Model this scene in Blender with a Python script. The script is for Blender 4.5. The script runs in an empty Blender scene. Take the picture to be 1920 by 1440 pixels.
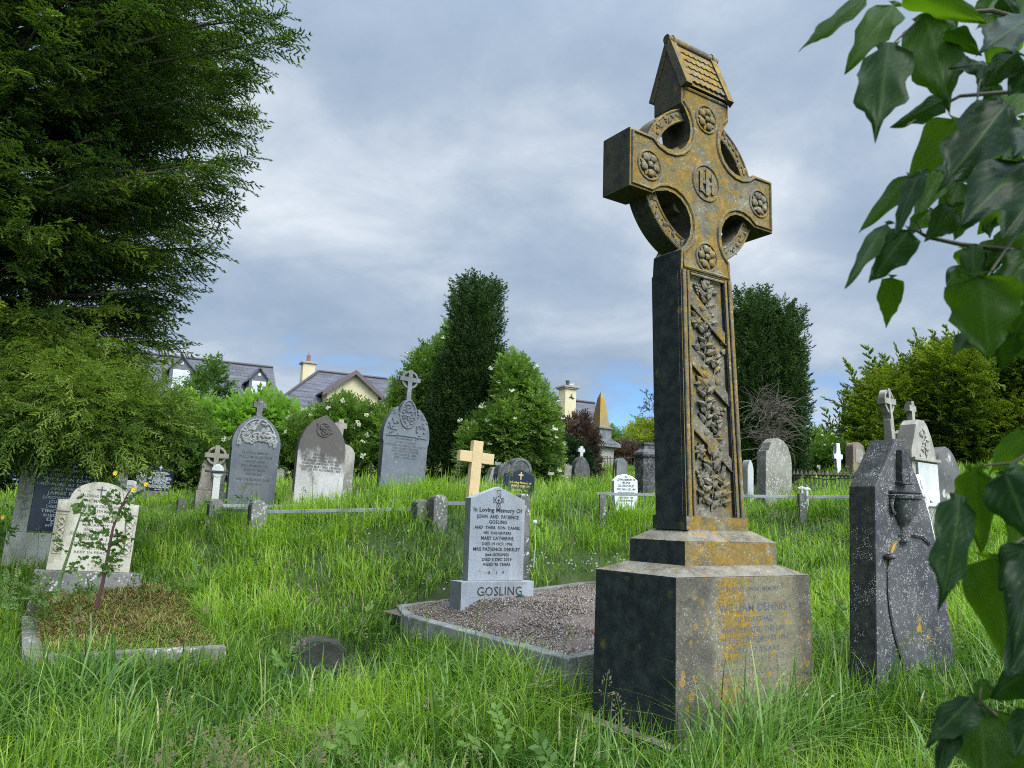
import bpy, bmesh, math, random
import numpy as np
from mathutils import Vector, Matrix
random.seed(7); RNG = np.random.default_rng(7)
S = bpy.context.scene
COL = S.collection
R = math.radians

# ------------------------------------------------------------------ camera
F, PITCH, ROLL = 1500.0, R(9.45), R(1.93)          # focal length in photo pixels, tilt up, roll
EYE = np.array([0.0, 0.0, 1.6])
FW = np.array([0, math.cos(PITCH), math.sin(PITCH)])
_r = np.array([1.0, 0, 0]); _u = np.cross(_r, FW)
RT = math.cos(ROLL) * _r + math.sin(ROLL) * _u
UP = -math.sin(ROLL) * _r + math.cos(ROLL) * _u
cd = bpy.data.cameras.new("camera"); cam = bpy.data.objects.new("camera", cd); COL.objects.link(cam)
cam.matrix_world = Matrix(((RT[0], UP[0], -FW[0], EYE[0]), (RT[1], UP[1], -FW[1], EYE[1]), (RT[2], UP[2], -FW[2], EYE[2]), (0, 0, 0, 1)))
cd.sensor_width = 36; cd.lens = F / 1920 * 36; cd.clip_start = 0.05; cd.clip_end = 3000
cd.dof.use_dof = True; cd.dof.focus_distance = 5.6; cd.dof.aperture_fstop = 9.0
S.camera = cam

# ------------------------------------------------------------------ light, sky, exposure
SUN_DIR = Vector((0.50, -0.62, 0.78)).normalized()       # towards the sun, behind the photographer's right shoulder
sl = bpy.data.lights.new("sun", 'SUN'); sl.energy = 1.3; sl.angle = R(24); sl.color = (1.0, 0.95, 0.86)
so = bpy.data.objects.new("sun", sl); COL.objects.link(so)
so.rotation_euler = SUN_DIR.to_track_quat('Z', 'Y').to_euler()
S.view_settings.view_transform = 'Standard'; S.view_settings.look = 'None'
S.view_settings.exposure = 0.66; S.view_settings.gamma = 1.0
try:
    S.cycles.max_bounces = 5; S.cycles.diffuse_bounces = 3; S.cycles.transmission_bounces = 3; S.cycles.glossy_bounces = 2
    S.cycles.transparent_max_bounces = 4; S.cycles.sample_clamp_indirect = 4
    S.cycles.filter_width = 1.05; S.cycles.use_denoising = False; S.cycles.denoiser = 'OPENIMAGEDENOISE'; S.cycles.denoising_input_passes = 'RGB_ALBEDO_NORMAL'
    S.cycles.caustics_reflective = False; S.cycles.caustics_refractive = False
except Exception:
    pass


class NT:                                                  # small node-tree writer
    def __init__(s, tree): s.t = tree; tree.nodes.clear()
    def n(s, typ, **kw):
        o = s.t.nodes.new(typ)
        for k, v in kw.items():
            if hasattr(o, k): setattr(o, k, v)
        return o
    def put(s, inp, v):
        if isinstance(v, bpy.types.NodeSocket): s.t.links.new(v, inp)
        elif v is not None:
            if hasattr(inp.default_value, '__len__') and not hasattr(v, '__len__'): v = (v,) * len(inp.default_value)
            if hasattr(v, '__len__') and len(inp.default_value) == 4 and len(v) == 3: v = tuple(v) + (1,)
            inp.default_value = v
    def math(s, op, a, b=None, c=None, clamp=False):
        o = s.n('ShaderNodeMath', operation=op, use_clamp=clamp)
        for i, v in enumerate((a, b, c)):
            if v is not None: s.put(o.inputs[i], v)
        return o.outputs[0]
    def vmath(s, op, a, b=None):
        o = s.n('ShaderNodeVectorMath', operation=op); s.put(o.inputs[0], a)
        if b is not None: s.put(o.inputs[1], b)
        return o.outputs[0]
    def mix(s, f, a, b, blend='MIX'):
        o = s.n('ShaderNodeMix', data_type='RGBA', blend_type=blend)
        s.put(o.inputs[0], f); s.put(o.inputs[6], a); s.put(o.inputs[7], b); return o.outputs[2]
    def noise(s, vec, scale, detail=3, rough=.55, dist=0.0, col=False):
        o = s.n('ShaderNodeTexNoise'); s.put(o.inputs['Vector'], vec); s.put(o.inputs['Scale'], scale)
        s.put(o.inputs['Detail'], detail); s.put(o.inputs['Roughness'], rough); s.put(o.inputs['Distortion'], dist)
        return o.outputs['Color' if col else 'Fac']
    def voro(s, vec, scale, feature='F1', out='Distance', rnd=1.0):
        o = s.n('ShaderNodeTexVoronoi', feature=feature); s.put(o.inputs['Vector'], vec); s.put(o.inputs['Scale'], scale)
        s.put(o.inputs['Randomness'], rnd); return o.outputs[out]
    def ramp(s, f, stops, interp='LINEAR'):
        o = s.n('ShaderNodeValToRGB'); o.color_ramp.interpolation = interp; e = o.color_ramp.elements
        while len(e) < len(stops): e.new(0.5)
        for el, (p, c) in zip(e, stops):
            el.position = p; el.color = (c, c, c, 1) if not hasattr(c, '__len__') else tuple(c) + (1,) * (4 - len(c))
        s.put(o.inputs[0], f); return o.outputs[0]
    def step(s, v, a, b):                                    # smooth 0..1 between a and b
        o = s.n('ShaderNodeMapRange', interpolation_type='SMOOTHSTEP'); s.put(o.inputs[0], v)
        s.put(o.inputs[1], a); s.put(o.inputs[2], b); return o.outputs[0]
    def sep(s, v):
        o = s.n('ShaderNodeSeparateXYZ'); s.put(o.inputs[0], v); return o.outputs
    def comb(s, x, y, z):
        o = s.n('ShaderNodeCombineXYZ')
        for i, v in enumerate((x, y, z)): s.put(o.inputs[i], v)
        return o.outputs[0]


W = bpy.data.worlds.new("World"); S.world = W; W.use_nodes = True
w = NT(W.node_tree)
dirv = w.n('ShaderNodeTexCoord').outputs['Generated']
dx, dy, dz = w.sep(dirv)
den = w.math('ADD', w.math('MAXIMUM', dz, 0.0), 0.30)
cl = w.comb(w.math('ADD', w.math('DIVIDE', dx, den), 10.5), w.math('DIVIDE', dy, den), 6.87)
big = w.noise(cl, 1.05, 3, .5, .2)
mid = w.noise(w.vmath('ADD', cl, (3.1, 7.7, 0)), 2.6, 8, .56, .35)
fin = w.noise(w.vmath('ADD', cl, (9.4, 1.2, 2)), 7.5, 6, .6, .2)
cfac = w.math('ADD', w.math('ADD', w.math('MULTIPLY', big, .55), w.math('MULTIPLY', mid, .47)), w.math('MULTIPLY', fin, .10))
ccol = w.ramp(cfac, [(.40, (.245, .335, .465)), (.48, (.290, .378, .502)), (.55, (.350, .435, .550)), (.63, (.485, .555, .645)), (.73, (.73, .78, .835))])
ccol = w.mix(w.step(dz, .0, -.04), ccol, (.30, .37, .46)); up = w.step(dz, .50, .95)                                    # brightness added to unseen sky overhead and towards the sun, to lift shadows
sd = w.n('ShaderNodeVectorMath', operation='DOT_PRODUCT'); w.put(sd.inputs[0], dirv); sd.inputs[1].default_value = SUN_DIR
tow = w.step(sd.outputs['Value'], .2, 1.0)
gain = w.math('ADD', w.math('ADD', 0.78, w.math('MULTIPLY', up, .9)), w.math('MULTIPLY', tow, 2.6))
ccol = w.mix(1.0, ccol, w.comb(gain, gain, gain), 'MULTIPLY')
sky = w.n('ShaderNodeTexSky', sky_type='NISHITA', sun_disc=False)
sky.sun_elevation = math.asin(SUN_DIR.z); sky.sun_rotation = math.atan2(SUN_DIR.x, SUN_DIR.y); sky.air_density = 1.0; sky.dust_density = .6; sky.ozone_density = 2.0
gap = w.math('MULTIPLY', w.step(w.math('ADD', dz, w.math('MULTIPLY', w.math('SUBTRACT', mid, .5), .34)), .175, .105), w.step(dz, .02, .06))
skyc = w.mix(gap, w.mix(1.0, ccol, (10, 10, 10), 'MULTIPLY'), w.mix(1.0, sky.outputs[0], (.62, .85, 1.12), 'MULTIPLY'))
bg = w.n('ShaderNodeBackground'); w.put(bg.inputs[0], skyc); bg.inputs[1].default_value = 0.1
w.t.links.new(bg.outputs[0], w.n('ShaderNodeOutputWorld').inputs[0])

# ------------------------------------------------------------------ placing: photo pixel + distance -> point in the churchyard
def ray(px, py): return FW + (px - 960) / F * RT - (py - 720) / F * UP
def at(px, py, D):
    d = ray(px, py); return EYE + d * (D / d[1])
def on_plane(px, py, p0, nn):
    d = ray(px, py); return EYE + d * (((p0 - EYE) @ nn) / (d @ nn))
def to_px(P_):
    d = P_ - EYE; k = d @ FW; return 960 + F * (d @ RT) / k, 720 - F * (d @ UP) / k
def uvec(yaw): return np.array([math.cos(yaw), math.sin(yaw), 0])
def nvec(yaw): return np.array([math.sin(yaw), -math.cos(yaw), 0])
YAW = R(33.6)                                                # the graves all face the same way

# ground heights measured at the feet of the stones
GP = [(1.04, 5, .14), (.9, 4.2, .06), (0, 4.2, .02), (-1.5, 4.3, .05), (-.06, 7.7, .55), (.46, 6, .28), (-1.04, 7.9, .45), (-1.08, 8.4, .58), (.1, 9.3, .72), (1.3, 10.2, .95), (-4.05, 8, .5), (-3.37, 5.9, .25),
      (-2.34, 6.6, .34), (-5.2, 9.5, .8), (-3.1, 10, 1.18), (-4, 11, 1.36), (-1, 9.6, 1.50), (-.6, 9.3, 1.40), (-1.2, 9.0, 1.15), (-4.1, 13, 1.52), (-2.9, 12.5, 1.56), (-1.84, 14, 1.90), (-5.2, 14, 1.6),
      (-7.4, 17, 1.7), (-.4, 10.5, 1.68), (.2, 12, 1.82), (.2, 15, 2.1), (1.8, 20, 2.5), (3.2, 28, 3.4), (1.74, 12, 1.74), (2.4, 14, 1.9), (3.98, 12, 1.85), (5.9, 15, 2.15),
      (9, 22, 3.15), (2.5, 5.6, .4), (4.8, 10, 1.65), (4.6, 8.8, 1.35), (5.8, 10.5, 1.8), (15, 25, 4.1), (-3.8, 18, 2.2), (-.85, 20, 2.35), (5.5, 17, 2.5),
      (0, 0, -.05), (-4, 0, -.05), (4, 0, .15), (-3, 3, .0), (2.3, 3.2, .12), (8, 3, .6), (-9, 5, .2), (-20, 8, .3), (-14, 20, 1.6), (-30, 40, 2.2), (0, 40, 3.6), (30, 40, 5.2), (30, 15, 3.6),
      (14, 10, 2.4), (0, -12, -.6), (-25, -10, -.6), (25, -10, .8), (60, 70, 5.5), (-60, 70, 2.4), (0, 75, 4.0)]
GP = np.array(GP)
def _k(d2): return np.where(d2 > 0, .5 * d2 * np.log(d2 + 1e-12), 0)
_A = _k(((GP[:, None, :2] - GP[None, :, :2]) ** 2).sum(-1)) + np.eye(len(GP)) * .25
_P = np.c_[np.ones(len(GP)), GP[:, :2]]
_M = np.block([[_A, _P], [_P.T, np.zeros((3, 3))]])
_W = np.linalg.solve(_M, np.r_[GP[:, 2], np.zeros(3)])
def gz(x, y):
    x = np.atleast_1d(np.asarray(x, float)); y = np.atleast_1d(np.asarray(y, float))
    xc = np.clip(x, -60, 60); yc = np.clip(y, -12, 75)
    d2 = (xc[..., None] - GP[:, 0]) ** 2 + (yc[..., None] - GP[:, 1]) ** 2
    z = _k(d2) @ _W[:-3] + _W[-3] + _W[-2] * xc + _W[-1] * yc
    return z + .04 * np.sin(x * 1.7 + .6 * y) * np.cos(y * 1.3 - .4 * x)
def g1(x, y): return float(gz(x, y)[0])

# ------------------------------------------------------------------ objects
def tag(o, label=None, cat=None, group=None, kind=None):
    for k, v in (('label', label), ('category', cat), ('group', group), ('kind', kind)):
        if v: o[k] = v
    return o
def thing(name, label, cat, loc=(0, 0, 0), yaw=0.0, group=None, lean=(0, 0)):
    o = bpy.data.objects.new(name, None); COL.objects.link(o); o.empty_display_size = .1
    o.location = tuple(loc); o.rotation_euler = (lean[0], lean[1], yaw)
    return tag(o, label, cat, group)
def link(name, me, mat=None, parent=None, smooth=False):
    o = bpy.data.objects.new(name, me); COL.objects.link(o)
    if mat: me.materials.append(mat)
    if parent: o.parent = parent
    if smooth: me.polygons.foreach_set('use_smooth', np.ones(len(me.polygons), bool))
    return o
def copy_tree(o, parent=None):
    c = o.copy(); COL.objects.link(c)
    if parent: c.parent = parent; c.matrix_parent_inverse = o.matrix_parent_inverse
    for ch in list(o.children): copy_tree(ch, c)
    return c
def np_mesh(name, V, T, mat=None, parent=None, smooth=False, **attrs):
    V = np.asarray(V, np.float32); T = np.asarray(T, np.int32)
    me = bpy.data.meshes.new(name); me.vertices.add(len(V)); me.vertices.foreach_set('co', V.ravel())
    k = T.shape[1]
    me.loops.add(T.size); me.loops.foreach_set('vertex_index', T.ravel())
    me.polygons.add(len(T)); me.polygons.foreach_set('loop_start', np.arange(0, T.size, k, dtype=np.int32))
    me.polygons.foreach_set('loop_total', np.full(len(T), k, np.int32))
    for nm, a in attrs.items():
        at_ = me.attributes.new(nm, 'FLOAT', 'POINT'); at_.data.foreach_set('value', np.asarray(a, np.float32))
    me.update(calc_edges=True)
    return link(name, me, mat, parent, smooth)

class MB:                                                    # collects shapes of ONE object
    def __init__(s): s.b = bmesh.new()
    def face(s, pts): return s.b.faces.new([s.b.verts.new(p) for p in pts])
    def box(s, x0, x1, y0, y1, z0, z1, top=None, bev=0.0):
        """box; top=(x0,x1,y0,y1) tapers the upper face"""
        t = top or (x0, x1, y0, y1)
        v = [s.b.verts.new(p) for p in ((x0, y0, z0), (x1, y0, z0), (x1, y1, z0), (x0, y1, z0), (t[0], t[2], z1), (t[1], t[2], z1), (t[1], t[3], z1), (t[0], t[3], z1))]
        fs = [s.b.faces.new([v[i] for i in q]) for q in ((3, 2, 1, 0), (4, 5, 6, 7), (0, 1, 5, 4), (1, 2, 6, 5), (2, 3, 7, 6), (3, 0, 4, 7))]
        if bev: bmesh.ops.bevel(s.b, geom=list({e for f in fs for e in f.edges}), offset=bev, segments=2, affect='EDGES', profile=.6)
        return s
    def prism(s, pts, y0, y1, bev=0.0, mtx=None):
        """outline in x,z (counter-clockwise seen from -y) given thickness y0..y1"""
        a = [s.b.verts.new((x, y0, z)) for x, z in pts]; c = [s.b.verts.new((x, y1, z)) for x, z in pts]
        n = len(pts); f1 = s.b.faces.new(a); f2 = s.b.faces.new(c[::-1])
        for i in range(n): s.b.faces.new((a[(i + 1) % n], a[i], c[i], c[(i + 1) % n]))
        if bev: bmesh.ops.bevel(s.b, geom=list(f1.edges) + list(f2.edges), offset=bev, segments=2, affect='EDGES', profile=.6, clamp_overlap=True)
        return s
    def tube(s, pts, r, n=8, closed=False, cap=True):
        pts = [Vector(p) for p in pts]; m = len(pts); rr = r if hasattr(r, '__len__') else [r] * m; rings = []
        ref = None
        for i, p in enumerate(pts):
            if closed: t = pts[(i + 1) % m] - pts[i - 1]
            else: t = pts[min(i + 1, m - 1)] - pts[max(i - 1, 0)]
            t.normalize()
            if ref is None: ref = Vector((0, 0, 1)) if abs(t.z) < .9 else Vector((1, 0, 0))
            a = t.cross(ref).normalized(); b_ = a.cross(t).normalized(); ref = b_
            rings.append([s.b.verts.new(p + (a * math.cos(2 * math.pi * k / n) + b_ * math.sin(2 * math.pi * k / n)) * rr[i]) for k in range(n)])
        for i in range(m if closed else m - 1):
            A, B = rings[i], rings[(i + 1) % m]
            for k in range(n): s.b.faces.new((A[k], A[(k + 1) % n], B[(k + 1) % n], B[k]))
        if cap and not closed: s.b.faces.new(rings[0][::-1]); s.b.faces.new(rings[-1])
        return s
    def lathe(s, prof, n=24, c=(0, 0, 0)):
        rings = [[s.b.verts.new((c[0] + r * math.cos(2 * math.pi * k / n), c[1] + r * math.sin(2 * math.pi * k / n), c[2] + z)) for k in range(n)] for r, z in prof]
        for A, B in zip(rings, rings[1:]):
            for k in range(n): s.b.faces.new((A[k], A[(k + 1) % n], B[(k + 1) % n], B[k]))
        s.b.faces.new(rings[0][::-1]); s.b.faces.new(rings[-1]); return s
    def ball(s, c, r, sub=2, sc=(1, 1, 1)):
        g = bmesh.ops.create_icosphere(s.b, subdivisions=sub, radius=r)
        for v in g['verts']: v.co = Vector((c[0] + v.co.x * sc[0], c[1] + v.co.y * sc[1], c[2] + v.co.z * sc[2]))
        return s
    def leaf(s, c, ang, L, wd, h, y=0.0, depth=None):
        """carved leaf lying on a stone face: raised midrib, pointed ends, centre c=(x,z)"""
        ca, sa = math.cos(ang), math.sin(ang)
        o = [(0, 0), (.28, .5), (.6, .42), (1, 0), (.6, -.42), (.28, -.5)]
        P = lambda q, yy: (c[0] + L * q[0] * ca - wd * q[1] * sa, yy, c[1] + L * q[0] * sa + wd * q[1] * ca)
        rim = [s.b.verts.new(P(q, y)) for q in o]; edge = [s.b.verts.new(P((.5 + (q[0] - .5) * .93, q[1] * .9), y - h * .55)) for q in o]
        m1, m2 = s.b.verts.new(P((.3, 0), y - h)), s.b.verts.new(P((.7, 0), y - h * .9))
        for i in range(6): s.b.faces.new((rim[(i + 1) % 6], rim[i], edge[i], edge[(i + 1) % 6]))
        for q in ((edge[0], m1, edge[1]), (edge[1], m1, m2, edge[2]), (edge[2], m2, edge[3]), (edge[3], m2, edge[4]), (edge[4], m2, m1, edge[5]), (edge[5], m1, edge[0])): s.b.faces.new(q[::-1])
        return s
    def add(s, V, Fc, M_=None):
        vs = [s.b.verts.new(M_ @ Vector(v) if M_ else v) for v in V]
        for f in Fc:
            try: s.b.faces.new([vs[i] for i in f])
            except ValueError: pass
        return s
    def build(s, name, mat=None, parent=None, smooth=False, fix=True):
        if fix: bmesh.ops.recalc_face_normals(s.b, faces=s.b.faces)
        me = bpy.data.meshes.new(name); s.b.to_mesh(me); s.b.free()
        o = link(name, me, mat, parent)
        if smooth:
            me.polygons.foreach_set('use_smooth', np.ones(len(me.polygons), bool))
            try: me.set_sharp_from_angle(angle=R(38))
            except Exception: pass
        return o

def text_mb(lines, cx=0.0, y=-.002, ext=.0015, bold=0.0, slant=0.0, mono=None):
    """lettering in the x,z plane; lines = (words, height of baseline, letter height, optional width)"""
    mb = MB()
    for ln in lines:
        words, z, h = ln[:3]; wmax = ln[3] if len(ln) > 3 else None
        cu = bpy.data.curves.new('t', 'FONT'); cu.body = words; cu.size = h / .70; cu.align_x = 'CENTER'; cu.extrude = ext
        cu.offset = bold * h; cu.shear = slant; cu.resolution_u = 2; cu.space_character = 1.05
        o = bpy.data.objects.new('t', cu); me = o.to_mesh()
        V = np.array([v.co for v in me.vertices]) if len(me.vertices) else np.zeros((0, 3))
        fs = [tuple(p.vertices) for p in me.polygons]
        if len(V):
            c = (V[:, 0].min() + V[:, 0].max()) / 2; sx = 1.0
            if wmax: sx = wmax / max(1e-6, V[:, 0].max() - V[:, 0].min())
            mb.add([((v[0] - c) * sx + cx, y - v[2], v[1] + z) for v in V], fs)
        o.to_mesh_clear(); bpy.data.objects.remove(o); bpy.data.curves.remove(cu)
    return mb

# ------------------------------------------------------------------ materials
def mat(name):
    m = bpy.data.materials.new(name); m.use_nodes = True
    t = NT(m.node_tree); b = t.n('ShaderNodeBsdfPrincipled'); o = t.n('ShaderNodeOutputMaterial'); t.t.links.new(b.outputs[0], o.inputs[0])
    t.b = b; t.out = o; return m, t
def objco(t, k=31.0):
    tc = t.n('ShaderNodeTexCoord'); oi = t.n('ShaderNodeObjectInfo')
    sh = t.math('MULTIPLY', oi.outputs['Random'], k)
    return t.vmath('ADD', tc.outputs['Object'], t.comb(sh, sh, sh)), tc
def bump(t, h, strength=.4, dist=.01):
    o = t.n('ShaderNodeBump'); o.inputs['Strength'].default_value = strength; o.inputs['Distance'].default_value = dist
    t.put(o.inputs['Height'], h); t.t.links.new(o.outputs[0], t.b.inputs['Normal'])
def stone(name, c1, c2, stain=None, spots=(), scale=1.0, rough=.9, bs=.5, streak=None, speck=.0, left_shade=.72, top=None):
    """weathered stone: two mottled colours, dark stain patches, lichen spots (colour, scale, amount)"""
    m, t = mat(name); co, tc = objco(t)
    c = t.mix(t.step(t.noise(co, 2.6 * scale, 6, .62), .35, .65), c1, c2)
    g = t.noise(co, 55 * scale, 3, .7)
    c = t.mix(t.math('MULTIPLY', t.step(g, .45, .75), .5), c, [min(1, v * 1.7) for v in c1])
    if stain: c = t.mix(t.math('MULTIPLY', t.step(t.noise(t.vmath('MULTIPLY', co, (1, 1, .55)), 1.7 * scale, 7, .66, .4), stain[1], stain[1] + .16), stain[2]), c, stain[0])
    if streak: c = t.mix(t.math('MULTIPLY', t.step(t.noise(t.vmath('MULTIPLY', co, (1, 1, .07)), 9 * scale, 4, .6), .5, .75), streak[1]), c, streak[0])
    for col, sc, am in spots:
        d = t.voro(t.vmath('ADD', co, t.vmath('MULTIPLY', t.noise(co, sc * 2.2, 2, .5, col=True), (.6 / sc,) * 3)), sc)
        keep = t.step(t.noise(co, sc * .32, 3, .6), .62 - am, .70 - am)
        c = t.mix(t.math('MULTIPLY', t.math('MULTIPLY', t.step(d, .42, .30), keep), .92), c, col)
    if top:
        zz = t.sep(tc.outputs['Object'])[2]; c = t.mix(t.math('MULTIPLY', t.step(t.math('ADD', zz, t.math('MULTIPLY', t.noise(t.vmath('MULTIPLY', co, (1, 1, .55)), 4.5, 8, .7), top[3])), top[1], top[2]), top[4]), c, top[0])
    if left_shade:  # left faces go near-black: shade put into the colour, mottled like algae
        nx_ = t.sep(tc.outputs['Normal'])[0]; c = t.mix(t.math('MULTIPLY', t.step(t.math('ADD', t.math('MULTIPLY', nx_, -1), t.math('MULTIPLY', t.math('SUBTRACT', g, .5), .4)), .55, .9), left_shade), c, t.mix(t.step(t.noise(co, 16, 5, .7), .35, .7), (.012, .016, .014), (.04, .045, .035)))
    if speck:
        d = t.voro(co, 110); c = t.mix(t.math('MULTIPLY', t.step(d, .30, .2), t.step(t.noise(co, 9, 3, .6), .62 - speck, .72 - speck)), c, (.62, .62, .58))
    t.put(t.b.inputs['Base Color'], c); t.b.inputs['Roughness'].default_value = rough
    t.b.inputs['Specular IOR Level'].default_value = .25
    bump(t, t.math('ADD', g, t.math('MULTIPLY', t.noise(co, 12 * scale, 5, .65), 1.4)), bs, .008)
    return m
def plain(name, c1, c2=None, rough=.6, sc=20, metal=0.0, bs=.15):
    m, t = mat(name); co, tc = objco(t)
    t.put(t.b.inputs['Base Color'], t.mix(t.step(t.noise(co, sc, 5, .6), .35, .65), c1, c2 or [v * .75 for v in c1]))
    t.b.inputs['Roughness'].default_value = rough; t.b.inputs['Metallic'].default_value = metal
    bump(t, t.noise(co, sc * 3, 4, .6), bs, .004); return m
def leafmat(name, stops, transl=.35, rough=.55, spec=.3, tr_col=(.55, .8, .1)):
    m, t = mat(name)
    a = t.n('ShaderNodeAttribute', attribute_name='tint').outputs['Fac']
    c = t.ramp(a, stops)
    t.put(t.b.inputs['Base Color'], c); t.b.inputs['Roughness'].default_value = rough; t.b.inputs['Specular IOR Level'].default_value = spec
    tr = t.n('ShaderNodeBsdfTranslucent'); t.put(tr.inputs[0], t.mix(.55, c, t.mix(1.0, c, [v * 2.2 for v in tr_col], 'MULTIPLY')))
    mx = t.n('ShaderNodeMixShader'); mx.inputs[0].default_value = transl
    t.t.links.new(t.b.outputs[0], mx.inputs[1]); t.t.links.new(tr.outputs[0], mx.inputs[2]); t.t.links.new(mx.outputs[0], t.out.inputs[0])
    return m

def cross_stone(name, lichen=1.0, inscr=False):
    """limestone of the big cross: ochre lichen on the sunny front, algae and painted shade on the left side, white specks"""
    m, t = mat(name); co, tc = objco(t, 0.0)
    nx, ny, nz = t.sep(tc.outputs['Normal'])
    pos = tc.outputs['Object']; X, Yc, Z = t.sep(pos)
    base = t.mix(t.step(t.noise(co, 5, 6, .65), .36, .66), (.120, .104, .076), (.25, .215, .145))
    base = t.mix(t.math('MULTIPLY', t.step(t.noise(co, 60, 3, .7), .5, .72), .55), base, (.36, .33, .27))
    base = t.mix(t.math('MULTIPLY', t.step(t.noise(t.vmath('ADD', co, (4, 4, 4)), 9, 6, .7), .52, .66), .7), base, (.066, .062, .056))
    n1 = t.noise(t.vmath('ADD', co, (2.3, 0, 5)), 4.6, 8, .72, .3); n2 = t.noise(co, 19, 4, .7)
    lf = t.math('ADD', n1, t.math('MULTIPLY', t.math('SUBTRACT', n2, .5), .35))
    och = t.mix(t.step(t.noise(co, 26, 3, .6), .35, .65), (.215, .130, .022), (.33, .195, .028))
    och = t.mix(t.step(t.noise(co, 8, 4, .6), .45, .62), och, (.20, .150, .05))
    if inscr:                                                # the die: lichen keeps to the lettered field
        fld = t.math('MULTIPLY', t.math('MULTIPLY', t.step(X, -.40, -.22), t.step(X, .58, .36)), t.step(Z, .08, .25))
        base = t.mix(t.math('MULTIPLY', t.math('SUBTRACT', 1, fld), .5), base, (.07, .066, .058))
        base = t.mix(t.math('MULTIPLY', fld, t.step(t.noise(co, 30, 4, .7), .25, .6)), base, (.225, .20, .125))
        thr = t.math('SUBTRACT', .70, t.math('MULTIPLY', t.math('MULTIPLY', fld, t.step(X, .40, -.15)), .27))
    else:
        thr = .435 + .13 * (1 - lichen)
    lm = t.step(t.math('SUBTRACT', lf, thr), -.02, .045)
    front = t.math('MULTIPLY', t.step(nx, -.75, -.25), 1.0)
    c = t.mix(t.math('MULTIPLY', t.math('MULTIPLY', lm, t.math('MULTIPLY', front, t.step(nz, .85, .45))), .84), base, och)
    wv = t.vmath('ADD', co, t.vmath('MULTIPLY', t.noise(co, 40, 2, .5, col=True), (.03,) * 3))
    rs = t.voro(wv, 15); rc = t.math('MULTIPLY', t.step(rs, .40, .31), t.step(t.noise(t.vmath('ADD', co, (7, 1, 3)), 3.5, 4, .6), .50, .60)); rc = t.math('MULTIPLY', rc, front)
    c = t.mix(t.math('MULTIPLY', rc, .85), c, t.mix(t.step(rs, .30, .12), (.38, .22, .03), (.26, .165, .035)))
    wd = t.voro(wv, 38); c = t.mix(t.math('MULTIPLY', t.math('MULTIPLY', t.step(wd, .34, .2), t.step(t.noise(co, 5, 5, .65), .50, .64)), .8), c, (.40, .39, .345))
    wd = t.voro(wv, 80); c = t.mix(t.math('MULTIPLY', t.math('MULTIPLY', t.step(wd, .30, .2), t.step(t.noise(t.vmath('ADD', co, (2, 5, 1)), 7, 4, .6), .48, .62)), .8), c, (.44, .43, .385))
    up_ = t.step(nz, .5, .9)
    c = t.mix(t.math('MULTIPLY', up_, t.math('MULTIPLY', t.step(t.noise(co, 9, 5, .6), .4, .6), .7)), c, (.26, .245, .21))
    alg_shade = t.mix(t.step(t.noise(co, 11, 6, .7), .35, .7), (.010, .015, .016), (.032, .040, .034))
    alg_shade = t.mix(t.math('MULTIPLY', t.step(Z, 3.0, 3.7), t.step(t.noise(co, 6, 5, .7), .3, .6)), alg_shade, (.050, .045, .030)); spot = t.voro(t.vmath('ADD', co, t.vmath('MULTIPLY', t.noise(co, 30, 2, .5, col=True), (.03,) * 3)), 7.5)
    alg_shade = t.mix(t.math('MULTIPLY', t.step(spot, .32, .22), t.step(t.noise(co, 2.2, 3, .6), .5, .62)), alg_shade, (.11, .095, .025))
    c = t.mix(t.step(t.math('ADD', t.math('MULTIPLY', nx, -1), t.math('MULTIPLY', t.math('SUBTRACT', n2, .5), .5)), .60, .95), c, alg_shade)  # left faces: dark algae together with shade painted into the colour
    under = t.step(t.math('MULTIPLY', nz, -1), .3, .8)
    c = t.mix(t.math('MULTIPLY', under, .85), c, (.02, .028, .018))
    t.put(t.b.inputs['Base Color'], c); t.b.inputs['Roughness'].default_value = .92; t.b.inputs['Specular IOR Level'].default_value = .2
    bump(t, t.math('ADD', t.noise(co, 70, 4, .7), t.math('ADD', t.math('MULTIPLY', t.noise(co, 14, 5, .65), 1.5), t.math('MULTIPLY', lm, .4))), .65, .008)
    return m

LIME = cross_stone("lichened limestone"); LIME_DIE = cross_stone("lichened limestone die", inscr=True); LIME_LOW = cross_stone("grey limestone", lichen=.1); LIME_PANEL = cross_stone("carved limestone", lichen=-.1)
OCH = (.42, .24, .03)
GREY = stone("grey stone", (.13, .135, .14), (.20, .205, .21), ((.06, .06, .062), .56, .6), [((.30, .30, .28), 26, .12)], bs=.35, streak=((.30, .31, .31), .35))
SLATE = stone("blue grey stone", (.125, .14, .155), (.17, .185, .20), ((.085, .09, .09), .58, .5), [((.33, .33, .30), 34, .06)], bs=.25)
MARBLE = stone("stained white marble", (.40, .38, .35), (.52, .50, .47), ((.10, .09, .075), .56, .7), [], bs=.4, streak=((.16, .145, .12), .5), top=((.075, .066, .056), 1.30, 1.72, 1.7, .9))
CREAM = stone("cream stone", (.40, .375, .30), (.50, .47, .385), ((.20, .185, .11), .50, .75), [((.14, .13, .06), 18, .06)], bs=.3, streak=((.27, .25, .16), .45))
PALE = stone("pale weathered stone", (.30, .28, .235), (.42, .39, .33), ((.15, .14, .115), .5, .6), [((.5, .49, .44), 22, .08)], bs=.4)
DARKLICH = stone("dark stone with white lichen", (.062, .062, .066), (.105, .103, .103), ((.034, .034, .037), .5, .7), [(OCH, 7, .02), ((.36, .35, .32), 75, .12)], bs=.55, speck=.12, left_shade=.95)
POSTST = stone("mossy post stone", (.12, .12, .11), (.20, .195, .175), ((.05, .06, .035), .48, .7), [((.5, .5, .46), 30, .12), ((.15, .18, .08), 12, .06)], bs=.6, speck=.06)
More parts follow.
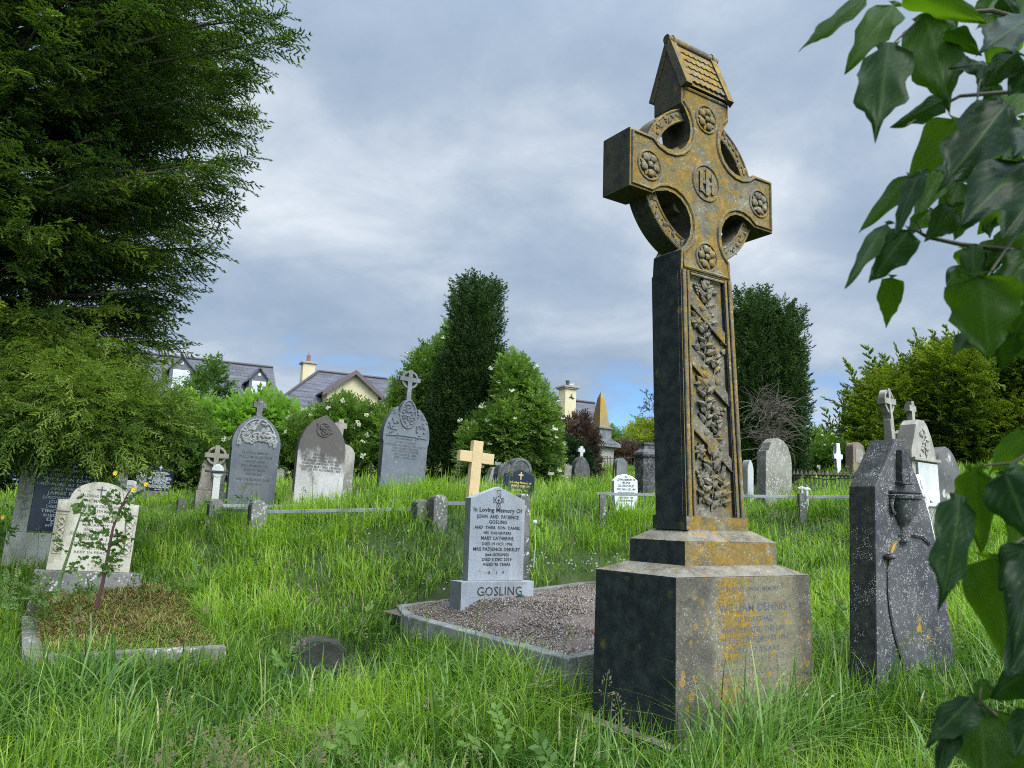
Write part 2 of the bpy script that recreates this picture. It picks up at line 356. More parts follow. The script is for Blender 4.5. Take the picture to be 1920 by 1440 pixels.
WARM = stone("grey brown speckled stone", (.19, .175, .14), (.28, .265, .215), ((.09, .085, .07), .52, .6), [((.45, .44, .38), 28, .16)], bs=.5, speck=.12)
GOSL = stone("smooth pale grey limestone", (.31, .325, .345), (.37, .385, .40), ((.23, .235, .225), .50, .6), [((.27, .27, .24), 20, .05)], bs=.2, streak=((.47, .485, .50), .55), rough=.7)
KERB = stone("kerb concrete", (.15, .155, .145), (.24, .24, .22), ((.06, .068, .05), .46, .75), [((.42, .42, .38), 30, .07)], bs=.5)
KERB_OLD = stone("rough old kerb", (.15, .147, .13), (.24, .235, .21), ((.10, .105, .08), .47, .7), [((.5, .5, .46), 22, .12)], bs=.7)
BLACK = plain("polished dark granite", (.012, .016, .026), (.020, .025, .036), .22, 90, bs=.03)
NAVY = plain("polished blue granite", (.006, .012, .035), (.012, .02, .05), .2, 80, bs=.03)
WHITE = stone("white marble", (.62, .63, .64), (.74, .745, .75), ((.42, .43, .42), .58, .5), [], bs=.2, rough=.6)
WHITE_OLD = stone("weathered white marble", (.50, .50, .48), (.64, .64, .61), ((.22, .225, .21), .55, .7), [], bs=.3)
WOOD = plain("pale new wood", (.56, .41, .20), (.62, .46, .24), .6, 8)
PAINT_W = plain("white paint", (.74, .74, .73), (.66, .67, .67), .45, 9)
IRON = plain("rusty iron", (.055, .052, .045), (.10, .075, .05), .7, 30, .3)
RAILP = stone("old grey bar", (.24, .25, .25), (.36, .37, .37), ((.07, .07, .06), .5, .7), [], bs=.3)
INK = plain("black lettering", (.022, .024, .028), (.03, .03, .034), .7)
INK_F = plain("faded lettering", (.085, .09, .10), (.14, .14, .14), .8, 60)
INK_S = plain("weathered cut letters", (.065, .066, .066), (.10, .10, .10), .9, 60)
INK_C = plain("worn grey lettering", (.085, .08, .065), (.19, .175, .14), .9, 50)
CHALK = plain("white lettering", (.74, .76, .78), (.58, .60, .62), .6)
GOLD = plain("gold lettering", (.58, .47, .16), (.50, .38, .12), .4)
SLATE_ROOF = None
BARK = stone("bark", (.075, .055, .04), (.13, .10, .075), None, [], 2.0, bs=.9)
TWIG = plain("dead twig", (.085, .07, .052), (.15, .125, .095), .85, 40)

# ------------------------------------------------------------------ grave plots: keep the tall grass out
CX0 = at(1267, 1395, 5.0); CU, CN = uvec(YAW), nvec(YAW)
CORG = CX0 + CU * .66 - CN * .385                            # centre of the big cross
PY = R(38.5); PU, PN = uvec(PY), nvec(PY)                     # the chipped-stone plot
PL = at(742, 1150, 7.9); PNEAR = at(1063, 1236, 6.0)
TY = R(31.0); TU, TN = uvec(TY), nvec(TY)                     # plot with the dead grass
TK = at(40, 1232, 5.9)
def inrect(x, y, o, u, v, a0, a1, b0, b1):
    a = (x - o[0]) * u[0] + (y - o[1]) * u[1]; b = (x - o[0]) * v[0] + (y - o[1]) * v[1]
    return (a > a0) & (a < a1) & (b > b0) & (b < b1)
PLEN = float(np.linalg.norm((PNEAR - PL)[:2])); PV = (PNEAR - PL) / PLEN; PV[2] = 0     # along the left kerb, towards the viewer
PW = np.array([-PV[1], PV[0], 0]);                            # across the plot, to the right

# ------------------------------------------------------------------ ground
def axis(lo, hi, fine0, fine1, st): 
    a = list(np.arange(fine0, fine1, st)); x = fine0; d = st
    while x > lo: d *= 1.25; x -= d; a.insert(0, x)
    x = a[-1]; d = st
    while x < hi: d *= 1.25; x += d; a.append(x)
    return np.array(a)
gx, gy = axis(-700, 700, -14, 14, .14), axis(-60, 1500, 0, 26, .14)
GX, GY = np.meshgrid(gx, gy); GZ = gz(GX.ravel(), GY.ravel()).reshape(GX.shape)
_x, _y = GX.ravel(), GY.ravel(); _z = GZ.ravel()
_k1 = inrect(_x, _y, PL, PV, PW, -.40, PLEN - .02, .02, 3.0); _pz = PL[2] + (PNEAR[2] - PL[2]) * ((_x - PL[0]) * PV[0] + (_y - PL[1]) * PV[1]) / PLEN + .066 * ((_x - PL[0]) * PW[0] + (_y - PL[1]) * PW[1])
_z = np.where(_k1, np.minimum(_z, _pz - .22), _z); _k2 = inrect(_x, _y, TK, TU, -TN, 0, 1.36, 0, 2.3); _z = np.where(_k2, np.minimum(_z, TK[2] - .2), _z); GZ = _z.reshape(GX.shape)
idx = np.arange(GX.size).reshape(GX.shape)
q = np.stack([idx[:-1, :-1], idx[:-1, 1:], idx[1:, 1:], idx[1:, :-1]], -1).reshape(-1, 4)
m, t = mat("turf soil"); co = t.n('ShaderNodeTexCoord').outputs['Object']
t.put(t.b.inputs['Base Color'], t.mix(t.step(t.noise(co, 3.5, 6, .65), .35, .65), (.030, .050, .010), (.055, .085, .018))); t.b.inputs['Roughness'].default_value = 1
bump(t, t.noise(co, 30, 5, .7), .8, .03)
tag(np_mesh('ground', np.stack([GX.ravel(), GY.ravel(), GZ.ravel()], -1), q, m, smooth=True), kind='structure')

# ------------------------------------------------------------------ grass
def fld(x, y, s, seed=0):                                     # soft patchiness
    r = np.random.default_rng(seed); v = 0
    for i in range(6):
        a = r.uniform(0, 6.28); k = s * r.uniform(.6, 1.8); v = v + np.sin((x * np.cos(a) + y * np.sin(a)) * k + r.uniform(0, 6.28))
    return v / 3.2
def in_view(x, y, margin=1.3): return (np.abs(x) < .66 * y + margin)
STONE_FEET = []                                               # (origin, yaw, half width, thickness) filled by the stones below
def blades(name, N, d0, d1, hgt, wid, mt, seed, segs=4, power=1.0, tint0=.5, keep=None, lean=.5, label=None):
    r = np.random.default_rng(seed)
    D = d0 + (d1 - d0) * r.random(N) ** power; X = (r.random(N) * 2 - 1) * (.66 * D + 1.0)
    ok = np.ones(N, bool)
    ok &= ~inrect(X, D, CORG, CU, -CN, -.70, .70, -.42, .42)
    ok &= ~inrect(X, D, PL, PV, PW, -.40, PLEN + .0, -.0, 3.05)
    ok &= ~inrect(X, D, TK, TU, -TN, -.02, 1.38, -.02, 2.4)
    for o, yw, hw, th in STONE_FEET: ok &= ~inrect(X, D, o, uvec(yw), -nvec(yw), -hw, hw, -.02, th)
    if keep is not None: ok &= keep(X, D, r)
    # tufts: thin the grass between clumps
    cl = fld(X, D, 5.0, seed + 1); ok &= r.random(N) < np.clip(.70 + .55 * cl, .26, 1)
    X, D = X[ok], D[ok]; n = len(X); cl = cl[ok]
    Z = gz(X, D) - .02
    big_ = fld(X, D, 1.6, 5); h = hgt * (0.72 + .22 * big_ + .22 * cl[:n]) * r.uniform(.45, 1.25, n)
    h = np.clip(h, hgt * .25, hgt * 1.7)
    wd = wid * r.uniform(.55, 1.35, n)
    az = r.normal(0, 1.5, n) + 2.6 * fld(X, D, 1.3, 9) + 1.2 * fld(X, D, 4.0, 19); ld = np.stack([np.cos(az), np.sin(az)], -1)
    side = np.stack([-ld[:, 1], ld[:, 0]], -1); tw = r.normal(0, .5, n)
    b = np.abs(r.normal(lean, .45, n)); dr = np.clip(b - .22, 0, 1.2) * r.uniform(.45, 1.45, n)
    lv = segs; V = np.zeros((n, 2 * lv + 1, 3), np.float32); TI = np.zeros((n, 2 * lv + 1), np.float32)
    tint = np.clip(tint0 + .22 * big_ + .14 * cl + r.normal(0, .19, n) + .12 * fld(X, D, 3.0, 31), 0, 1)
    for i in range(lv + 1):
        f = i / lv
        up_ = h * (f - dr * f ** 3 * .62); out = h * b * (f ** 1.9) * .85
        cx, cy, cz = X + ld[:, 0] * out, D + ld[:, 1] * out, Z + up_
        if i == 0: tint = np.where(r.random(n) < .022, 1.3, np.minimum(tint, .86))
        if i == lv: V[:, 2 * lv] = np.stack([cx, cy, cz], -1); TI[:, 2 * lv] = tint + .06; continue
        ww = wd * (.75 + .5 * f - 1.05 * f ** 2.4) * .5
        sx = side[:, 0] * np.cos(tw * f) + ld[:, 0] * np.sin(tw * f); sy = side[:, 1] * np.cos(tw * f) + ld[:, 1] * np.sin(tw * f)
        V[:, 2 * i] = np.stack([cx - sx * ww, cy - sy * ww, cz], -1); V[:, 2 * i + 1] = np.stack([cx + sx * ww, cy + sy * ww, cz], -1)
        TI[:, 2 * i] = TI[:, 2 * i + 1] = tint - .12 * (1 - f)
    T = []
    for i in range(lv - 1): a = 2 * i; T += [(a, a + 1, a + 3), (a, a + 3, a + 2)]
    T.append((2 * lv - 2, 2 * lv - 1, 2 * lv)); T = np.array(T)
    TT = (T[None] + (np.arange(n) * (2 * lv + 1))[:, None, None]).reshape(-1, 3)
    o = np_mesh(name, V.reshape(-1, 3), TT, mt, smooth=True, tint=np.clip(TI, 0, 1).ravel())
    return tag(o, label, 'grass', kind='stuff')
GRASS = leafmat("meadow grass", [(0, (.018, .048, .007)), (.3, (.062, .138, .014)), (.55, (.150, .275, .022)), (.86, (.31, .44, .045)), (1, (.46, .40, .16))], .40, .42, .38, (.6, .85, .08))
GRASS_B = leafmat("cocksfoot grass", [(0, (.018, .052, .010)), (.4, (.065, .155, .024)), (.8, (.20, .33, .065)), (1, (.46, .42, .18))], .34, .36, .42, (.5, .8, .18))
DRY = leafmat("dead grass", [(0, (.06, .042, .02)), (.3, (.16, .12, .045)), (.52, (.33, .25, .10)), (.70, (.30, .28, .08)), (.85, (.14, .22, .03)), (1, (.10, .20, .02))], .25, .8, .2, (.6, .5, .2))

def grow_grass():
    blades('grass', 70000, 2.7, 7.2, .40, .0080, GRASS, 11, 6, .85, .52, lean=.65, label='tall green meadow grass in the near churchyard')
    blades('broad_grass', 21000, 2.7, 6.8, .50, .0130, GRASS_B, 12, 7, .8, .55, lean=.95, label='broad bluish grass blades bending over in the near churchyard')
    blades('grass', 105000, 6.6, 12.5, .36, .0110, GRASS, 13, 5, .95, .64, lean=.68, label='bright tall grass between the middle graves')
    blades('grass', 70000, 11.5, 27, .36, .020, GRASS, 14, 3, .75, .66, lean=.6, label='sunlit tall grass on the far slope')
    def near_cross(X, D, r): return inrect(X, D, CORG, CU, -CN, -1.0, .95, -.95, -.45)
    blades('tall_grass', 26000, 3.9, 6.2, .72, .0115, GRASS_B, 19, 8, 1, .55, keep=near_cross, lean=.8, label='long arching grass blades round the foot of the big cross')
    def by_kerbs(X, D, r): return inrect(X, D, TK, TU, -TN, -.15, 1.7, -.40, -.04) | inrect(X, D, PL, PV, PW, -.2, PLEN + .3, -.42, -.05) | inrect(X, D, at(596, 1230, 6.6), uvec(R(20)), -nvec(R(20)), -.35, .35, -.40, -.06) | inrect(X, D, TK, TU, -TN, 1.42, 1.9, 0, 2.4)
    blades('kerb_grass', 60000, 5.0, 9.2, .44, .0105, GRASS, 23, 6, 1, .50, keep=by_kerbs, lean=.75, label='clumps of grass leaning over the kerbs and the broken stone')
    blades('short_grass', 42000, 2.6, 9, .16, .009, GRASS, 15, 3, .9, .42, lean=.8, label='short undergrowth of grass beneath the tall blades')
    r = np.random.default_rng(44); n = 900; D = r.uniform(3.2, 12, n); X = (r.random(n) * 2 - 1) * .64 * D; cl = fld(X, D, 2.2, 91)
    ok = (cl > .35) & ~inrect(X, D, CORG, CU, -CN, -.9, .9, -.6, .6) & ~inrect(X, D, PL, PV, PW, -.5, PLEN + .1, -.1, 3.1) & ~inrect(X, D, TK, TU, -TN, -.1, 1.5, -.1, 2.5); X, D = X[ok], D[ok]; n = len(X)
    P_ = np.stack([X, D, gz(X, D) + r.uniform(.08, .30, n)], -1); V, Tt, A = multi(TW_BIG, P_, r.normal(0, .6, P_.shape) + [0, -.2, .7], r.uniform(.10, .2, n), r.uniform(.25, .8, n), r)
    tag(np_mesh('broadleaf_weeds', V, Tt, leafmat("dock leaves", [(0, (.03, .07, .012)), (.5, (.085, .17, .025)), (1, (.16, .26, .05))], .3), tint=A), 'broad leaved weeds showing between the grass blades', 'weeds', kind='stuff')
    # dead and thin grass on the neglected plot
    r = np.random.default_rng(3)
    n = 11000; a = r.uniform(.14, 1.36, n); b = r.uniform(.12, 2.45, n)
    X = TK[0] + TU[0] * a - TN[0] * b; Y = TK[1] + TU[1] * a - TN[1] * b; Z = np.full(n, TK[2] - .05) + .115 * b + .03 * np.sin(a * 5) * np.cos(b * 4)
    az = r.uniform(0, 6.28, n); L = r.uniform(.05, .17, n); el = np.abs(r.normal(.25, .3, n)); dv = np.stack([np.cos(az) * np.cos(el), np.sin(az) * np.cos(el), np.sin(el)], -1)
    sd_ = np.stack([-np.sin(az), np.cos(az), 0 * az], -1) * .0035; P0 = np.stack([X, Y, Z], -1); P1 = P0 + dv * L[:, None] * .6 + np.array([0, 0, .01]); P2 = P0 + dv * L[:, None] * [1, 1, .6]
    V = np.stack([P0 - sd_, P0 + sd_, P1 - sd_, P1 + sd_, P2], 1).reshape(-1, 3)
    T = (np.array([(0, 1, 3), (0, 3, 2), (2, 3, 4)])[None] + (np.arange(n) * 5)[:, None, None]).reshape(-1, 3)
    pt = fld(a, b, 4.5, 77); keep_ = r.random(n) < np.clip(.85 + .35 * pt, .3, 1); ti = np.clip(r.normal(.50, .24, n) + .16 * pt + np.where(r.random(n) < .42, .40, 0) - np.clip((b - .5) * .12, 0, .2), 0, 1)
    tag(np_mesh('dead_grass', V, T, DRY, tint=np.repeat(ti, 5)), 'dry straw coloured grass lying on the neglected plot', 'grass', kind='stuff')
    # flowering grass stalks with feathery heads
    V, T, ti = [], [], []
    for i in range(300):
        D = r.uniform(3.0, 11); x = r.uniform(-.62, .62) * D
        if i < 60: D, x = r.uniform(3.6, 4.3), r.uniform(-1.75, -.9)
        if inrect(np.array([x]), np.array([D]), CORG, CU, -CN, -.75, .75, -.5, .45)[0] or inrect(np.array([x]), np.array([D]), PL, PV, PW, -.3, PLEN, -.1, 3.0)[0] or inrect(np.array([x]), np.array([D]), TK, TU, -TN, 0, 1.6, 0, 2.6)[0]: continue
        z = g1(x, D); h = r.uniform(.45, .72) if D > 4.4 else r.uniform(.34, .52); a = r.uniform(0, 6.28); ln = r.uniform(.05, .25) * h
        pts = [np.array([x + math.cos(a) * ln * f ** 2, D + math.sin(a) * ln * f ** 2, z + h * f]) for f in (0, .5, .8, 1)]
        s = np.array([.0014 + D * .00018, 0, 0])
        for p, q_ in zip(pts, pts[1:]):
            k = len(V); V += [p - s, p + s, q_ + s, q_ - s]; T += [(k, k + 1, k + 2), (k, k + 2, k + 3)]; ti += [.25] * 4
        for j in range(26):
            f = r.uniform(.0, 1); p = pts[2] + (pts[3] - pts[2]) * f; aa = r.uniform(0, 6.28); rad = (1 - f) * .05 + .008
            e = p + np.array([math.cos(aa) * rad, math.sin(aa) * rad, r.uniform(.0, .03)]); k = len(V); d = np.array([0, 0, .004 + D * .0003])
            V += [p * .5 + e * .5, e + d + s * 1.5, e - d + s]; T += [(k, k + 1, k + 2)]; ti += [.55] * 3
    SEED = leafmat("grass heads", [(0, (.07, .12, .03)), (.3, (.12, .19, .05)), (.5, (.26, .23, .13)), (1, (.32, .28, .18))], .3, .8, .1, (.4, .4, .2))
    tag(np_mesh('seed_grass', V, T, SEED, tint=ti), 'feathery grass seed heads standing above the blades', 'grass', kind='stuff')
    # small white flowers in the grass
    V, T, ti = [], [], []
    spots_ = [(1040, 1055, 8.5, 26, .5), (850, 1085, 8.3, 10, .2), (735, 1000, 9, 4, .3), (1130, 1045, 9, 14, .4), (1520, 1290, 5.2, 3, .2), (690, 1010, 9.2, 5, .4), (1130, 925, 11, 4, .1), (330, 915, 13.5, 14, .25)]
    for px, py, D, n, sp in spots_:
        c = at(px, py, D)
        for _ in range(n):
            p = c + np.array([r.normal(0, sp), r.normal(0, .3), r.normal(0, .06)]); rad = r.uniform(.006, .013)
            k = len(V); nn = 6
            for j in range(nn): V.append(p + np.array([math.cos(j / nn * 6.28) * rad, -.3 * rad * math.sin(j / nn * 6.28), math.sin(j / nn * 6.28) * rad * .8])); ti.append(.5)
            T += [(k, k + j, k + j + 1) for j in range(1, nn - 1)]
    FL = leafmat("white petals", [(0, (.7, .7, .68)), (1, (.75, .75, .72))], .3, .7, .2, (.4, .4, .4))
    tag(np_mesh('daisy_flowers', V, T, FL, tint=ti), 'small white flowers scattered in the long grass', 'flowers', kind='stuff')
    c = at(1003, 979, 7.6); mb = MB(); mb.ball((0, 0, 0), .022, 2); mb.tube([(0, 0, -.02), (.01, 0, -.2), (.0, 0, -.42)], .003, 5)
    o = mb.build('dandelion', plain("dandelion seed", (.72, .72, .70), (.5, .52, .48), .9, 60), None, True); o.location = c
    tag(o, 'white dandelion clock in the grass beside the pale grey headstone', 'flower')

# ------------------------------------------------------------------ the tall Celtic cross
def big_cross():
    T = thing('celtic_cross', 'tall stone Celtic cross covered in orange lichen on a stepped pedestal', 'grave monument', (CORG[0], CORG[1], CX0[2]), YAW)
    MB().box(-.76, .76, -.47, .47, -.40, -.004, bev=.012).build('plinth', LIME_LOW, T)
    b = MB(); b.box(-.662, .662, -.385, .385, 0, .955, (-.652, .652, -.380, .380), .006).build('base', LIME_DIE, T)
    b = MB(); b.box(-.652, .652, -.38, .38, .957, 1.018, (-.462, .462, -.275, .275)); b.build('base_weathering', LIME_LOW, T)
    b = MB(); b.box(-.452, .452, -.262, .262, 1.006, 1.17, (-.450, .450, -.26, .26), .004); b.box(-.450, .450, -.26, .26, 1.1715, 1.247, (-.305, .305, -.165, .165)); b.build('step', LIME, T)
    ox = lambda z: -.036 - (z - 1.25) * .0385               # the shaft leans a little
    def hw(z): return .292 - (z - 1.25) * .0186
    hd = lambda z: .158 - (z - 1.25) * .0085
    # shaft: core, foot, stiles with roll mouldings
    b = MB(); z0, z1 = 1.245, 3.04
    def tb(x0, x1, ya, yb, za, zb):                          # tapered piece, x in shaft fractions -1..1, y offsets from the front face
        def c(z, x, y): return (ox(z) + x * hw(z), -hd(z) + y, z)
        v = [c(za, x0, ya), c(za, x1, ya), c(za, x1, yb), c(za, x0, yb), c(zb, x0, ya), c(zb, x1, ya), c(zb, x1, yb), c(zb, x0, yb)]
        b.add(v, [(3, 2, 1, 0), (4, 5, 6, 7), (0, 1, 5, 4), (1, 2, 6, 5), (2, 3, 7, 6), (3, 0, 4, 7)])
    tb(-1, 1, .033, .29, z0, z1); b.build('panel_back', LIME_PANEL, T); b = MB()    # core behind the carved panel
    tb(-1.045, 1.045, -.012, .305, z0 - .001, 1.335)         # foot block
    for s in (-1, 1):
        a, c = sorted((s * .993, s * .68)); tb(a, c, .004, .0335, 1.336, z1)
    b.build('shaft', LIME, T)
    b = MB()
    for s in (-1, 1):
        for fx, rr in ((.90, .021), (.735, .014)):
            b.tube([(ox(z) + s * fx * hw(z), -hd(z) + .004, z) for z in (1.336, 1.9, 2.5, 3.035)], rr, 10)
    b.tube([(ox(3.02) - .66 * hw(3.02), -hd(3.02) + .002, 3.02), (ox(3.02) + .66 * hw(3.02), -hd(3.02) + .002, 3.02)], .012, 8)
    b.build('moulding', LIME, T, True)
    # carved panel: diagonal ribbons with sprays of leaves, flowers and berries between
    b = MB(); r = random.Random(5); yf = lambda z: -hd(z) + .034
    def diag(zl, zr):
        p = []
        for k in range(9):
            f = k / 8; z = zl + (zr - zl) * f; p.append((ox(z) + (-.665 + 1.31 * f) * hw(z), z))
        lo = [(x, z) for x, z in p]; hi = [(x, z + .125 - .035 * k / 8) for k, (x, z) in enumerate(p)]
        b.prism(lo + hi[::-1], yf(zl) - .029, yf(zl) + .004, .004)
        b.tube([(x, yf(z) - .027, z + .004) for x, z in p], .006, 6)
        for k in range(2):
            f = .25 + k * .4; x, z = p[int(f * 8)]; b.leaf((x, z + .055), r.uniform(-.9, .4), .075, .045, .010, yf(z) - .028)
    for zl, zr in ((2.80, 2.555), (2.372, 2.115), (1.92, 1.65)): diag(zl, zr)
    def spray(x, z, h, n, ln, seed):
        rr = random.Random(seed); y = yf(z)
        b.tube([(x, y - .008, z), (x + .012, y - .014, z + h * .5), (x - .006, y - .01, z + h)], [.009, .009, .006], 6)
        for k in range(n):
            f = (k + .4) / n; a = (math.pi / 2) + (1 if k % 2 else -1) * rr.uniform(.55, 1.35); L = ln * rr.uniform(.75, 1.1)
            b.leaf((x, z + h * f * .92), a, L, L * .50, .030, y - .003 - .006 * (k % 3))
        for a in (-.5, 0, .5): b.leaf((x, z + h * .93), math.pi / 2 + a, ln * .85, ln * .4, .028, y - .006)
    def flower(x, z, rad):
        y = yf(z)
        for k in range(8): b.leaf((x, z), k * math.pi / 4 + .2, rad, rad * .62, .026, y - .005)
        b.ball((x, y - .022, z), rad * .36, 2, (1, .8, 1))
    def berries(x, z, s):
        for i in range(4):
            for j in range(-1, 3 - i): b.ball((x + (j - .5 + i * .35) * s * 1.7, yf(z) - .012, z - i * s * 1.5), s, 1, (1, 1.1, 1))
    for (dx_, z, h, n, ln, sd_) in ((-.02, 1.375, .40, 11, .125, 1), (.075, 1.42, .17, 6, .10, 2), (-.10, 1.43, .16, 5, .10, 7), (-.055, 1.99 - .06, .30, 9, .105, 3), (.05, 1.87, .17, 6, .09, 4), (-.04, 2.39, .26, 8, .10, 5), (.06, 2.33, .14, 5, .08, 8), (.0, 2.80, .17, 7, .10, 6), (-.05, 2.165, .12, 4, .09, 9), (.02, 2.63, .13, 5, .08, 10)):
        spray(ox(z) + dx_, z, h, n, ln, sd_)
    for k in range(38):
        z = r.uniform(1.40, 2.97); fx = r.uniform(-.56, .56); b.leaf((ox(z) + fx * hw(z), z), r.uniform(0, 6.28), r.uniform(.06, .11), r.uniform(.03, .048), .022, yf(z) - .002)
    flower(ox(1.78) - .115, 1.775, .065); flower(ox(2.25) - .06, 2.255, .085); flower(ox(2.66) - .095, 2.685, .062); flower(ox(1.5) + .09, 1.495, .07)
    berries(ox(2.05) + .085, 2.085, .021); berries(ox(1.62) - .105, 1.63, .018); berries(ox(2.55) + .08, 2.47, .016); berries(ox(2.93) - .07, 2.955, .014)
    b.build('carved_panel', LIME_PANEL, T)
    # head
    cx, cz = -.105, 3.736
    def head_outline(g=0.0):
        rr, k = .222 + g, .366; V, A, L = .25 - g, .212 - g, .742 - g; dz_ = math.sqrt(rr * rr - (k - V) ** 2); dx_ = math.sqrt(rr * rr - (k - A) ** 2)
        bot = 3.036 - cz if not g else 3.06 - cz; top = .704 - g; pts = []
        def arc(sx, sz, rev):
            a0 = math.atan2((k - dz_ * -1) - k if False else dz_, -(k - V)); a1 = math.atan2(-(k - A), dx_)
            if a1 > 0: a1 -= 2 * math.pi
            if a0 < 0: a0 += 2 * math.pi
            # quarter circle in the quadrant sx,sz going from the shaft edge round to the arm edge
            p = []
            b0 = math.atan2(dz_, -(k - V)); b1 = math.atan2(-(k - A), dx_) + 2 * math.pi
            for i in range(11):
                th = b0 + (b1 - b0) * i / 10; p.append((sx * (k + rr * math.cos(th)), sz * (k + rr * math.sin(th))))
            return p[::-1] if rev else p
        pts += [(-hw(3.04) + g, bot), (hw(3.04) - g, bot)]
        pts += arc(1, -1, False) + [(L, -A), (L, A)] + arc(1, 1, True) + [(V, top), (-V, top)] + arc(-1, 1, False) + [(-L, A), (-L, -A)] + arc(-1, -1, True)
        return [(cx + x + (.02 if False else 0), cz + z) for x, z in pts]
    D = .142
    MB().prism(head_outline(), -D, D, .012).build('cross_head', LIME, T)
    b = MB(); b.tube([(x, -D - .001, z) for x, z in head_outline(.024)], .013, 7, True); b.build('moulding', LIME, T, True)
    # ring: four arcs set back between the arms, with carved front
    rr = random.Random(9)
    for qd in range(4):
        b = MB(); c2 = MB(); a0 = qd * math.pi / 2 + .26; a1 = (qd + 1) * math.pi / 2 - .26; n = 16
        arc = [a0 + (a1 - a0) * i / n for i in range(n + 1)]
        o = [(cx + .582 * math.cos(a), cz + .582 * math.sin(a)) for a in arc] + [(cx + .482 * math.cos(a), cz + .482 * math.sin(a)) for a in arc[::-1]]
        b.prism(o, -.085, .085, .006)
        for ra in (.491, .572): b.tube([(cx + ra * math.cos(a), -.086, cz + ra * math.sin(a)) for a in arc], .009, 6)
        for i in range(11):
            a = a0 + (a1 - a0) * (i + .5) / 11
            c2.leaf((cx + .531 * math.cos(a), cz + .531 * math.sin(a)), a + math.pi / 2 + rr.uniform(-1.2, 1.2) + (.7 if i % 2 else -.7), .062, .036, .012, -.084)
            c2.ball((cx + (.531 + rr.uniform(-.02, .02)) * math.cos(a + .04), -.086, cz + .531 * math.sin(a + .04)), .010, 1)
        am = qd * math.pi / 2 + math.pi / 4                  # boss in each opening
        bx, bz = cx + .285 * math.cos(am), cz + .285 * math.sin(am)
        b.tube([(bx, -.06, bz), (bx, .06, bz)], .048, 14)
        rg = b.build('ring_arc', LIME, T, True); c2.build('carving', LIME_PANEL, rg)
    # roundels with roses; the middle one carries the letters IHS
    for i, (x, z, rad) in enumerate(((cx, cz, .135), (cx + .005, cz + .50, .105), (cx - .56, cz - .02, .105), (cx + .585, cz - .01, .105), (cx + .0, cz - .565, .105))):
        b = MB(); b.tube([(x + rad * math.cos(k * .2618), -D - .0005, z + rad * math.sin(k * .2618)) for k in range(24)], .010, 7, True)
        if i:
            for k in range(5):
                a = k * 1.2566 + .3 + i; b.ball((x + rad * .56 * math.cos(a), -D - .004, z + rad * .56 * math.sin(a)), rad * .31, 2, (1, .62, 1))
                b.leaf((x + rad * .35 * math.cos(a + .63), z + rad * .35 * math.sin(a + .63)), a + .63, rad * .55, rad * .4, .014, -D + .001)
            b.ball((x, -D - .006, z), rad * .26, 2, (1, .8, 1))
        o = b.build('roundel', LIME, T, True)
        if not i:
            mb = text_mb([("S", -.085, .17)], 0, 0, .010, .02); mb2 = text_mb([("H", -.075, .15, .15)], 0, 0, .014, .015); mb3 = text_mb([("I", -.095, .19)], 0, 0, .017, .02)
            for nm, q_ in (('letter', mb), ('letter', mb2), ('letter', mb3)):
                for v in q_.b.verts: v.co.x += x; v.co.z += z; v.co.y -= D
                q_.build(nm, LIME, o, fix=False)
    # shrine-shaped cap with scalloped tiles
    rt = MB(); ex, ez, rz, hy = .250, 4.441, 4.85, .166; gx_ = cx + .0
    rt.add([(gx_ - ex, -hy, ez), (gx_ + ex, -hy, ez), (gx_ + ex, hy, ez), (gx_ - ex, hy, ez), (gx_ - ex, 0, rz), (gx_ + ex, 0, rz)], [(3, 2, 1, 0), (0, 1, 5, 4), (2, 3, 4, 5), (0, 4, 3), (1, 2, 5)])
    roof = rt.build('roof', LIME, T)
    b = MB(); sl_ = Vector((0, hy, rz - ez)); Ls = sl_.length; sl_.normalize()
    for sgn in (-1, 1):
        nn = Vector((0, sgn * (rz - ez), hy)).normalized() * 1.0
        def P(x, s, o): 
            p = Vector((x, sgn * hy, ez)) + Vector((0, -sgn * sl_.y, sl_.z)) * s + Vector((0, sgn * (rz - ez) / Ls, hy / Ls)) * o; return p
        for row in range(5):
            s0 = .045 + row * .078; s1 = s0 + .088
            for k in range(7):
                w_ = .0543; x0 = gx_ - .19 + k * w_; pts = []
                for j in range(7):
                    f = j / 6; pts.append((x0 + w_ * f, s0 - .018 * math.sin(math.pi * f)))
                a = [b.b.verts.new(P(x, s, .017)) for x, s in pts] + [b.b.verts.new(P(x0 + w_, s1, .006)), b.b.verts.new(P(x0, s1, .006))]
                c_ = [b.b.verts.new(P(x, s, -.002)) for x, s in pts]
                b.b.faces.new(a)
                for j in range(6): b.b.faces.new((a[j + 1], a[j], c_[j], c_[j + 1]))
        for sx in (-1, 1):                                   # verge strips
            x0 = gx_ + sx * ex; x1 = gx_ + sx * (ex - .062)
            v = [P(x0, -.022, .026), P(x1, -.022, .026), P(x1, Ls, .026), P(x0, Ls, .026), P(x0 + sx * .012, -.022, -.03), P(x1, -.022, -.002), P(x1, Ls, -.002), P(x0 + sx * .012, Ls, -.03)]
            b.add(v, [(0, 1, 2, 3), (4, 7, 6, 5), (0, 4, 5, 1), (1, 5, 6, 2), (2, 6, 7, 3), (3, 7, 4, 0)])
    b.build('roof_tiles', LIME, roof)
    b = MB(); b.tube([(gx_ - ex - .012, 0, rz + .012), (gx_ + ex + .02, 0, rz + .012)], .034, 14)
    for x in (-.21, .21): b.tube([(gx_ + x - .008, 0, rz + .012), (gx_ + x + .008, 0, rz + .012)], .042, 14)
    b.build('ridge_roll', LIME_LOW, roof, True)
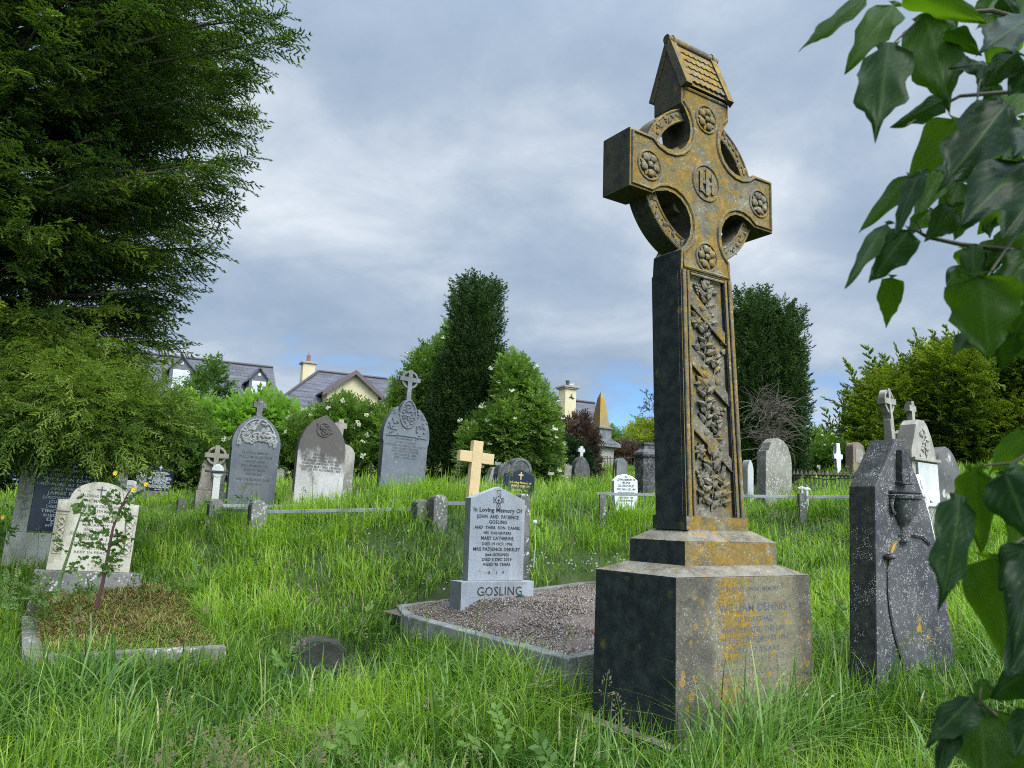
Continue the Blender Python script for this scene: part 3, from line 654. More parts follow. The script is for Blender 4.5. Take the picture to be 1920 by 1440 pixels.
    # worn inscription on the die
    L = [("IN FOND LOVING MEMORY", .862, .030, .52), ("OF", .81, .024), ("WILLIAM DENNIS", .735, .052, .66), ("OF YOUGHAL", .672, .030, .36), ("WHO DEPARTED THIS LIFE", .605, .034, .62), ("ON THE 12TH FEBRUARY 1894", .542, .036, .68), ("AGED 57 YEARS", .478, .032, .50)]
    L2 = [("BENJAMIN CLARKE SMITH", .412, .042, .70), ("ELIZABETH CLANCY", .342, .042, .66), ("WILLIAM CLANCY", .272, .042, .60), ("AGED 61 YEARS", .208, .034, .50), ("ALSO HIS FATHER", .15, .032, .50), ("R    I    P", .085, .034, .30)]
    mb = text_mb(L, .055, 0, .0015, .012)
    for v in mb.b.verts: v.co.y -= .385 - .005 * v.co.z / .955 - .0005
    mb.build('lettering', INK_F, T, fix=False)
    mb = text_mb(L2, .055, 0, .0012, .0)
    for v in mb.b.verts: v.co.y -= .385 - .005 * v.co.z / .955 - .0005
    mb.build('lettering', INK_C, T, fix=False)
big_cross()

# ------------------------------------------------------------------ headstones
def arch(w, hs, h, n=10, pow_=1.0):                           # outline of a stone with a round or pointed head
    rise = h - hs
    if rise < w / 2:
        L = [(-w / 2 * math.cos(math.pi / 2 * i / n), hs + rise * math.sin(math.pi / 2 * i / n)) for i in range(n + 1)]
        return L, [(-x, z) for x, z in L[:-1]]
    Rr = (rise * rise + w * w / 4) / w; c = -w / 2 + Rr; a1 = math.atan2(rise, Rr - w / 2) if Rr > w / 2 else math.pi / 2 + math.atan2(w / 2 - Rr, rise)
    L = []
    for i in range(n + 1):
        a = a1 * i / n; L.append((c - Rr * math.cos(a), hs + Rr * math.sin(a)))
    Rt_ = [(-x, z) for x, z in L[:-1]]
    return L, Rt_
def o_arch(w, hs, h, base=-.4, n=10):
    L, Q = arch(w, hs, h, n); return [(-w / 2, base), (w / 2, base)] + Q + L[::-1]
def o_shoulder(w, wi, hs, h, base=-.4, hp=None):              # square shoulders and a round head of width wi
    L, Q = arch(wi, hs, h); return [(-w / 2, base), (w / 2, base), (w / 2, hs - .02), (wi / 2 + .005, hs - .02)] + Q + L[::-1] + [(-wi / 2 - .005, hs - .02), (-w / 2, hs - .02)]
def o_peak(w, hs, h, base=-.4): return [(-w / 2, base), (w / 2, base), (w / 2, hs), (0, h), (-w / 2, hs)]
def place(xl, xr, yb, D, yaw=YAW):
    """feet of a stone whose front spans photo columns xl..xr at row yb, its left front corner at distance D"""
    p = at(xl, yb, D); q_ = on_plane(xr, yb, p, nvec(yaw)); wd = float((q_ - p) @ uvec(yaw)); c = p + uvec(yaw) * wd / 2
    return c, wd
def height(px, py, c, yaw=YAW): return float(on_plane(px, py, c, nvec(yaw))[2] - c[2])
def stone_thing(name, label, c, yaw=YAW, lean=(0, 0), w=.7, th=.14, cat='headstone', group=None):
    STONE_FEET.append((np.array(c) , yaw, w / 2, th))
    return thing(name, label, cat, c, yaw, group, lean)
def small_cross(b, x, z, s, y0=.02, y1=.10, t=.26, lat=None):
    """latin cross s high standing at x,z"""
    k = s * t / 2; arm = s * (lat or .36); zc = z + s * .63
    b.prism([(x - k, z), (x + k, z), (x + k, zc - k), (x + arm, zc - k), (x + arm, zc + k), (x + k, zc + k), (x + k, z + s), (x - k, z + s), (x - k, zc + k), (x - arm, zc + k), (x - arm, zc - k), (x - k, zc - k)], y0, y1, s * .02)
def ring_cross(b, x, z, s, y0=.02, y1=.10):
    k = s * .062; zc = z + s * .68; arm = s * .36
    b.prism([(x - k * 1.3, z), (x + k * 1.3, z), (x + k, zc - k), (x + arm, zc - k * 1.2), (x + arm, zc + k * 1.2), (x + k, zc + k), (x + k * 1.2, z + s), (x - k * 1.2, z + s), (x - k, zc + k), (x - arm, zc + k * 1.2), (x - arm, zc - k * 1.2), (x - k, zc - k)], y0, y1, s * .012)
    ro, ri = s * .30, s * .235; n = 28; A = [(x + ro * math.cos(i * 2 * math.pi / n), zc + ro * math.sin(i * 2 * math.pi / n)) for i in range(n)]; B_ = [(x + ri * math.cos(i * 2 * math.pi / n), zc + ri * math.sin(i * 2 * math.pi / n)) for i in range(n)]
    for i in range(n):
        j = (i + 1) % n; b.prism([A[i], A[j], B_[j], B_[i]], y0 + .012, y1 - .012)
def foliage_relief(b, pred, x0, x1, z0, z1, n, L, y, seed):
    r = random.Random(seed); k = 0
    while k < n:
        x, z = r.uniform(x0, x1), r.uniform(z0, z1)
        if not pred(x, z): k += .2; continue
        b.leaf((x, z), r.uniform(0, 6.28), L * r.uniform(.7, 1.2), L * .55, .022, y); k += 1
        if r.random() < .3: b.ball((x, y - .004, z), L * .2, 1)

# --- pale grey family headstone on the chipped-stone plot
def gosling():
    c, wd = place(877, 981, 1090, 7.75, PY - R(5)); yaw = PY - R(5); h = height(925, 912, c, yaw); sh = height(981, 938, c, yaw)
    T = stone_thing('headstone', 'pale grey headstone with black lettering and a Celtic cross motif on the stone chip plot', c, yaw, (R(-1), R(.4)), wd + .25, .3)
    MB().prism(o_peak(wd, sh, h, .0), 0, .105, .006).build('tablet', GOSL, T)
    hb = .19; MB().box(-wd / 2 - .10, wd / 2 + .09, -.055, .16, -hb - .1, -.001, bev=.006).build('base', GOSL, T)
    k = wd / .56
    L = [("In Loving Memory Of", .675, .042, .50), ("JOHN  AND  PATIENCE", .612, .034, .43), ("GOSLING", .560, .034, .18), ("AND  THEIR  SON  DANIEL", .506, .030, .47), ("HIS  DAUGHTERS", .455, .027, .28), ("MARY CATHERINE", .400, .033, .33), ("DIED 19 OCT 1996", .347, .027, .31), ("MRS PATIENCE DERSLEY", .292, .033, .48), ("(nee GOSLING)", .243, .028, .24), ("DIED 5 DEC 2019", .194, .029, .30), ("AGED 95 YEARS", .147, .029, .28), ("R     I     P", .066, .026, .16)]
    s = h / .93
    text_mb([(a, z * s, hh * s, w_ * k) for a, z, hh, w_ in L], 0, -.0005, .0012, .035).build('lettering', INK, T, fix=False)
    mb = text_mb([("GOSLING", -hb * .70, .083, wd * .80)], .01, 0, .0012, .0)
    for v in mb.b.verts: v.co.y -= .056
    mb.build('family_name', INK, T, fix=False)
    b = MB(); zc = h * .855; u_ = .0115                     # engraved knotwork cross
    def line(p): b.tube([(x, -.0006, z) for x, z in p], .0028, 4)
    for sx in (-1, 1):
        line([(sx * .022, h * .755), (sx * .018, zc - .02), (sx * .026, zc - .02), (sx * .060, zc - .024), (sx * .060, zc + .024), (sx * .022, zc + .018), (sx * .022, h * .975 - .012)])
        line([(sx * .013, h * .77 + .03 * 0), (-sx * .013, h * .77 + .04), (sx * .013, h * .77 + .08)]); line([(sx * .03, zc - .015), (sx * .052, zc + .015)]); line([(sx * .052, zc - .015), (sx * .03, zc + .015)])
    line([(-.022, h * .755), (.022, h * .755)]); line([(-.022, h * .975 - .012), (.022, h * .975 - .012)]); line([(-.013, zc + .03), (.013, zc + .06), (-.013, zc + .075)])
    b.tube([(.035 * math.cos(i * .4488), -.0006, zc + .035 * math.sin(i * .4488)) for i in range(14)], .0028, 4, True); b.ball((0, 0, zc), .012, 1, (1, .15, 1))
    b.build('carved_cross', INK, T)
    # kerbed plot
    zt = PL[2]; pit = math.atan2(PL[2] - PNEAR[2], PLEN); K = thing('grave_kerb', 'concrete kerb with a clipped corner round the stone chip plot', 'grave kerb', (PL[0], PL[1], zt), math.atan2(PV[1], PV[0])); K.rotation_euler = (.066, pit, math.atan2(PV[1], PV[0]))
    Wd, kw = 3.05, .11
    for x0, x1, y0, y1, nm in ((0.16, PLEN - .012, -.0, kw, 'kerb_stone'), (PLEN - kw, PLEN, kw + .006, Wd, 'kerb_stone'), (-.42, -.42 + kw, .25, Wd, 'kerb_stone')):
        b = MB(); b.box(x0, x1, y0, y1, -.30, .0, bev=.008); b.build(nm, KERB, K)
    b = MB(); b.add([(.155, 0, -.3), (.155, kw, -.3), (-.42 + kw, .25, -.3), (-.42, .25, -.3), (.155, 0, 0), (.155, kw, 0), (-.42 + kw, .25, 0), (-.42, .25, 0)], [(0, 1, 2, 3), (4, 7, 6, 5), (0, 4, 5, 1), (1, 5, 6, 2), (2, 6, 7, 3), (3, 7, 4, 0)]); b.build('kerb_stone', KERB, K)
    MB().box(.3, PLEN - .02, -.05, -.004, -.42, -.22, bev=.01).build('footing', KERB, K)
    heap = lambda a, b_: .165 * np.exp(-((a - .62) ** 2 / .8 + (b_ - .85) ** 2 / 1.2)) * np.clip((b_ - .08) / .45, 0, 1) * np.clip((a + .38) / .4, 0, 1)
    # chippings: many small facetted stones
    r = np.random.default_rng(8); n = 24000; a = r.uniform(-.36, PLEN - .08, n); b_ = r.uniform(.08, Wd, n); ok = ~((a < .12) & (b_ < .28 - (a + .42) * .45)); a, b_ = a[ok], b_[ok]; n = len(a)
    ctr = np.array([[1, 0, -.5], [-.6, .8, -.4], [-.6, -.8, -.4], [.1, .1, .75]]); rad = r.uniform(.006, .015, n)
    an = r.uniform(0, 6.28, n); ca, sa = np.cos(an), np.sin(an); V = np.zeros((n, 4, 3))
    for i in range(4):
        p = ctr[i] + r.normal(0, .25, (n, 3)); V[:, i, 0] = (p[:, 0] * ca - p[:, 1] * sa) * rad + a; V[:, i, 1] = (p[:, 0] * sa + p[:, 1] * ca) * rad + b_; V[:, i, 2] = p[:, 2] * rad - .022 + .012 * np.sin(a * 7) * np.cos(b_ * 6) + heap(a, b_)
    TT = (np.array([(0, 1, 3), (1, 2, 3), (2, 0, 3), (0, 2, 1)])[None] + (np.arange(n) * 4)[:, None, None]).reshape(-1, 3)
    m, t = mat("stone chippings"); at_ = t.n('ShaderNodeAttribute', attribute_name='tint').outputs['Fac']
    t.put(t.b.inputs['Base Color'], t.ramp(at_, [(0, (.07, .05, .04)), (.2, (.17, .095, .055)), (.4, (.185, .135, .095)), (.6, (.20, .18, .16)), (.85, (.28, .27, .26)), (1, (.46, .44, .41))])); t.b.inputs['Roughness'].default_value = .85
    ti = np.clip(r.beta(1.3, 1.3, n) - .25 * np.clip(.9 - a, 0, 1) * r.random(n), 0, 1)
    o = np_mesh('stone_chippings', V.reshape(-1, 3), TT, m, tint=np.repeat(ti, 4)); o.location = (PL[0], PL[1], zt); o.rotation_euler = (.066, pit, math.atan2(PV[1], PV[0])); tag(o, 'red brown and grey stone chippings filling the kerbed plot', 'gravel', kind='stuff')
    aa, bb = np.meshgrid(np.linspace(-.36, PLEN - .05, 24), np.linspace(.05, Wd, 28)); ii = np.arange(aa.size).reshape(aa.shape); qq = np.stack([ii[:-1, :-1], ii[:-1, 1:], ii[1:, 1:], ii[1:, :-1]], -1).reshape(-1, 4)
    o = np_mesh('gravel_bed', np.stack([aa.ravel(), bb.ravel(), (heap(aa, bb) - .03).ravel()], -1), qq, plain("gravel bed", (.10, .07, .055), (.15, .12, .10), .95, 60, bs=.5), smooth=True); o.location = (PL[0], PL[1], zt); o.rotation_euler = (.066, pit, math.atan2(PV[1], PV[0])); tag(o, kind='structure')
    # little green posy against the plinth
    p = on_plane(976, 1122, c - nvec(yaw) * -.085, nvec(yaw)); r2 = random.Random(2); b = MB()
    for i in range(40):
        a, e = r2.uniform(0, 6.28), r2.uniform(.1, 1.5); d = Vector((math.cos(a) * math.cos(e), math.sin(a) * math.cos(e), math.sin(e))); q_ = d * .035; s = d.cross(Vector((.3, .2, 1))).normalized() * .012
        b.face([q_ - s * .2, q_ + d * .012 - s, q_ + d * .03, q_ + d * .012 + s])
    b.tube([(0, 0, 0), (-.05, -.02, .005), (-.07, -.02, .0)], .008, 6)
    o = b.build('posy', plain("faded artificial flowers", (.05, .22, .16), (.12, .33, .25), .7, 60)); o.location = (p[0], p[1], p[2] - .02); tag(o, 'small faded green posy lying against the lettered plinth', 'flowers')
gosling()

# --- cream round-headed stone with knotwork borders, on the overgrown plot
def thomas():
    yaw = R(30); c, wd = place(86, 243, 1068, 8.0, yaw); h = height(170, 903, c, yaw); hs = height(110, 935, c, yaw)
    T = stone_thing('headstone', 'cream round headed headstone with knotwork side panels behind the weeds', c, yaw, (R(-1), R(2.6)), wd + .2, .3)
    wi = wd * .72; MB().prism(o_shoulder(wd, wi, hs, h, -.02), 0, .13, .008).build('tablet', CREAM, T)
    MB().box(-wd / 2 - .10, wd / 2 + .12, -.05, .2, -.44, -.022, bev=.01).build('base', POSTST, T)
    for sx in (-1, 1):
        b = MB(); x = sx * (wd / 2 - .062); b.box(x - .058, x + .058, -.014, .001, hs - .13, hs - .035, bev=.004)
        for k, ph in enumerate((0, math.pi)): b.tube([(x + .024 * math.sin(i * .55 + ph), -.006 - .004 * math.cos(i * 1.1 + ph), hs * .24 + i * hs * .0142) for i in range(35)], .0085, 6)
        for dx_ in (-.042, .042): b.tube([(x + dx_, -.002, hs * .21), (x + dx_, -.002, hs * .77)], .005, 5)
        for z in (hs * .21, hs * .77): b.tube([(x - .042, -.002, z), (x + .042, -.002, z)], .005, 5)
        b.build('knotwork_panel', CREAM, T, True)
    L = [("IN LOVING MEMORY OF", .80, .034, .44), ("THOMAS KIRBY", .745, .036, .33), ("2 HARBOUR CREEK LANE", .69, .030, .46), ("WHO DIED 5TH MAY 1908", .635, .032, .44), ("AND OF HIS SON", .582, .028, .36), ("JOHN GEORGE", .53, .028, .34), ("MACARTHY", .478, .028, .28), ("AND THEIR", .426, .028, .24), ("JOHN  WILLIAM  BARRETT", .376, .032, .52), ("WILLIAM H. J.", .325, .028, .30), ("AND HIS WIFE  MARY", .272, .032, .46), ("DIED 1962", .222, .026, .2), ("REST IN PEACE", .175, .026, .36)]
    s = h / .98
    text_mb([(a, z * s, hh * s, w_ * wd / .86) for a, z, hh, w_ in L], 0, -.0005, .0012, .015).build('lettering', INK_S, T, fix=False)
    b = MB(); b.box(-.006, .006, -.0035, .0, h * .845, h * .95); b.box(-.045, -.0065, -.0035, 0, h * .905, h * .917); b.box(.0065, .045, -.0035, 0, h * .905, h * .917); b.build('incised_cross', INK_S, T)
    K = thing('grave_kerb', 'rough grey stone kerb round the neglected grave of dead grass', 'grave kerb', (TK[0], TK[1], TK[2]), TY)
    MB().box(0, .135, 0, 2.3, -.30, .012, bev=.012).build('kerb_stone', KERB_OLD, K); MB().box(.142, 1.40, -.004, .11, -.30, .0, bev=.012).build('kerb_stone', KERB_OLD, K); MB().box(1.28, 1.40, .118, 2.3, -.34, -.06, bev=.012).build('kerb_stone', KERB_OLD, K)
    n = 16; V = []; Fq = []
    for i in range(n + 1):
        for j in range(n + 1):
            a, b_ = .1 + 1.22 * i / n, .08 + 2.5 * j / n; V.append((a, b_, -.075 + .115 * b_ + .03 * math.sin(a * 5) * math.cos(b_ * 4) + .012 * math.sin(a * 19 + b_ * 13)))
    for i in range(n):
        for j in range(n): k = i * (n + 1) + j; Fq.append((k, k + n + 1, k + n + 2, k + 1))
    m, t = mat("plot soil"); co = t.n('ShaderNodeTexCoord').outputs['Object']
    t.put(t.b.inputs['Base Color'], t.mix(t.step(t.noise(co, 6, 7, .7), .4, .62), (.055, .040, .020), (.11, .095, .035))); t.b.inputs['Roughness'].default_value = 1; bump(t, t.noise(co, 50, 5, .7), 1, .02)
    o = np_mesh('plot_soil', V, np.array(Fq), m, smooth=True); o.location = tuple(TK); o.rotation_euler = (0, 0, TY); tag(o, kind='structure')
thomas()

# --- dark blue tablet in a cream frame, half behind the tree
def blue_memorial():
    FR = stone("cream frame stone", (.42, .40, .33), (.54, .51, .43), ((.24, .22, .15), .52, .6), [], bs=.35, left_shade=.25)
    yaw = R(30); c, wd = place(50, 196, 997, 9.6, yaw); h = height(110, 850, c, yaw)
    T = stone_thing('memorial', 'dark blue memorial tablet in a cream stone frame under the tree branches', c, yaw, (R(-1), R(2.2)), wd + .5, .3, 'memorial')
    MB().box(-wd / 2, wd / 2, -.0, .08, 0, h, bev=.004).build('tablet', NAVY, T)
    for sx in (-1, 1):
        b = MB(); x = sx * (wd / 2 + .085); b.box(x - .082, x + .082, -.02, .14, -.02, h + .06, bev=.01)
        q_ = b.build('pilaster', FR, T)
        b = MB(); r = random.Random(3)
        for z in (.25, .45, .68): 
            for k in range(6): b.leaf((x + r.uniform(-.01, .01), z * h), r.uniform(.5, 2.6) + (3.1 if k % 2 else 0), .10, .05, .02, -.02)
        b.tube([(x, -.022, .12 * h), (x + .01, -.026, .5 * h), (x, -.022, .85 * h)], .008, 5); b.build('carving', FR, q_)
    MB().box(-wd / 2 - .2, wd / 2 + .2, -.05, .2, -.42, -.022, bev=.012).build('base', FR, T)
    MB().box(-wd / 2 - .2, wd / 2 + .2, -.03, .18, h + .062, h + .16, bev=.012).build('cornice', FR, T)
    L = [("ELIZABETH", .93, .036, .42), ("DIED 11 MAY 1962", .865, .034, .55), ("AND HER HUSBAND TIMOTHY", .80, .040, .74), ("DIED 14 JAN 1974", .735, .034, .52), ("THEIR SON EDWARD", .67, .040, .66), ("DROWNED AT SEA 30 JUNE", .605, .038, .78), ("AND THEIR SON", .545, .036, .46), ("JAMES ROBERT", .48, .044, .52), ("DROWNED AT SEA", .42, .036, .60), ("JOHN PATRICK", .36, .042, .46), ("DIED 3 MAY 1979", .30, .036, .50), ("TIMOTHY JOSEPH", .235, .044, .60), ("DIED 1 JUNE 1983", .18, .036, .52), ("ELLEN MARY", .125, .040, .44), ("DIED 1990", .085, .030, .34), ("MY JESUS MERCY", .045, .030, .44), ("R I P", .01, .022, .1)]
    text_mb([(a, (z * .93 + .02) * h, hh * h / 1.06, w_ * wd / .86) for a, z, hh, w_ in L], -.02, -.001, .0015, .03).build('lettering', CHALK, T, fix=False)
blue_memorial()

# --- the three tall stones in the middle distance
def tall_stones():
    c, wd = place(425, 513, 948, 13.2, R(30)); yaw = R(30); h = height(470, 776, c, yaw); hs = height(430, 832, c, yaw)
    T = stone_thing('headstone', 'tall dark grey arched headstone topped by a small plain cross', c, yaw, (R(-1.5), R(1.2)), wd, .2)
    b = MB(); L, Q = arch(wd * 1.06, hs, h, 12); b.prism([(-wd / 2, -.45), (wd / 2, -.45), (wd / 2, hs - .1), (wd * .53, hs - .05)] + Q + L[::-1] + [(-wd * .53, hs - .05), (-wd / 2, hs - .1)], 0, .17, .014); b.build('tablet', SLATE, T)
    b = MB(); small_cross(b, 0, h - .015, .30, .03, .13, .30); b.build('finial_cross', POSTST, T)
    b = MB(); foliage_relief(b, lambda x, z: (x / (wd * .40)) ** 2 + ((z - hs + .02) / (h - hs) / .82) ** 2 < 1 and z > hs + .03 + .22 * (wd * .4 - abs(x)) * .4, -wd * .42, wd * .42, hs - .03, h - .1, 130, .085, -.0, 4)
    b.tube([(wd * .42 * math.cos(a), -.006, hs - .0 + (h - hs) * .86 * math.sin(a)) for a in [i * math.pi / 20 for i in range(21)]], .012, 6)
    b.build('carving', stone("pale lichened carving", (.26, .26, .25), (.45, .45, .43), ((.11, .11, .11), .5, .7)), T)
    LL = [("IN LOVING MEMORY", .86, .040, .5), ("WILLIAM H. QUIRKE", .79, .046, .62), ("LATE OF CORK", .72, .036, .38), ("DIED 10TH MARCH 1901", .65, .036, .5), ("AGED 72 YEARS", .58, .036, .4), ("AND HIS SON", .51, .036, .3), ("AND THE BELOVED CLARE", .42, .040, .62), ("DIED 1914", .35, .034, .3)]
    text_mb([(a, z * hs, hh, w_ * wd / .85) for a, z, hh, w_ in LL], 0, -.001, .0015, .01).build('lettering', INK_S, T, fix=False)
    MB().box(-wd / 2 - .12, wd / 2 + .12, -.1, .3, -.6, -.06, bev=.02).build('base', GREY, T)
    c, wd = place(549, 640, 944, 12.7, R(29)); yaw = R(29); h = height(600, 777, c, yaw); hs = height(560, 845, c, yaw)
    T = stone_thing('headstone', 'stained white marble headstone with pointed head and black streaks', c, yaw, (R(-2), R(1.6)), wd, .2)
    MB().prism(o_arch(wd, hs, h, -.02, 12), 0, .15, .012).build('tablet', MARBLE, T)
    MB().box(-wd / 2 - .09, wd / 2 + .09, -.09, .24, -.16, -.022, bev=.015).build('base', MARBLE, T); MB().box(-wd / 2 - .17, wd / 2 + .17, -.16, .3, -.5, -.162, bev=.015).build('base', WARM, T)
    b = MB(); z = h - .24; b.tube([(.11 * math.cos(i * .3142), -.004, z + .11 * math.sin(i * .3142)) for i in range(20)], .014, 6, True); foliage_relief(b, lambda x, q_: x * x + (q_ - z) ** 2 < .0095, -.1, .1, z - .1, z + .1, 26, .07, 0, 6); b.build('carving', MARBLE, T)
    LL = [("ERECTED BY", .93, .034, .3), ("MARGARET", .87, .034, .3), ("IN MEMORY OF HER BELOVED", .81, .034, .6), ("HUSBAND JAMES AND OF HER", .755, .034, .66), ("DAUGHTER MARY WHO DEPARTED", .69, .036, .74), ("THIS LIFE 8TH NOVEMBER 1886", .635, .036, .7)]
    text_mb([(a, z * hs, hh, w_ * wd / .85) for a, z, hh, w_ in LL], 0, -.001, .0015, .02).build('lettering', INK_S, T, fix=False)
    c, wd = place(712, 795, 915, 14.2, R(30)); yaw = R(30); h = height(763, 745, c, yaw); hs = height(722, 815, c, yaw)
    T = stone_thing('headstone', 'tall blue grey headstone with trefoil head and ringed cross finial', c, yaw, (R(-1), R(2.2)), wd, .2)
    w2 = wd * 1.06; wt = wd * .44; zt = hs + (h - hs) * .50
    L1, Q1 = arch(w2, hs, hs + (h - hs) * .93, 14); L2, Q2 = arch(wt, zt, h, 8)
    lim = wt / 2; Ls = [p for p in L1 if p[0] < -lim]; Rs = [p for p in Q1 if p[0] > lim]
    MB().prism([(-wd / 2, -.45), (wd / 2, -.45), (wd / 2, hs - .14), (w2 / 2, hs - .08)] + Rs + Q2 + L2[::-1] + Ls[::-1] + [(-w2 / 2, hs - .08), (-wd / 2, hs - .14)], 0, .18, .014).build('tablet', SLATE, T)
    b = MB(); ring_cross(b, 0, h - .03, .56, .04, .13); b.build('finial_cross', GREY, T)
    b = MB(); b.tube([(wt * .40 * math.cos(a), -.006, zt + .02 + (h - zt) * .8 * math.sin(a) if math.sin(a) > 0 else zt + .02 + .22 * math.sin(a)) for a in [i * math.pi / 14 for i in range(28)]], .016, 6, True)
    foliage_relief(b, lambda x, z: (x / (wt * .33)) ** 2 + ((z - zt - .06) / ((h - zt) * .72)) ** 2 < 1, -.2, .2, zt - .2, h - .05, 50, .06, 0, 3)
    for sx in (-1, 1): foliage_relief(b, lambda x, z: wt * .45 < x * sx < w2 * .42 and hs + .01 < z < hs + (h - hs) * .9 * math.sqrt(max(0, 1 - (x / (w2 * .47)) ** 2)) - .02, -w2 / 2, w2 / 2, hs - .05, h, 55, .06, 0, 8)
    b.tube([(x, -.006, hs - .02 + .03 * math.cos(x * 3)) for x in [-w2 * .44 + w2 * .88 * i / 10 for i in range(11)]], .012, 6)
    b.build('carving', SLATE, T)
    LL = [("IN LOVING MEMORY OF", .93, .034, .4), ("JOHN STANLEY", .86, .042, .42), ("WHO DIED 4TH MARCH 1909 AGED 63", .80, .038, .82), ("AND HIS BELOVED WIFE", .745, .036, .50), ("WHO DIED 1ST OCTOBER", .69, .036, .54), ("AND DAUGHTER EMMY", .63, .036, .44), ("DIED 14 APRIL 1922", .575, .034, .42)]
    text_mb([(a, z * hs, hh, w_ * wd / .85) for a, z, hh, w_ in LL], 0, -.001, .0015, .01).build('lettering', INK_S, T, fix=False)
    # pale stone hidden behind the marble one
    c, wd = place(612, 658, 935, 14.0, R(30)); h = height(640, 832, c, R(30)); T = stone_thing('headstone', 'pale brown round headed headstone partly hidden behind the stained marble stone', c, R(30), (0, R(1.5)), wd, .15)
    MB().prism(o_arch(wd, h - wd * .45, h), 0, .14, .012).build('tablet', PALE, T)
    p = at(637, 836, 15.0); T = stone_thing('cross_marker', 'pale stone cross peeping out behind the stained marble stone', (p[0], p[1], p[2] - 1.0), R(30), (0, 0), .2, .1, 'grave cross'); hc = at(637, 786, 15.0)[2] - p[2] + 1.0; b = MB(); b.box(-.045, .045, .01, .09, -.1, hc - .335); b.build('shaft', PALE, T); b = MB(); small_cross(b, 0, hc - .33, .33, 0, .1, .30); b.build('cross', PALE, T)
tall_stones()

# --- ringed cross on rocky base, and the small white cross with its name bar
def left_small():
    yaw = R(25); c, wd = place(366, 424, 930, 14.0, yaw); h = height(397, 836, c, yaw)
    T = stone_thing('celtic_cross', 'small ringed cross on a tapering pale stone with scrolled shoulders', c, yaw, (0, R(1)), wd, .3, 'grave monument')
    z1 = h * .70; MB().prism([(-wd * .46, .10), (wd * .42, .10), (wd * .36, z1 * .72), (wd * .42, z1 * .8), (wd * .36, z1), (-wd * .34, z1), (-wd * .42, z1 * .84), (-wd * .33, z1 * .74), (-wd * .38, z1 * .6)], 0, .22, .03).build('body', PALE, T)
    MB().box(-wd / 2, wd / 2, -.06, .28, -.4, .098, bev=.015).build('base', PALE, T)
    b = MB(); ring_cross(b, .02, h * .38, h * .63, -.07, .05); b.build('ringed_cross', PALE, T)
    yaw = R(30); c, wd = place(395, 411, 935, 12.3, yaw); h = height(404, 869, c, yaw)
    T = stone_thing('cross_marker', 'little white cross with round head and black name bar', c, yaw, (0, R(.5)), .2, .1, 'grave cross')
    b = MB(); b.box(-.052, .052, 0, .07, -.35, h * .75, bev=.008); pass
    o = b.build('post', WHITE_OLD, T)
    b = MB(); n = 24; b.prism([(.092 * math.cos(i * 6.2832 / n), h * .80 + .10 * math.sin(i * 6.2832 / n)) for i in range(n)], -.008, .062, .008); b.build('head', WHITE_OLD, T)
    b = MB(); b.box(-.19, .16, -.028, -.0085, h * .735, h * .80, bev=.003); nb = b.build('name_bar', BLACK, T); text_mb([("IN MEMORY OF PETER", h * .755, .013, .27)], -.015, -.029, .001, .0).build('lettering', INK_C, nb, fix=False)
    yaw = R(12); c, wd = place(272, 321, 920, 17.0, yaw); h = height(297, 872, c, yaw)
    T = stone_thing('headstone', 'polished black headstone with white cross and lettering, far by the dark hedge', c, yaw, (0, R(1)), wd, .2)
    MB().prism(o_peak(wd, h * .80, h, -.0), 0, .09, .006).build('tablet', BLACK, T); MB().box(-wd / 2 - .04, wd / 2 + .04, -.05, .16, -.35, -.002, bev=.008).build('base', GREY, T)
    b = MB(); small_cross(b, 0, h * .80, h * .18, -.003, -.0005, .16)
    b.build('engraved_cross', CHALK, T)
    text_mb([(a, z * h, hh, w_) for a, z, hh, w_ in (("In Loving Memory of", .70, .03, .28), ("DAVID AND ELIZABETH", .635, .036, .36), ("O'SULLIVAN", .575, .032, .2), ("of Lower Strand", .52, .026, .40), ("THOMAS AND CATHERINE", .44, .036, .46), ("JOHN AND PHILIP", .375, .032, .32), ("MARGARET SULLIVAN", .31, .034, .40), ("DIED 17 MAY 2001", .255, .026, .26), ("AND SULLIVAN DIED 14 MAY 1998", .185, .030, .48), ("AND CATHERINE DIED 2003", .125, .028, .42), ("At Rest", .045, .026, .16))], 0, -.001, .001, .03).build('lettering', CHALK, T, fix=False)
    MB().box(-.07, .09, -.075, -.052, -.10, -.035, bev=.01).build('base_ornament', plain("red brown ornament", (.22, .06, .03), (.12, .05, .03)), T)
    c, wd = place(252, 282, 918, 17.8, yaw); h = height(268, 873, c, yaw); T = stone_thing('headstone', 'mottled grey headstone with dark patches just behind the polished black one', c, yaw, (0, R(1)), wd, .2)
    MB().prism(o_arch(wd, h * .88, h), 0, .12, .012).build('tablet', stone("patchy grey stone", (.26, .26, .25), (.36, .36, .34), ((.04, .04, .04), .47, .9), scale=2), T)
    for px0, px1, yb, yt, D, lb, mt_ in ((192, 214, 905, 880, 15, 'plain grey upright headstone beside the tree branches', GREY), (228, 252, 930, 900, 15.5, 'low pale headstone with lettering in front of the mottled one', WHITE_OLD), (522, 540, 900, 876, 19, 'distant low brown headstone between the two tall stones', PALE), (533, 552, 910, 884, 19.5, 'distant white headstone leaning between the tall stones', WHITE_OLD), (516, 531, 905, 878, 18.5, 'distant rounded grey headstone close to the tall grey stone', WARM)):
        c, wd = place(px0, px1, yb, D, yaw); h = height((px0 + px1) / 2, yt, c, yaw); T = stone_thing('headstone', lb, c, yaw, (0, R(1.5)), wd, .15); MB().prism(o_arch(wd, h * .72, h), 0, .12, .012).build('tablet', mt_, T)
        if 'lettering' in lb: text_mb([("IN MEMORY", h * .6, .03, wd * .6), ("1948", h * .45, .03, wd * .3), ("R.I.P.", h * .3, .03, wd * .3)], 0, -.001, .001).build('lettering', INK_S, T, fix=False)
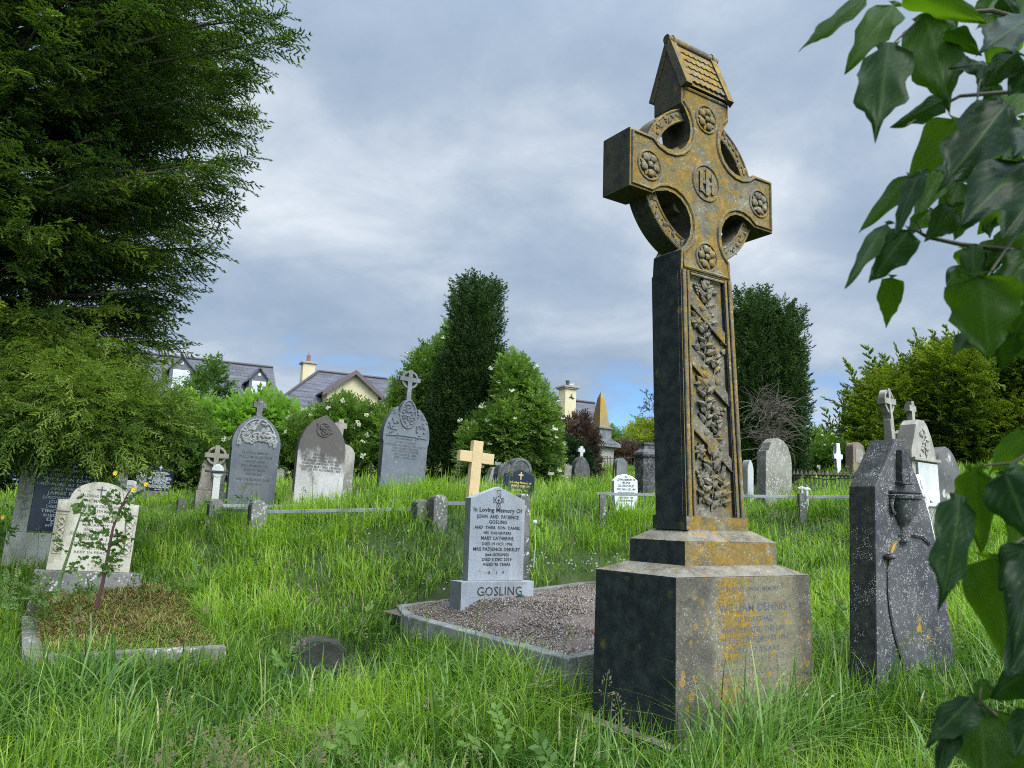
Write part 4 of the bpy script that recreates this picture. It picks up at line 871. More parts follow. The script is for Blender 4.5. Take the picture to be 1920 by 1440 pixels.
    c, wd = place(333, 345, 958, 12, YAW); T = stone_thing('grave_marker', 'small dark stump of stone standing in the grass before the railings', c, YAW, (0, R(3)), wd, .1, 'marker stone'); MB().prism(o_arch(wd + .02, .12, .2), 0, .1, .015).build('marker', POSTST, T)
left_small()

# --- stone posts and iron bars round a grave
def surround():
    p0 = at(478, 998, 10.2); zt = at(478, 938, 10.2)[2]
    T = thing('grave_surround', 'low surround of round topped stone posts joined by flat bars', 'grave railing', (p0[0], p0[1], p0[2]), 0)
    def post(px, ybot, ytop, D, wd=.20, nm='post'):
        c = at(px, ybot, D); h = at(px, ytop, D)[2] - c[2]; o = MB().prism([(-wd / 2, -.45), (wd / 2, -.45)] + [(wd / 2 * math.cos(a), h - wd * .42 + wd * .42 * math.sin(a)) for a in [i * math.pi / 10 for i in range(11)]], 0, .17, .02).build(nm, POSTST, T)
        o.location = Vector(c) - T.location; o.rotation_euler = (R(random.uniform(-2, 2)), R(random.uniform(-2, 3)), YAW); return c, h
    post(484, 1000, 938, 10.1); post(405, 972, 935, 11.6); post(793, 985, 936, 9.6, .17); post(826, 975, 927, 9.5, .19); post(985, 1010, 925, 8.9, .13)
    def bar(a, b_, hw_=.022):
        d = (b_ - a); L = np.linalg.norm(d); yw = math.atan2(d[1], d[0]); o = MB().box(0, L, -.03, .03, -hw_, hw_, bev=.005).build('bar', RAILP, T); o.location = Vector(a) - T.location; o.rotation_euler = (0, -math.asin(d[2] / L), yw)
    bar(at(494, 960, 10.25), at(778, 955, 9.75)); bar(at(412, 955, 11.6), at(476, 958, 10.3)); bar(at(838, 944, 9.6), at(985, 946, 9.1)); bar(at(413, 948, 11.8), at(600, 950, 13.2))
surround()

def middle():
    # plain wooden cross
    c, wd = place(876, 900, 930, 10.4, R(27)); yaw = R(27); T = thing('wooden_cross', 'plain new pale wooden cross leaning slightly in the tall grass', 'grave cross', c, yaw, None, (R(0), R(3.5)))
    h = height(892, 826, c, yaw); k = .07
    MB().box(-k, k, 0, .10, -.4, h, bev=.004).build('upright', WOOD, T); arm = .245; z = h * .70
    b = MB(); b.box(-arm, -k - .001, .002, .098, z - k, z + k, bev=.004); b.box(k + .001, arm, .002, .098, z - k, z + k, bev=.004); b.build('crossbar', WOOD, T)
    # black stone with gold letters + rounded stones behind
    yaw = R(30); c, wd = place(948, 1001, 925, 12.0, yaw); h = height(975, 880, c, yaw); sh = height(1000, 892, c, yaw)
    T = stone_thing('headstone', 'small polished black headstone with gold cross and lettering', c, yaw, (0, R(2)), wd, .15)
    MB().prism(o_peak(wd, sh, h, -.3), 0, .10, .006).build('tablet', BLACK, T)
    b = MB(); small_cross(b, 0, h - .16, .12, -.004, -.0005, .16); b.build('engraved_cross', GOLD, T)
    text_mb([("In Loving Memory of", h - .215, .032, .38), ("JAMES O'BRIEN", h - .27, .036, .34), ("died 14 March 1987", h - .325, .026, .28), ("and his wife", h - .375, .026, .2), ("MARGARET MARY", h - .425, .030, .3), ("Rest in Peace", h - .475, .026, .24)], 0, -.001, .001, .04).build('lettering', GOLD, T, fix=False)
    for px0, px1, yb, yt, D, lb, w_, hs_, lean in ((955, 996, 905, 858, 14.5, 'round headed dark grey headstone behind the small black one', 1, .5, 3), (930, 962, 910, 868, 14.0, 'rounded dark headstone beside the small black one', 1, .6, 8), (915, 945, 905, 875, 15, 'grey headstone tilting back by the rounded pair', 1, .7, 20), (1058, 1074, 893, 871, 20, 'low rounded brown headstone on the far slope', 1, .6, 2)):
        c, wd = place(px0, px1, yb, D, yaw); h = height((px0 + px1) / 2, yt, c, yaw); T = stone_thing('headstone', lb, c, yaw, (0, R(lean)), wd, .2); MB().prism(o_arch(wd, h * hs_, h), 0, .16, .015).build('tablet', DARKLICH if 'dark' in lb else WARM, T)
        if 'round headed' in lb:
            b = MB(); b.tube([(wd * .40 * math.cos(a), -.004, h * hs_ + (h * (1 - hs_)) * .82 * math.sin(a)) for a in [i * math.pi / 14 for i in range(15)]], .015, 6); b.build('moulding', GREY, T)
    c, wd = place(1077, 1106, 895, 20, yaw); h = height(1091, 855, c, yaw); T = stone_thing('headstone', 'pointed dark headstone with small cross on top near the iron fence', c, yaw, (0, 0), wd, .2)
    MB().prism(o_arch(wd, h * .3, h), 0, .2, .02).build('tablet', DARKLICH, T); b = MB(); small_cross(b, 0, h - .03, .28, .04, .12, .3); b.build('finial_cross', WHITE_OLD, T)
    # obelisk
    c = at(1125, 862, 28); T = thing('obelisk', 'tall lichened obelisk on a gabled pedestal behind the iron fence', 'grave monument', c, R(34))
    k = 28 / 1500.0; b = MB(); b.box(-.34, .34, -.34, .34, -.6, .42, bev=.02); b.build('pedestal', PALE, T)
    b = MB(); b.box(-.52, .52, -.52, .52, .42, .52, bev=.02); b.add([(-.52, -.52, .52), (.52, -.52, .52), (.52, .52, .52), (-.52, .52, .52), (-.26, -.26, .74), (.26, -.26, .74), (.26, .26, .74), (-.26, .26, .74)], [(0, 1, 5, 4), (1, 2, 6, 5), (2, 3, 7, 6), (3, 0, 4, 7), (4, 5, 6, 7)])
    for a in range(4): b.add([(-.42, -.53, .52), (.42, -.53, .52), (0, -.53, .73), (-.42, -.2, .52), (.42, -.2, .52), (0, -.2, .73)], [(0, 1, 2), (0, 2, 5, 3), (1, 4, 5, 2)], Matrix.Rotation(a * math.pi / 2, 4, 'Z'))
    b.build('cornice', GREY, T); MB().box(-.27, .27, -.27, .27, .74, 1.06).build('die', GREY, T); MB().box(-.33, .33, -.33, .33, 1.062, 1.12, bev=.01).build('moulding', GREY, T)
    b = MB(); b.box(-.235, .235, -.235, .235, 1.122, 2.20, (-.03, .03, -.03, .03)) if False else None
    b.box(-.235, .235, -.235, .235, 1.122, 2.16, (-.09, .09, -.09, .09)); b.add([(-.09, -.09, 2.16), (.09, -.09, 2.16), (.09, .09, 2.16), (-.09, .09, 2.16), (0, 0, 2.42)], [(0, 1, 4), (1, 2, 4), (2, 3, 4), (3, 0, 4)])
    b.build('shaft', stone("ochre lichened stone", (.22, .19, .12), (.36, .25, .08), ((.40, .24, .04), .45, .8), bs=.3), T)
    # white memorial scroll, hexagonal pillar, pointed stone
    yaw = R(33); c, wd = place(1152, 1196, 945, 11.9, yaw); h = height(1173, 889, c, yaw)
    T = stone_thing('headstone', 'small white marble headstone with shaped top and dark lettering', c, yaw, (0, R(-1.5)), wd, .15)
    MB().prism([(-wd * .40, -.35), (wd * .42, -.35), (wd * .5, h * .45), (wd * .5, h * .80), (wd * .40, h * .86), (wd * .27, h * .94), (0, h), (-wd * .27, h * .96), (-wd * .38, h * .87), (-wd * .5, h * .78), (-wd * .5, h * .4)], 0, .06, .006).build('tablet', WHITE, T)
    text_mb([("IN", h * .88, .028, .05), ("LOVING MEMORY OF", h * .78, .032, wd * .78), ("HELENA", h * .68, .034, wd * .36), ("CULLEN-HURLEY", h * .575, .036, wd * .72), ("WHO DIED 4 DEC. 1909", h * .465, .030, wd * .8), ("AGED 21 YEARS. R.I.P.", h * .36, .026, wd * .7), ("ERECTED BY HER", h * .2, .026, wd * .6), ("LOVING PARENTS", h * .1, .026, wd * .6)], 0, -.001, .001, .03).build('lettering', INK, T, fix=False)
    c = at(1212, 925, 14); T = thing('stone_pillar', 'thick dark octagonal stone pillar with moulded cap beside the big cross', 'grave monument', c, R(20)); STONE_FEET.append((np.array(c) - [0, .2, 0], R(20), .3, .5))
    b = MB(); b.lathe([(.20, -.4), (.205, .62)], 8); b.build('pillar', DARKLICH, T); b = MB(); b.lathe([(.235, .622), (.25, .66), (.235, .70), (.19, .73), (.15, .76), (.14, .83), (.16, .84), (.15, .87), (.0, .875)], 8); b.build('cap', DARKLICH, T)
    for px0, px1, yb, yt, D, lb, mt_ in ((1156, 1176, 893, 859, 18, 'pointed grey headstone in front of the iron fence', GREY), (1226, 1236, 890, 838, 17, 'narrow dark stone pillar half hidden behind the big cross', DARKLICH), (1402, 1413, 915, 862, 13, 'white stone with mottled edge half hidden behind the big cross shaft', WHITE_OLD)):
        c, wd = place(px0, px1, yb, D, yaw); h = height((px0 + px1) / 2, yt, c, yaw); T = stone_thing('headstone', lb, c, yaw, (0, R(1)), wd, .15); MB().prism(o_arch(wd, h * .6, h), 0, .14, .015).build('tablet', mt_, T)
    # iron railings
    def railing(a, b_, n, h, lb, spear, sag=0):
        d = b_ - a; L = float(np.linalg.norm(d[:2])); yw = math.atan2(d[1], d[0]); T = thing('iron_fence', lb, 'fence', a, yw); sl = (b_[2] - a[2]) / L
        for z in (.28 * h, .88 * h):
            MB().tube([(0, 0, z), (L * .5, 0, z + sl * L * .5 - sag * (z > .5 * h)), (L, 0, z + sl * L)], .012, 6).build('rail', IRON, T)
        mb = MB(); mb.tube([(0, 0, -.35), (0, 0, h * (.9 if spear else 1))], .010, 6)
        if spear: mb.lathe([(.012, h * .88), (.034, h * .905), (.040, h * .93), (.022, h * 1.0), (.0, h * 1.09)], 8)
        me = None
        for i in range(n):
            x = L * (i + .5) / n
            if me is None: o = mb.build('paling', IRON, T); me = o
            else: o = me.copy(); COL.objects.link(o); o.parent = T
            o.location = (x, 0, sl * x); o.rotation_euler = (0, random.uniform(-.03, .03), 0)
    railing(at(1092, 895, 24), at(1238, 892, 23), 26, .62, 'plain iron fence of thin upright bars below the obelisk', False)
    railing(at(1486, 946, 15.5), at(1622, 952, 14.6), 17, .62, 'rusty iron fence with spear finials on the grassy slope', True, .05)
    # long low bars left and beyond the big cross
    a, b_ = at(1120, 926, 11.3), at(1605, 932, 10.6); T = thing('grave_surround', 'long low iron bar on short posts running behind the big cross', 'grave railing', a, 0)
    m_ = at(1503, 932, 10.75)
    def bar(p, q_):
        d = q_ - p; L = np.linalg.norm(d); o = MB().box(0, L, -.02, .02, -.02, .02, bev=.004).build('bar', RAILP, T); o.location = Vector(p) - T.location; o.rotation_euler = (0, -math.asin(d[2] / L), math.atan2(d[1], d[0]))
    bar(a, m_ - np.array([.05, 0, 0])); bar(m_ + np.array([.06, 0, 0]), b_)
    for px in (1130, 1503, 1600):
        p = at(px, 932, 11.3 if px < 1300 else 10.7); o = MB().box(-.045, .045, -.045, .045, -.5, .05, bev=.008).build('post', POSTST, T); o.location = Vector(p) - T.location
    # two little white fleur finials on a grave edge beyond
    for i, (px, py) in enumerate(((1503, 922), (1513, 924))):
        p = at(px, py, 11.2 + .1 * i); b = MB(); b.tube([(0, 0, -.35), (0, 0, .02)], .02, 8); b.ball((0, 0, .05), .028, 2, (1, .6, 1.2)); b.ball((-.035, 0, .045), .02, 2); b.ball((.035, 0, .045), .02, 2)
        o = b.build('grave_ornament', WHITE_OLD, None, True); o.location = p; tag(o, 'weathered white carved flower ornament by the low iron bar, ' + ('taller of the pair' if i == 0 else 'nearer the speared fence'), 'grave ornament', 'white grave ornaments')
middle()

def right_side():
    # leaning grey stone beyond the cross
    yaw = R(38); c, wd = place(1436, 1484, 935, 12.0, yaw); h = height(1470, 822, c, yaw)
    T = stone_thing('headstone', 'speckled grey headstone tilting to the side beside the dark yew', c, yaw, (R(-2), R(5.5)), wd, .2)
    MB().prism([(-wd / 2, -.4), (wd / 2, -.4), (wd * .53, h * .62), (wd * .47, h * .76), (wd * .38, h * .9), (wd * .18, h * .985), (0, h), (-wd * .15, h * .985), (-wd * .30, h * .90), (-wd * .38, h * .80), (-wd * .40, h * .745), (-wd * .5, h * .735)], 0, .17, .015).build('tablet', WARM, T)
    # big dark stone with the carved urn
    yaw = R(33.6); c = at(1641, 1283, 5.45); u_ = uvec(yaw); wd = float((on_plane(1790, 1250, c, nvec(yaw)) - c) @ u_); zs = height(1641, 912, c, yaw)
    ctr = c + u_ * wd / 2; T = stone_thing('headstone', 'large dark headstone with steep gabled head and carved draped urn in relief', ctr, yaw, (0, 0), wd, .35)
    def fx(px, py): p = on_plane(px, py, c, nvec(yaw)); return float((p - ctr) @ u_), float(p[2] - c[2])
    ol = [(1680, 823), (1690, 824), (1705, 864), (1719, 896), (1744, 967), (1760, 1040), (1773, 1117), (1790, 1235)]
    P_ = [fx(*q_) for q_ in ol]; lt = fx(1641, 912)
    out = [(-wd / 2, -.45), (wd / 2 + .01, -.45)] + P_[::-1] + [lt]
    MB().prism(out, 0, .20, .012).build('tablet', DARKLICH, T)
    b = MB(); ux, uz = fx(1690, 958); s = .0037
    prof = [(.0, -.215), (.055, -.21), (.055, -.165), (.028, -.155), (.022, -.115), (.04, -.10), (.075, -.06), (.108, .0), (.125, .06), (.128, .075), (.150, .085), (.155, .105), (.135, .115), (.15, .125), (.15, .135), (.03, .14), (.0, .14)]
    prof2 = [(r_ * 1.0, z * 1.0) for r_, z in prof]
    n = 20; rings = [[b.b.verts.new((ux + r_ * math.cos(math.pi + math.pi * k / n), -.85 * r_ * math.sin(math.pi * k / n), uz + z)) for k in range(n + 1)] for r_, z in prof2]
    for A, B_ in zip(rings, rings[1:]):
        for k in range(n): b.b.faces.new((A[k], A[k + 1], B_[k + 1], B_[k]))
    for sx in (-1, 1): b.tube([(ux + sx * (.115 + .035 * math.sin(a)), -.02, uz + .03 + .05 * math.cos(a)) for a in [i * math.pi / 8 for i in range(9)]], .014, 6)
    urn = b.build('carved_urn', DARKLICH, T, True)
    b = MB(); x0, z0 = fx(1686, 866); b.prism([(x0 - .05, z0 - .14), (x0 + .05, z0 - .14), (x0 + .05, z0 - .02), (x0 + .035, z0 + .08), (x0 - .035, z0 + .08), (x0 - .05, z0 - .02)], -.05, .001, .01)
    b.box(x0 - .065, x0 + .065, -.062, .001, z0 - .16, z0 - .141, bev=.004); b.build('carved_flame', DARKLICH, urn)
    b = MB(); pts = [fx(*q_) for q_ in ((1668, 1038), (1664, 1070), (1664, 1110), (1668, 1150), (1676, 1190), (1686, 1225), (1700, 1262))]; b.tube([(x, -.004, z) for x, z in pts], .013, 6)
    pts = [fx(*q_) for q_ in ((1668, 1038), (1676, 1018), (1690, 1006), (1708, 1002), (1728, 1006), (1742, 1020))]; b.tube([(x, -.004, z) for x, z in pts], .016, 6)
    x0, z0 = fx(1661, 1043); b.ball((x0, -.03, z0), .05, 2, (1, .8, .45)); b.ball((x0 - .015, -.04, z0 + .02), .022, 2, (1.6, .8, .4))
    b.build('carved_drape', DARKLICH, T, True)
    # old ringed cross standing behind it
    yaw = R(44); p = at(1680, 880, 9.6); T = thing('celtic_cross', 'slender old ringed stone cross rising behind the urn headstone', 'grave monument', (p[0], p[1], p[2] - .6), yaw, None, (R(-2), R(-3)))
    k = 9.6 / 1500.; b = MB(); H = .6 + 152 * k; b.box(-.085, .085, -.07, .07, -.2, H - 58 * k, (-.05, .05, -.045, .045), .012); b.build('shaft', PALE, T)
    b = MB(); ring_cross(b, 0, H - 76 * k, 76 * k, -.05, .05); b.build('ringed_head', PALE, T)
    # pointed white-grey monument with a small cross
    yaw = R(40); c, wd = place(1716, 1768, 985, 9.3, yaw); h = height(1736, 788, c, yaw); T = stone_thing('headstone', 'tall tapering pale monument with carved monogram, marble panel and cross finial', c, yaw, (R(-1), R(-.5)), wd, .3, 'grave monument')
    w2 = wd * .47; MB().prism([(-w2, -.5), (w2, -.5), (w2 * .98, h * .60), (w2 * .92, h * .70), (w2 * .66, h * .84), (w2 * .44, h * .95), (w2 * .2, h), (-w2 * .2, h), (-w2 * .44, h * .95), (-w2 * .66, h * .84), (-w2 * .92, h * .70), (-w2 * .98, h * .60)], 0, .20, .02).build('body', PALE, T)
    b = MB(); b.box(-w2 * .72, w2 * .80, -.03, .001, h * .18, h * .585, bev=.008); b.build('marble_panel', WHITE_OLD, T)
    b = MB(); b.box(-w2 * 1.02, w2 * .98, -.05, .001, h * .60, h * .63, bev=.006); foliage_relief(b, lambda x, z: abs(x) < w2 * .55 * (1.2 - (z / h)), -w2, w2, h * .66, h * .93, 40, .07, 0, 5); b.build('carving', PALE, T)
    b = MB(); small_cross(b, 0, h - .01, .25, .09, .16, .28); b.build('finial_cross', PALE, T)
    b = MB(); b.box(-w2 * 1.2, -w2 * 1.021, .06, .2, h * .45, h * .70, bev=.03); b.build('side_scroll', PALE, T)
    # broken white marble cross leaning in front
    yaw = R(36); c, wd = place(1728, 1762, 990, 8.7, yaw); T = stone_thing('cross_marker', 'broken white marble cross with rounded lobes leaning before the tapering monument', c, yaw, (R(-6), R(-9)), .3, .12, 'grave cross')
    h = height(1745, 890, c, yaw); b = MB(); zc = h * .56
    b.prism([(-.055, -.4), (.055, -.4), (.05, zc - .10), (-.05, zc - .10)], 0, .07, .01)
    b.prism([(.155 * math.cos(i * .3142), zc + .01 + .135 * math.sin(i * .3142)) for i in range(20)], .006, .066, .012); b.build('body', WHITE, T)
    b = MB()
    for ax, az, rx, rz in ((0, .17, .12, .095), (-.20, .0, .075, .07), (.20, .0, .075, .07)): b.prism([(ax + rx * math.cos(i * .3142), zc + az + rz * math.sin(i * .3142)) for i in range(20)], 0, .072, .012)
    b.build('lobes', WHITE, T)
    b = MB()
    for ax, az, an in ((.02, .10, 1.6), (-.03, .02, .5), (.06, -.03, 2.2), (.0, -.08, 1.2)): b.leaf((ax, zc + az), an, .1, .045, .018, .004)
    b.build('carving', WHITE_OLD, T)
    yaw = R(36); c, wd = place(1764, 1803, 950, 10.3, yaw); h = height(1782, 838, c, yaw); T = stone_thing('headstone', 'dark pointed headstone with white lichen blotches near the ivy', c, yaw, (R(-1), R(-2)), wd, .2)
    MB().prism(o_arch(wd * 1.15, h * .45, h), 0, .16, .02).build('tablet', stone("dark blotched stone", (.10, .095, .09), (.16, .15, .14), ((.05, .05, .05), .5, .6), [((.55, .55, .52), 6, .10)], bs=.5), T)
    c, wd = place(1690, 1709, 862, 14.5, yaw); h = height(1699, 806, c, yaw); T = stone_thing('headstone', 'narrow ochre topped headstone between the ringed cross and tapering monument', c, yaw, (0, 0), wd, .2)
    MB().prism(o_peak(wd, h * .86, h), 0, .16, .012).build('tablet', stone("ochre topped stone", (.20, .18, .13), (.28, .24, .16), ((.33, .22, .07), .5, .6)), T)
    c, wd = place(1568, 1578, 874, 18.3, R(25)); h = height(1573, 831, c, R(25)); T = stone_thing('cross_marker', 'plain white cross on the far slope before the golden hedge', c, R(25), (0, 0), wd, .1, 'grave cross')
    b = MB(); small_cross(b, 0, -.3, h + .3, 0, .08, .125, .165); b.build('cross', WHITE, T)
    c, wd = place(1600, 1622, 868, 18.6, R(35)); h = height(1612, 829, c, R(35)); T = stone_thing('headstone', 'brown arched headstone leaning on the far slope', c, R(35), (R(-3), R(7)), wd, .2)
    MB().prism(o_arch(wd, h * .7, h), 0, .2, .02).build('tablet', stone("brown stone", (.19, .14, .10), (.27, .21, .15), None), T); MB().prism(o_arch(wd * .62, h * .60, h * .84, 0), -.008, .001, .004).build('panel', WARM, T)
    # low stump of stone in the grass
    p = at(596, 1230, 6.6); T = MB().prism([(-.19, -.3), (.2, -.3), (.2, .07), (.15, .115), (.05, .095), (-.02, .13), (-.13, .10), (-.19, .04)], -.05, .17, .03).build('broken_stone', stone('dark mossy rubble', (.03, .03, .027), (.06, .06, .05), ((.03, .045, .012), .5, .8), bs=1)); T.location = p; T.rotation_euler = (R(4), R(5), R(20)); tag(T, 'low mossy stump of broken stone almost buried in grass', 'broken stone'); STONE_FEET.append((p, R(20), .17, .18))
right_side()

# ------------------------------------------------------------------ foliage
def scatter(tV, tT, tTint, pos, fwd, size, tint, r, roll=None, upref=(0, 0, 1)):
    """copies of a twig: template +y runs along fwd"""
    pos = np.asarray(pos, float); n = len(pos); f = fwd / np.linalg.norm(fwd, axis=1, keepdims=True)
    up_ = np.tile(np.array(upref, float), (n, 1)); bad = np.abs((f * up_).sum(1)) > .95; up_[bad] = (1, 0, 0)
    x = np.cross(f, up_); x /= np.linalg.norm(x, axis=1, keepdims=True); z = np.cross(x, f)
    ro = r.normal(0, .5, n) if roll is None else roll; c, s = np.cos(ro)[:, None], np.sin(ro)[:, None]
    x2 = x * c + z * s; z2 = -x * s + z * c
    V = pos[:, None] + size[:, None, None] * (tV[None, :, 0:1] * x2[:, None] + tV[None, :, 1:2] * f[:, None] + tV[None, :, 2:3] * z2[:, None])
    T = (tT[None] + (np.arange(n) * len(tV))[:, None, None]).reshape(-1, 3)
    ti = np.clip(tint[:, None] + tTint[None], 0, 1)
    return V.reshape(-1, 3), T, ti.ravel()
def join(parts):
    V, T, A, k = [], [], [], 0
    for v, t_, a in parts: V.append(v); T.append(t_ + k); A.append(a); k += len(v)
    return np.concatenate(V), np.concatenate(T), np.concatenate(A)
def tmpl(tris):                                               # list of (3 points, tint offset)
    V = np.array([p for t_, _ in tris for p in t_], float); T = np.arange(len(V)).reshape(-1, 3); A = np.repeat([a for _, a in tris], 3)
    return V, T, np.array(A, float)
def twig_broad(n=9, L=1.0, lw=.16, ll=.34, seed=0, droop=.1):
    r = random.Random(seed); t_ = []
    for i in range(n):
        f = .12 + .88 * i / (n - 1); s = 1 if i % 2 else -1; a = s * r.uniform(.5, 1.2) if i < n - 1 else 0
        d = Vector((math.sin(a), math.cos(a), r.uniform(-.5, .35))).normalized(); o = Vector((0, f * L, -droop * f * f)); q_ = ll * r.uniform(.75, 1.2)
        sd_ = d.cross(Vector((r.uniform(-.4, .4), r.uniform(-.4, .4), 1))).normalized() * lw * .5
        m_ = o + d * q_ * .5; ti = r.uniform(-.10, .10) + (.08 if i == n - 1 else 0)
        t_ += [((o, m_ + sd_, o + d * q_), ti), ((o, o + d * q_, m_ - sd_), ti + .03)]
    return tmpl(t_)
def twig_needle(seed=0, n=8, sub=6, drop=.15, flat=.25, nl=.085, nw=.019):
    """scale-leaved spray: side twigs along an axis, each clad in short pointed tufts"""
    r = random.Random(seed); t_ = []
    def tuft(o, d, L, ti):
        for _ in range(3):
            dd = (d + Vector((r.uniform(-.55, .55), r.uniform(-.55, .55), r.uniform(-.4, .4)))).normalized(); s = dd.cross(Vector((r.uniform(-1, 1), r.uniform(-1, 1), 1))).normalized() * nw
            t_.append(((o - s * .8, o + s * .8, o + dd * L), ti))
    for i in range(n):
        f = (i + .5) / n; s = 1 if i % 2 else -1; a = s * r.uniform(.45, .95); d = Vector((math.sin(a), math.cos(a), r.uniform(-flat, flat * .6))).normalized(); o = Vector((0, f, -drop * f * f)); L = .42 * (1 - f * .65) * r.uniform(.7, 1.15)
        for k in range(sub):
            g = (k + .4) / sub; tuft(o + d * L * g + Vector((0, 0, -drop * .4 * g)), d, nl * (1.1 - .3 * g), -.12 + .22 * g * f + r.uniform(-.05, .05))
        tuft(o, Vector((0, 1, 0)), nl, -.1)
    tuft(Vector((0, .97, -drop)), Vector((0, 1, 0)), nl * 1.3, .1)
    return tmpl(t_)
def tw_set(fn, k, **kw): return [fn(seed=s, **kw) for s in range(k)]
def multi(ts, pos, fwd, size, tint, r, **kw):
    w_ = r.integers(0, len(ts), len(pos)); out = []
    for i, t_ in enumerate(ts):
        k = w_ == i
        if k.any(): out.append(scatter(*t_, pos[k], fwd[k], size[k], tint[k], r, **{a: (b[k] if isinstance(b, np.ndarray) and len(b) == len(k) else b) for a, b in kw.items()}))
    return join(out)
def lobes_points(lobes, n, r, depth=.30):
    """points in the outer shell of a heap of ellipsoids, with outward directions"""
    C_ = np.array([l[0] for l in lobes], float); A_ = np.array([l[1] for l in lobes], float); ar = (A_[:, 0] * A_[:, 1] * A_[:, 2]) ** (2 / 3); ar /= ar.sum()
    i = r.choice(len(lobes), int(n * 2.2), p=ar); d = r.normal(size=(len(i), 3)); d /= np.linalg.norm(d, axis=1, keepdims=True)
    p = C_[i] + d * A_[i] * (1 - np.abs(r.normal(0, depth * .6, len(i)))[:, None].clip(0, .8)); inside = np.zeros(len(i), bool)
    for k in range(len(lobes)): inside |= (k != i) & ((((p - C_[k]) / A_[k]) ** 2).sum(1) < .45)
    nrm = d / A_[i]; nrm /= np.linalg.norm(nrm, axis=1, keepdims=True); p, nrm, i = p[~inside][:n], nrm[~inside][:n], i[~inside][:n]
    return p, nrm, i
def trunk_mesh(T, pts, rad, limbs=(), m_=None):
    b = MB(); b.tube(pts, rad, 9)
    for l in limbs: b.tube(l[0], l[1], 6)
    return b.build('trunk', m_ or BARK, T, True)

F_ELDER = leafmat("elder leaves", [(0, (.020, .044, .010)), (.35, (.064, .118, .022)), (.65, (.135, .215, .042)), (1, (.25, .33, .08))], .35)
F_BRIGHT = leafmat("ash leaves", [(0, (.03, .07, .012)), (.35, (.10, .19, .028)), (.65, (.19, .32, .05)), (1, (.30, .44, .09))], .45)
F_DARK = leafmat("dark evergreen leaves", [(0, (.006, .014, .006)), (.5, (.018, .042, .014)), (1, (.05, .10, .03))], .2)
F_YEW = leafmat("irish yew needles", [(0, (.016, .036, .012)), (.4, (.045, .092, .024)), (.75, (.10, .17, .036)), (1, (.19, .27, .06))], .15)
F_CYP = leafmat("cypress sprays", [(0, (.018, .044, .012)), (.3, (.060, .110, .020)), (.5, (.135, .200, .028)), (.75, (.28, .35, .036)), (1, (.44, .46, .06))], .35)
F_GOLD = leafmat("golden cypress", [(0, (.014, .036, .006)), (.3, (.065, .120, .012)), (.55, (.18, .25, .018)), (1, (.36, .41, .03))], .3, tr_col=(.55, .7, .06))
F_YEWLT = leafmat("yellow green yew", [(0, (.020, .046, .010)), (.3, (.052, .112, .018)), (.55, (.125, .210, .030)), (1, (.28, .36, .06))], .3)
F_PURPLE = leafmat("purple brown leaves", [(0, (.020, .014, .012)), (.5, (.075, .05, .04)), (1, (.15, .12, .07))], .3, tr_col=(.5, .3, .2))
F_YELLOW = leafmat("yellow green leaves", [(0, (.05, .07, .012)), (.5, (.20, .24, .03)), (1, (.36, .36, .06))], .4)
F_FLOWER = leafmat("creamy blossom", [(0, (.50, .50, .36)), (1, (.72, .72, .58))], .3, .8, .1, (.5, .5, .35))
TW_B = [twig_broad(11, seed=s) for s in range(5)]; TW_BIG = [twig_broad(9, lw=.24, ll=.44, seed=s, droop=.25) for s in range(4)]
TW_N = [twig_needle(seed=s) for s in range(5)]; TW_Y = [twig_needle(seed=20 + s, n=6, sub=3, drop=-.05, flat=.8, nl=.17, nw=.045) for s in range(5)]
TW_L = [twig_needle(seed=40 + s, n=8, sub=4, drop=.12, flat=.3, nl=.13, nw=.036) for s in range(5)]

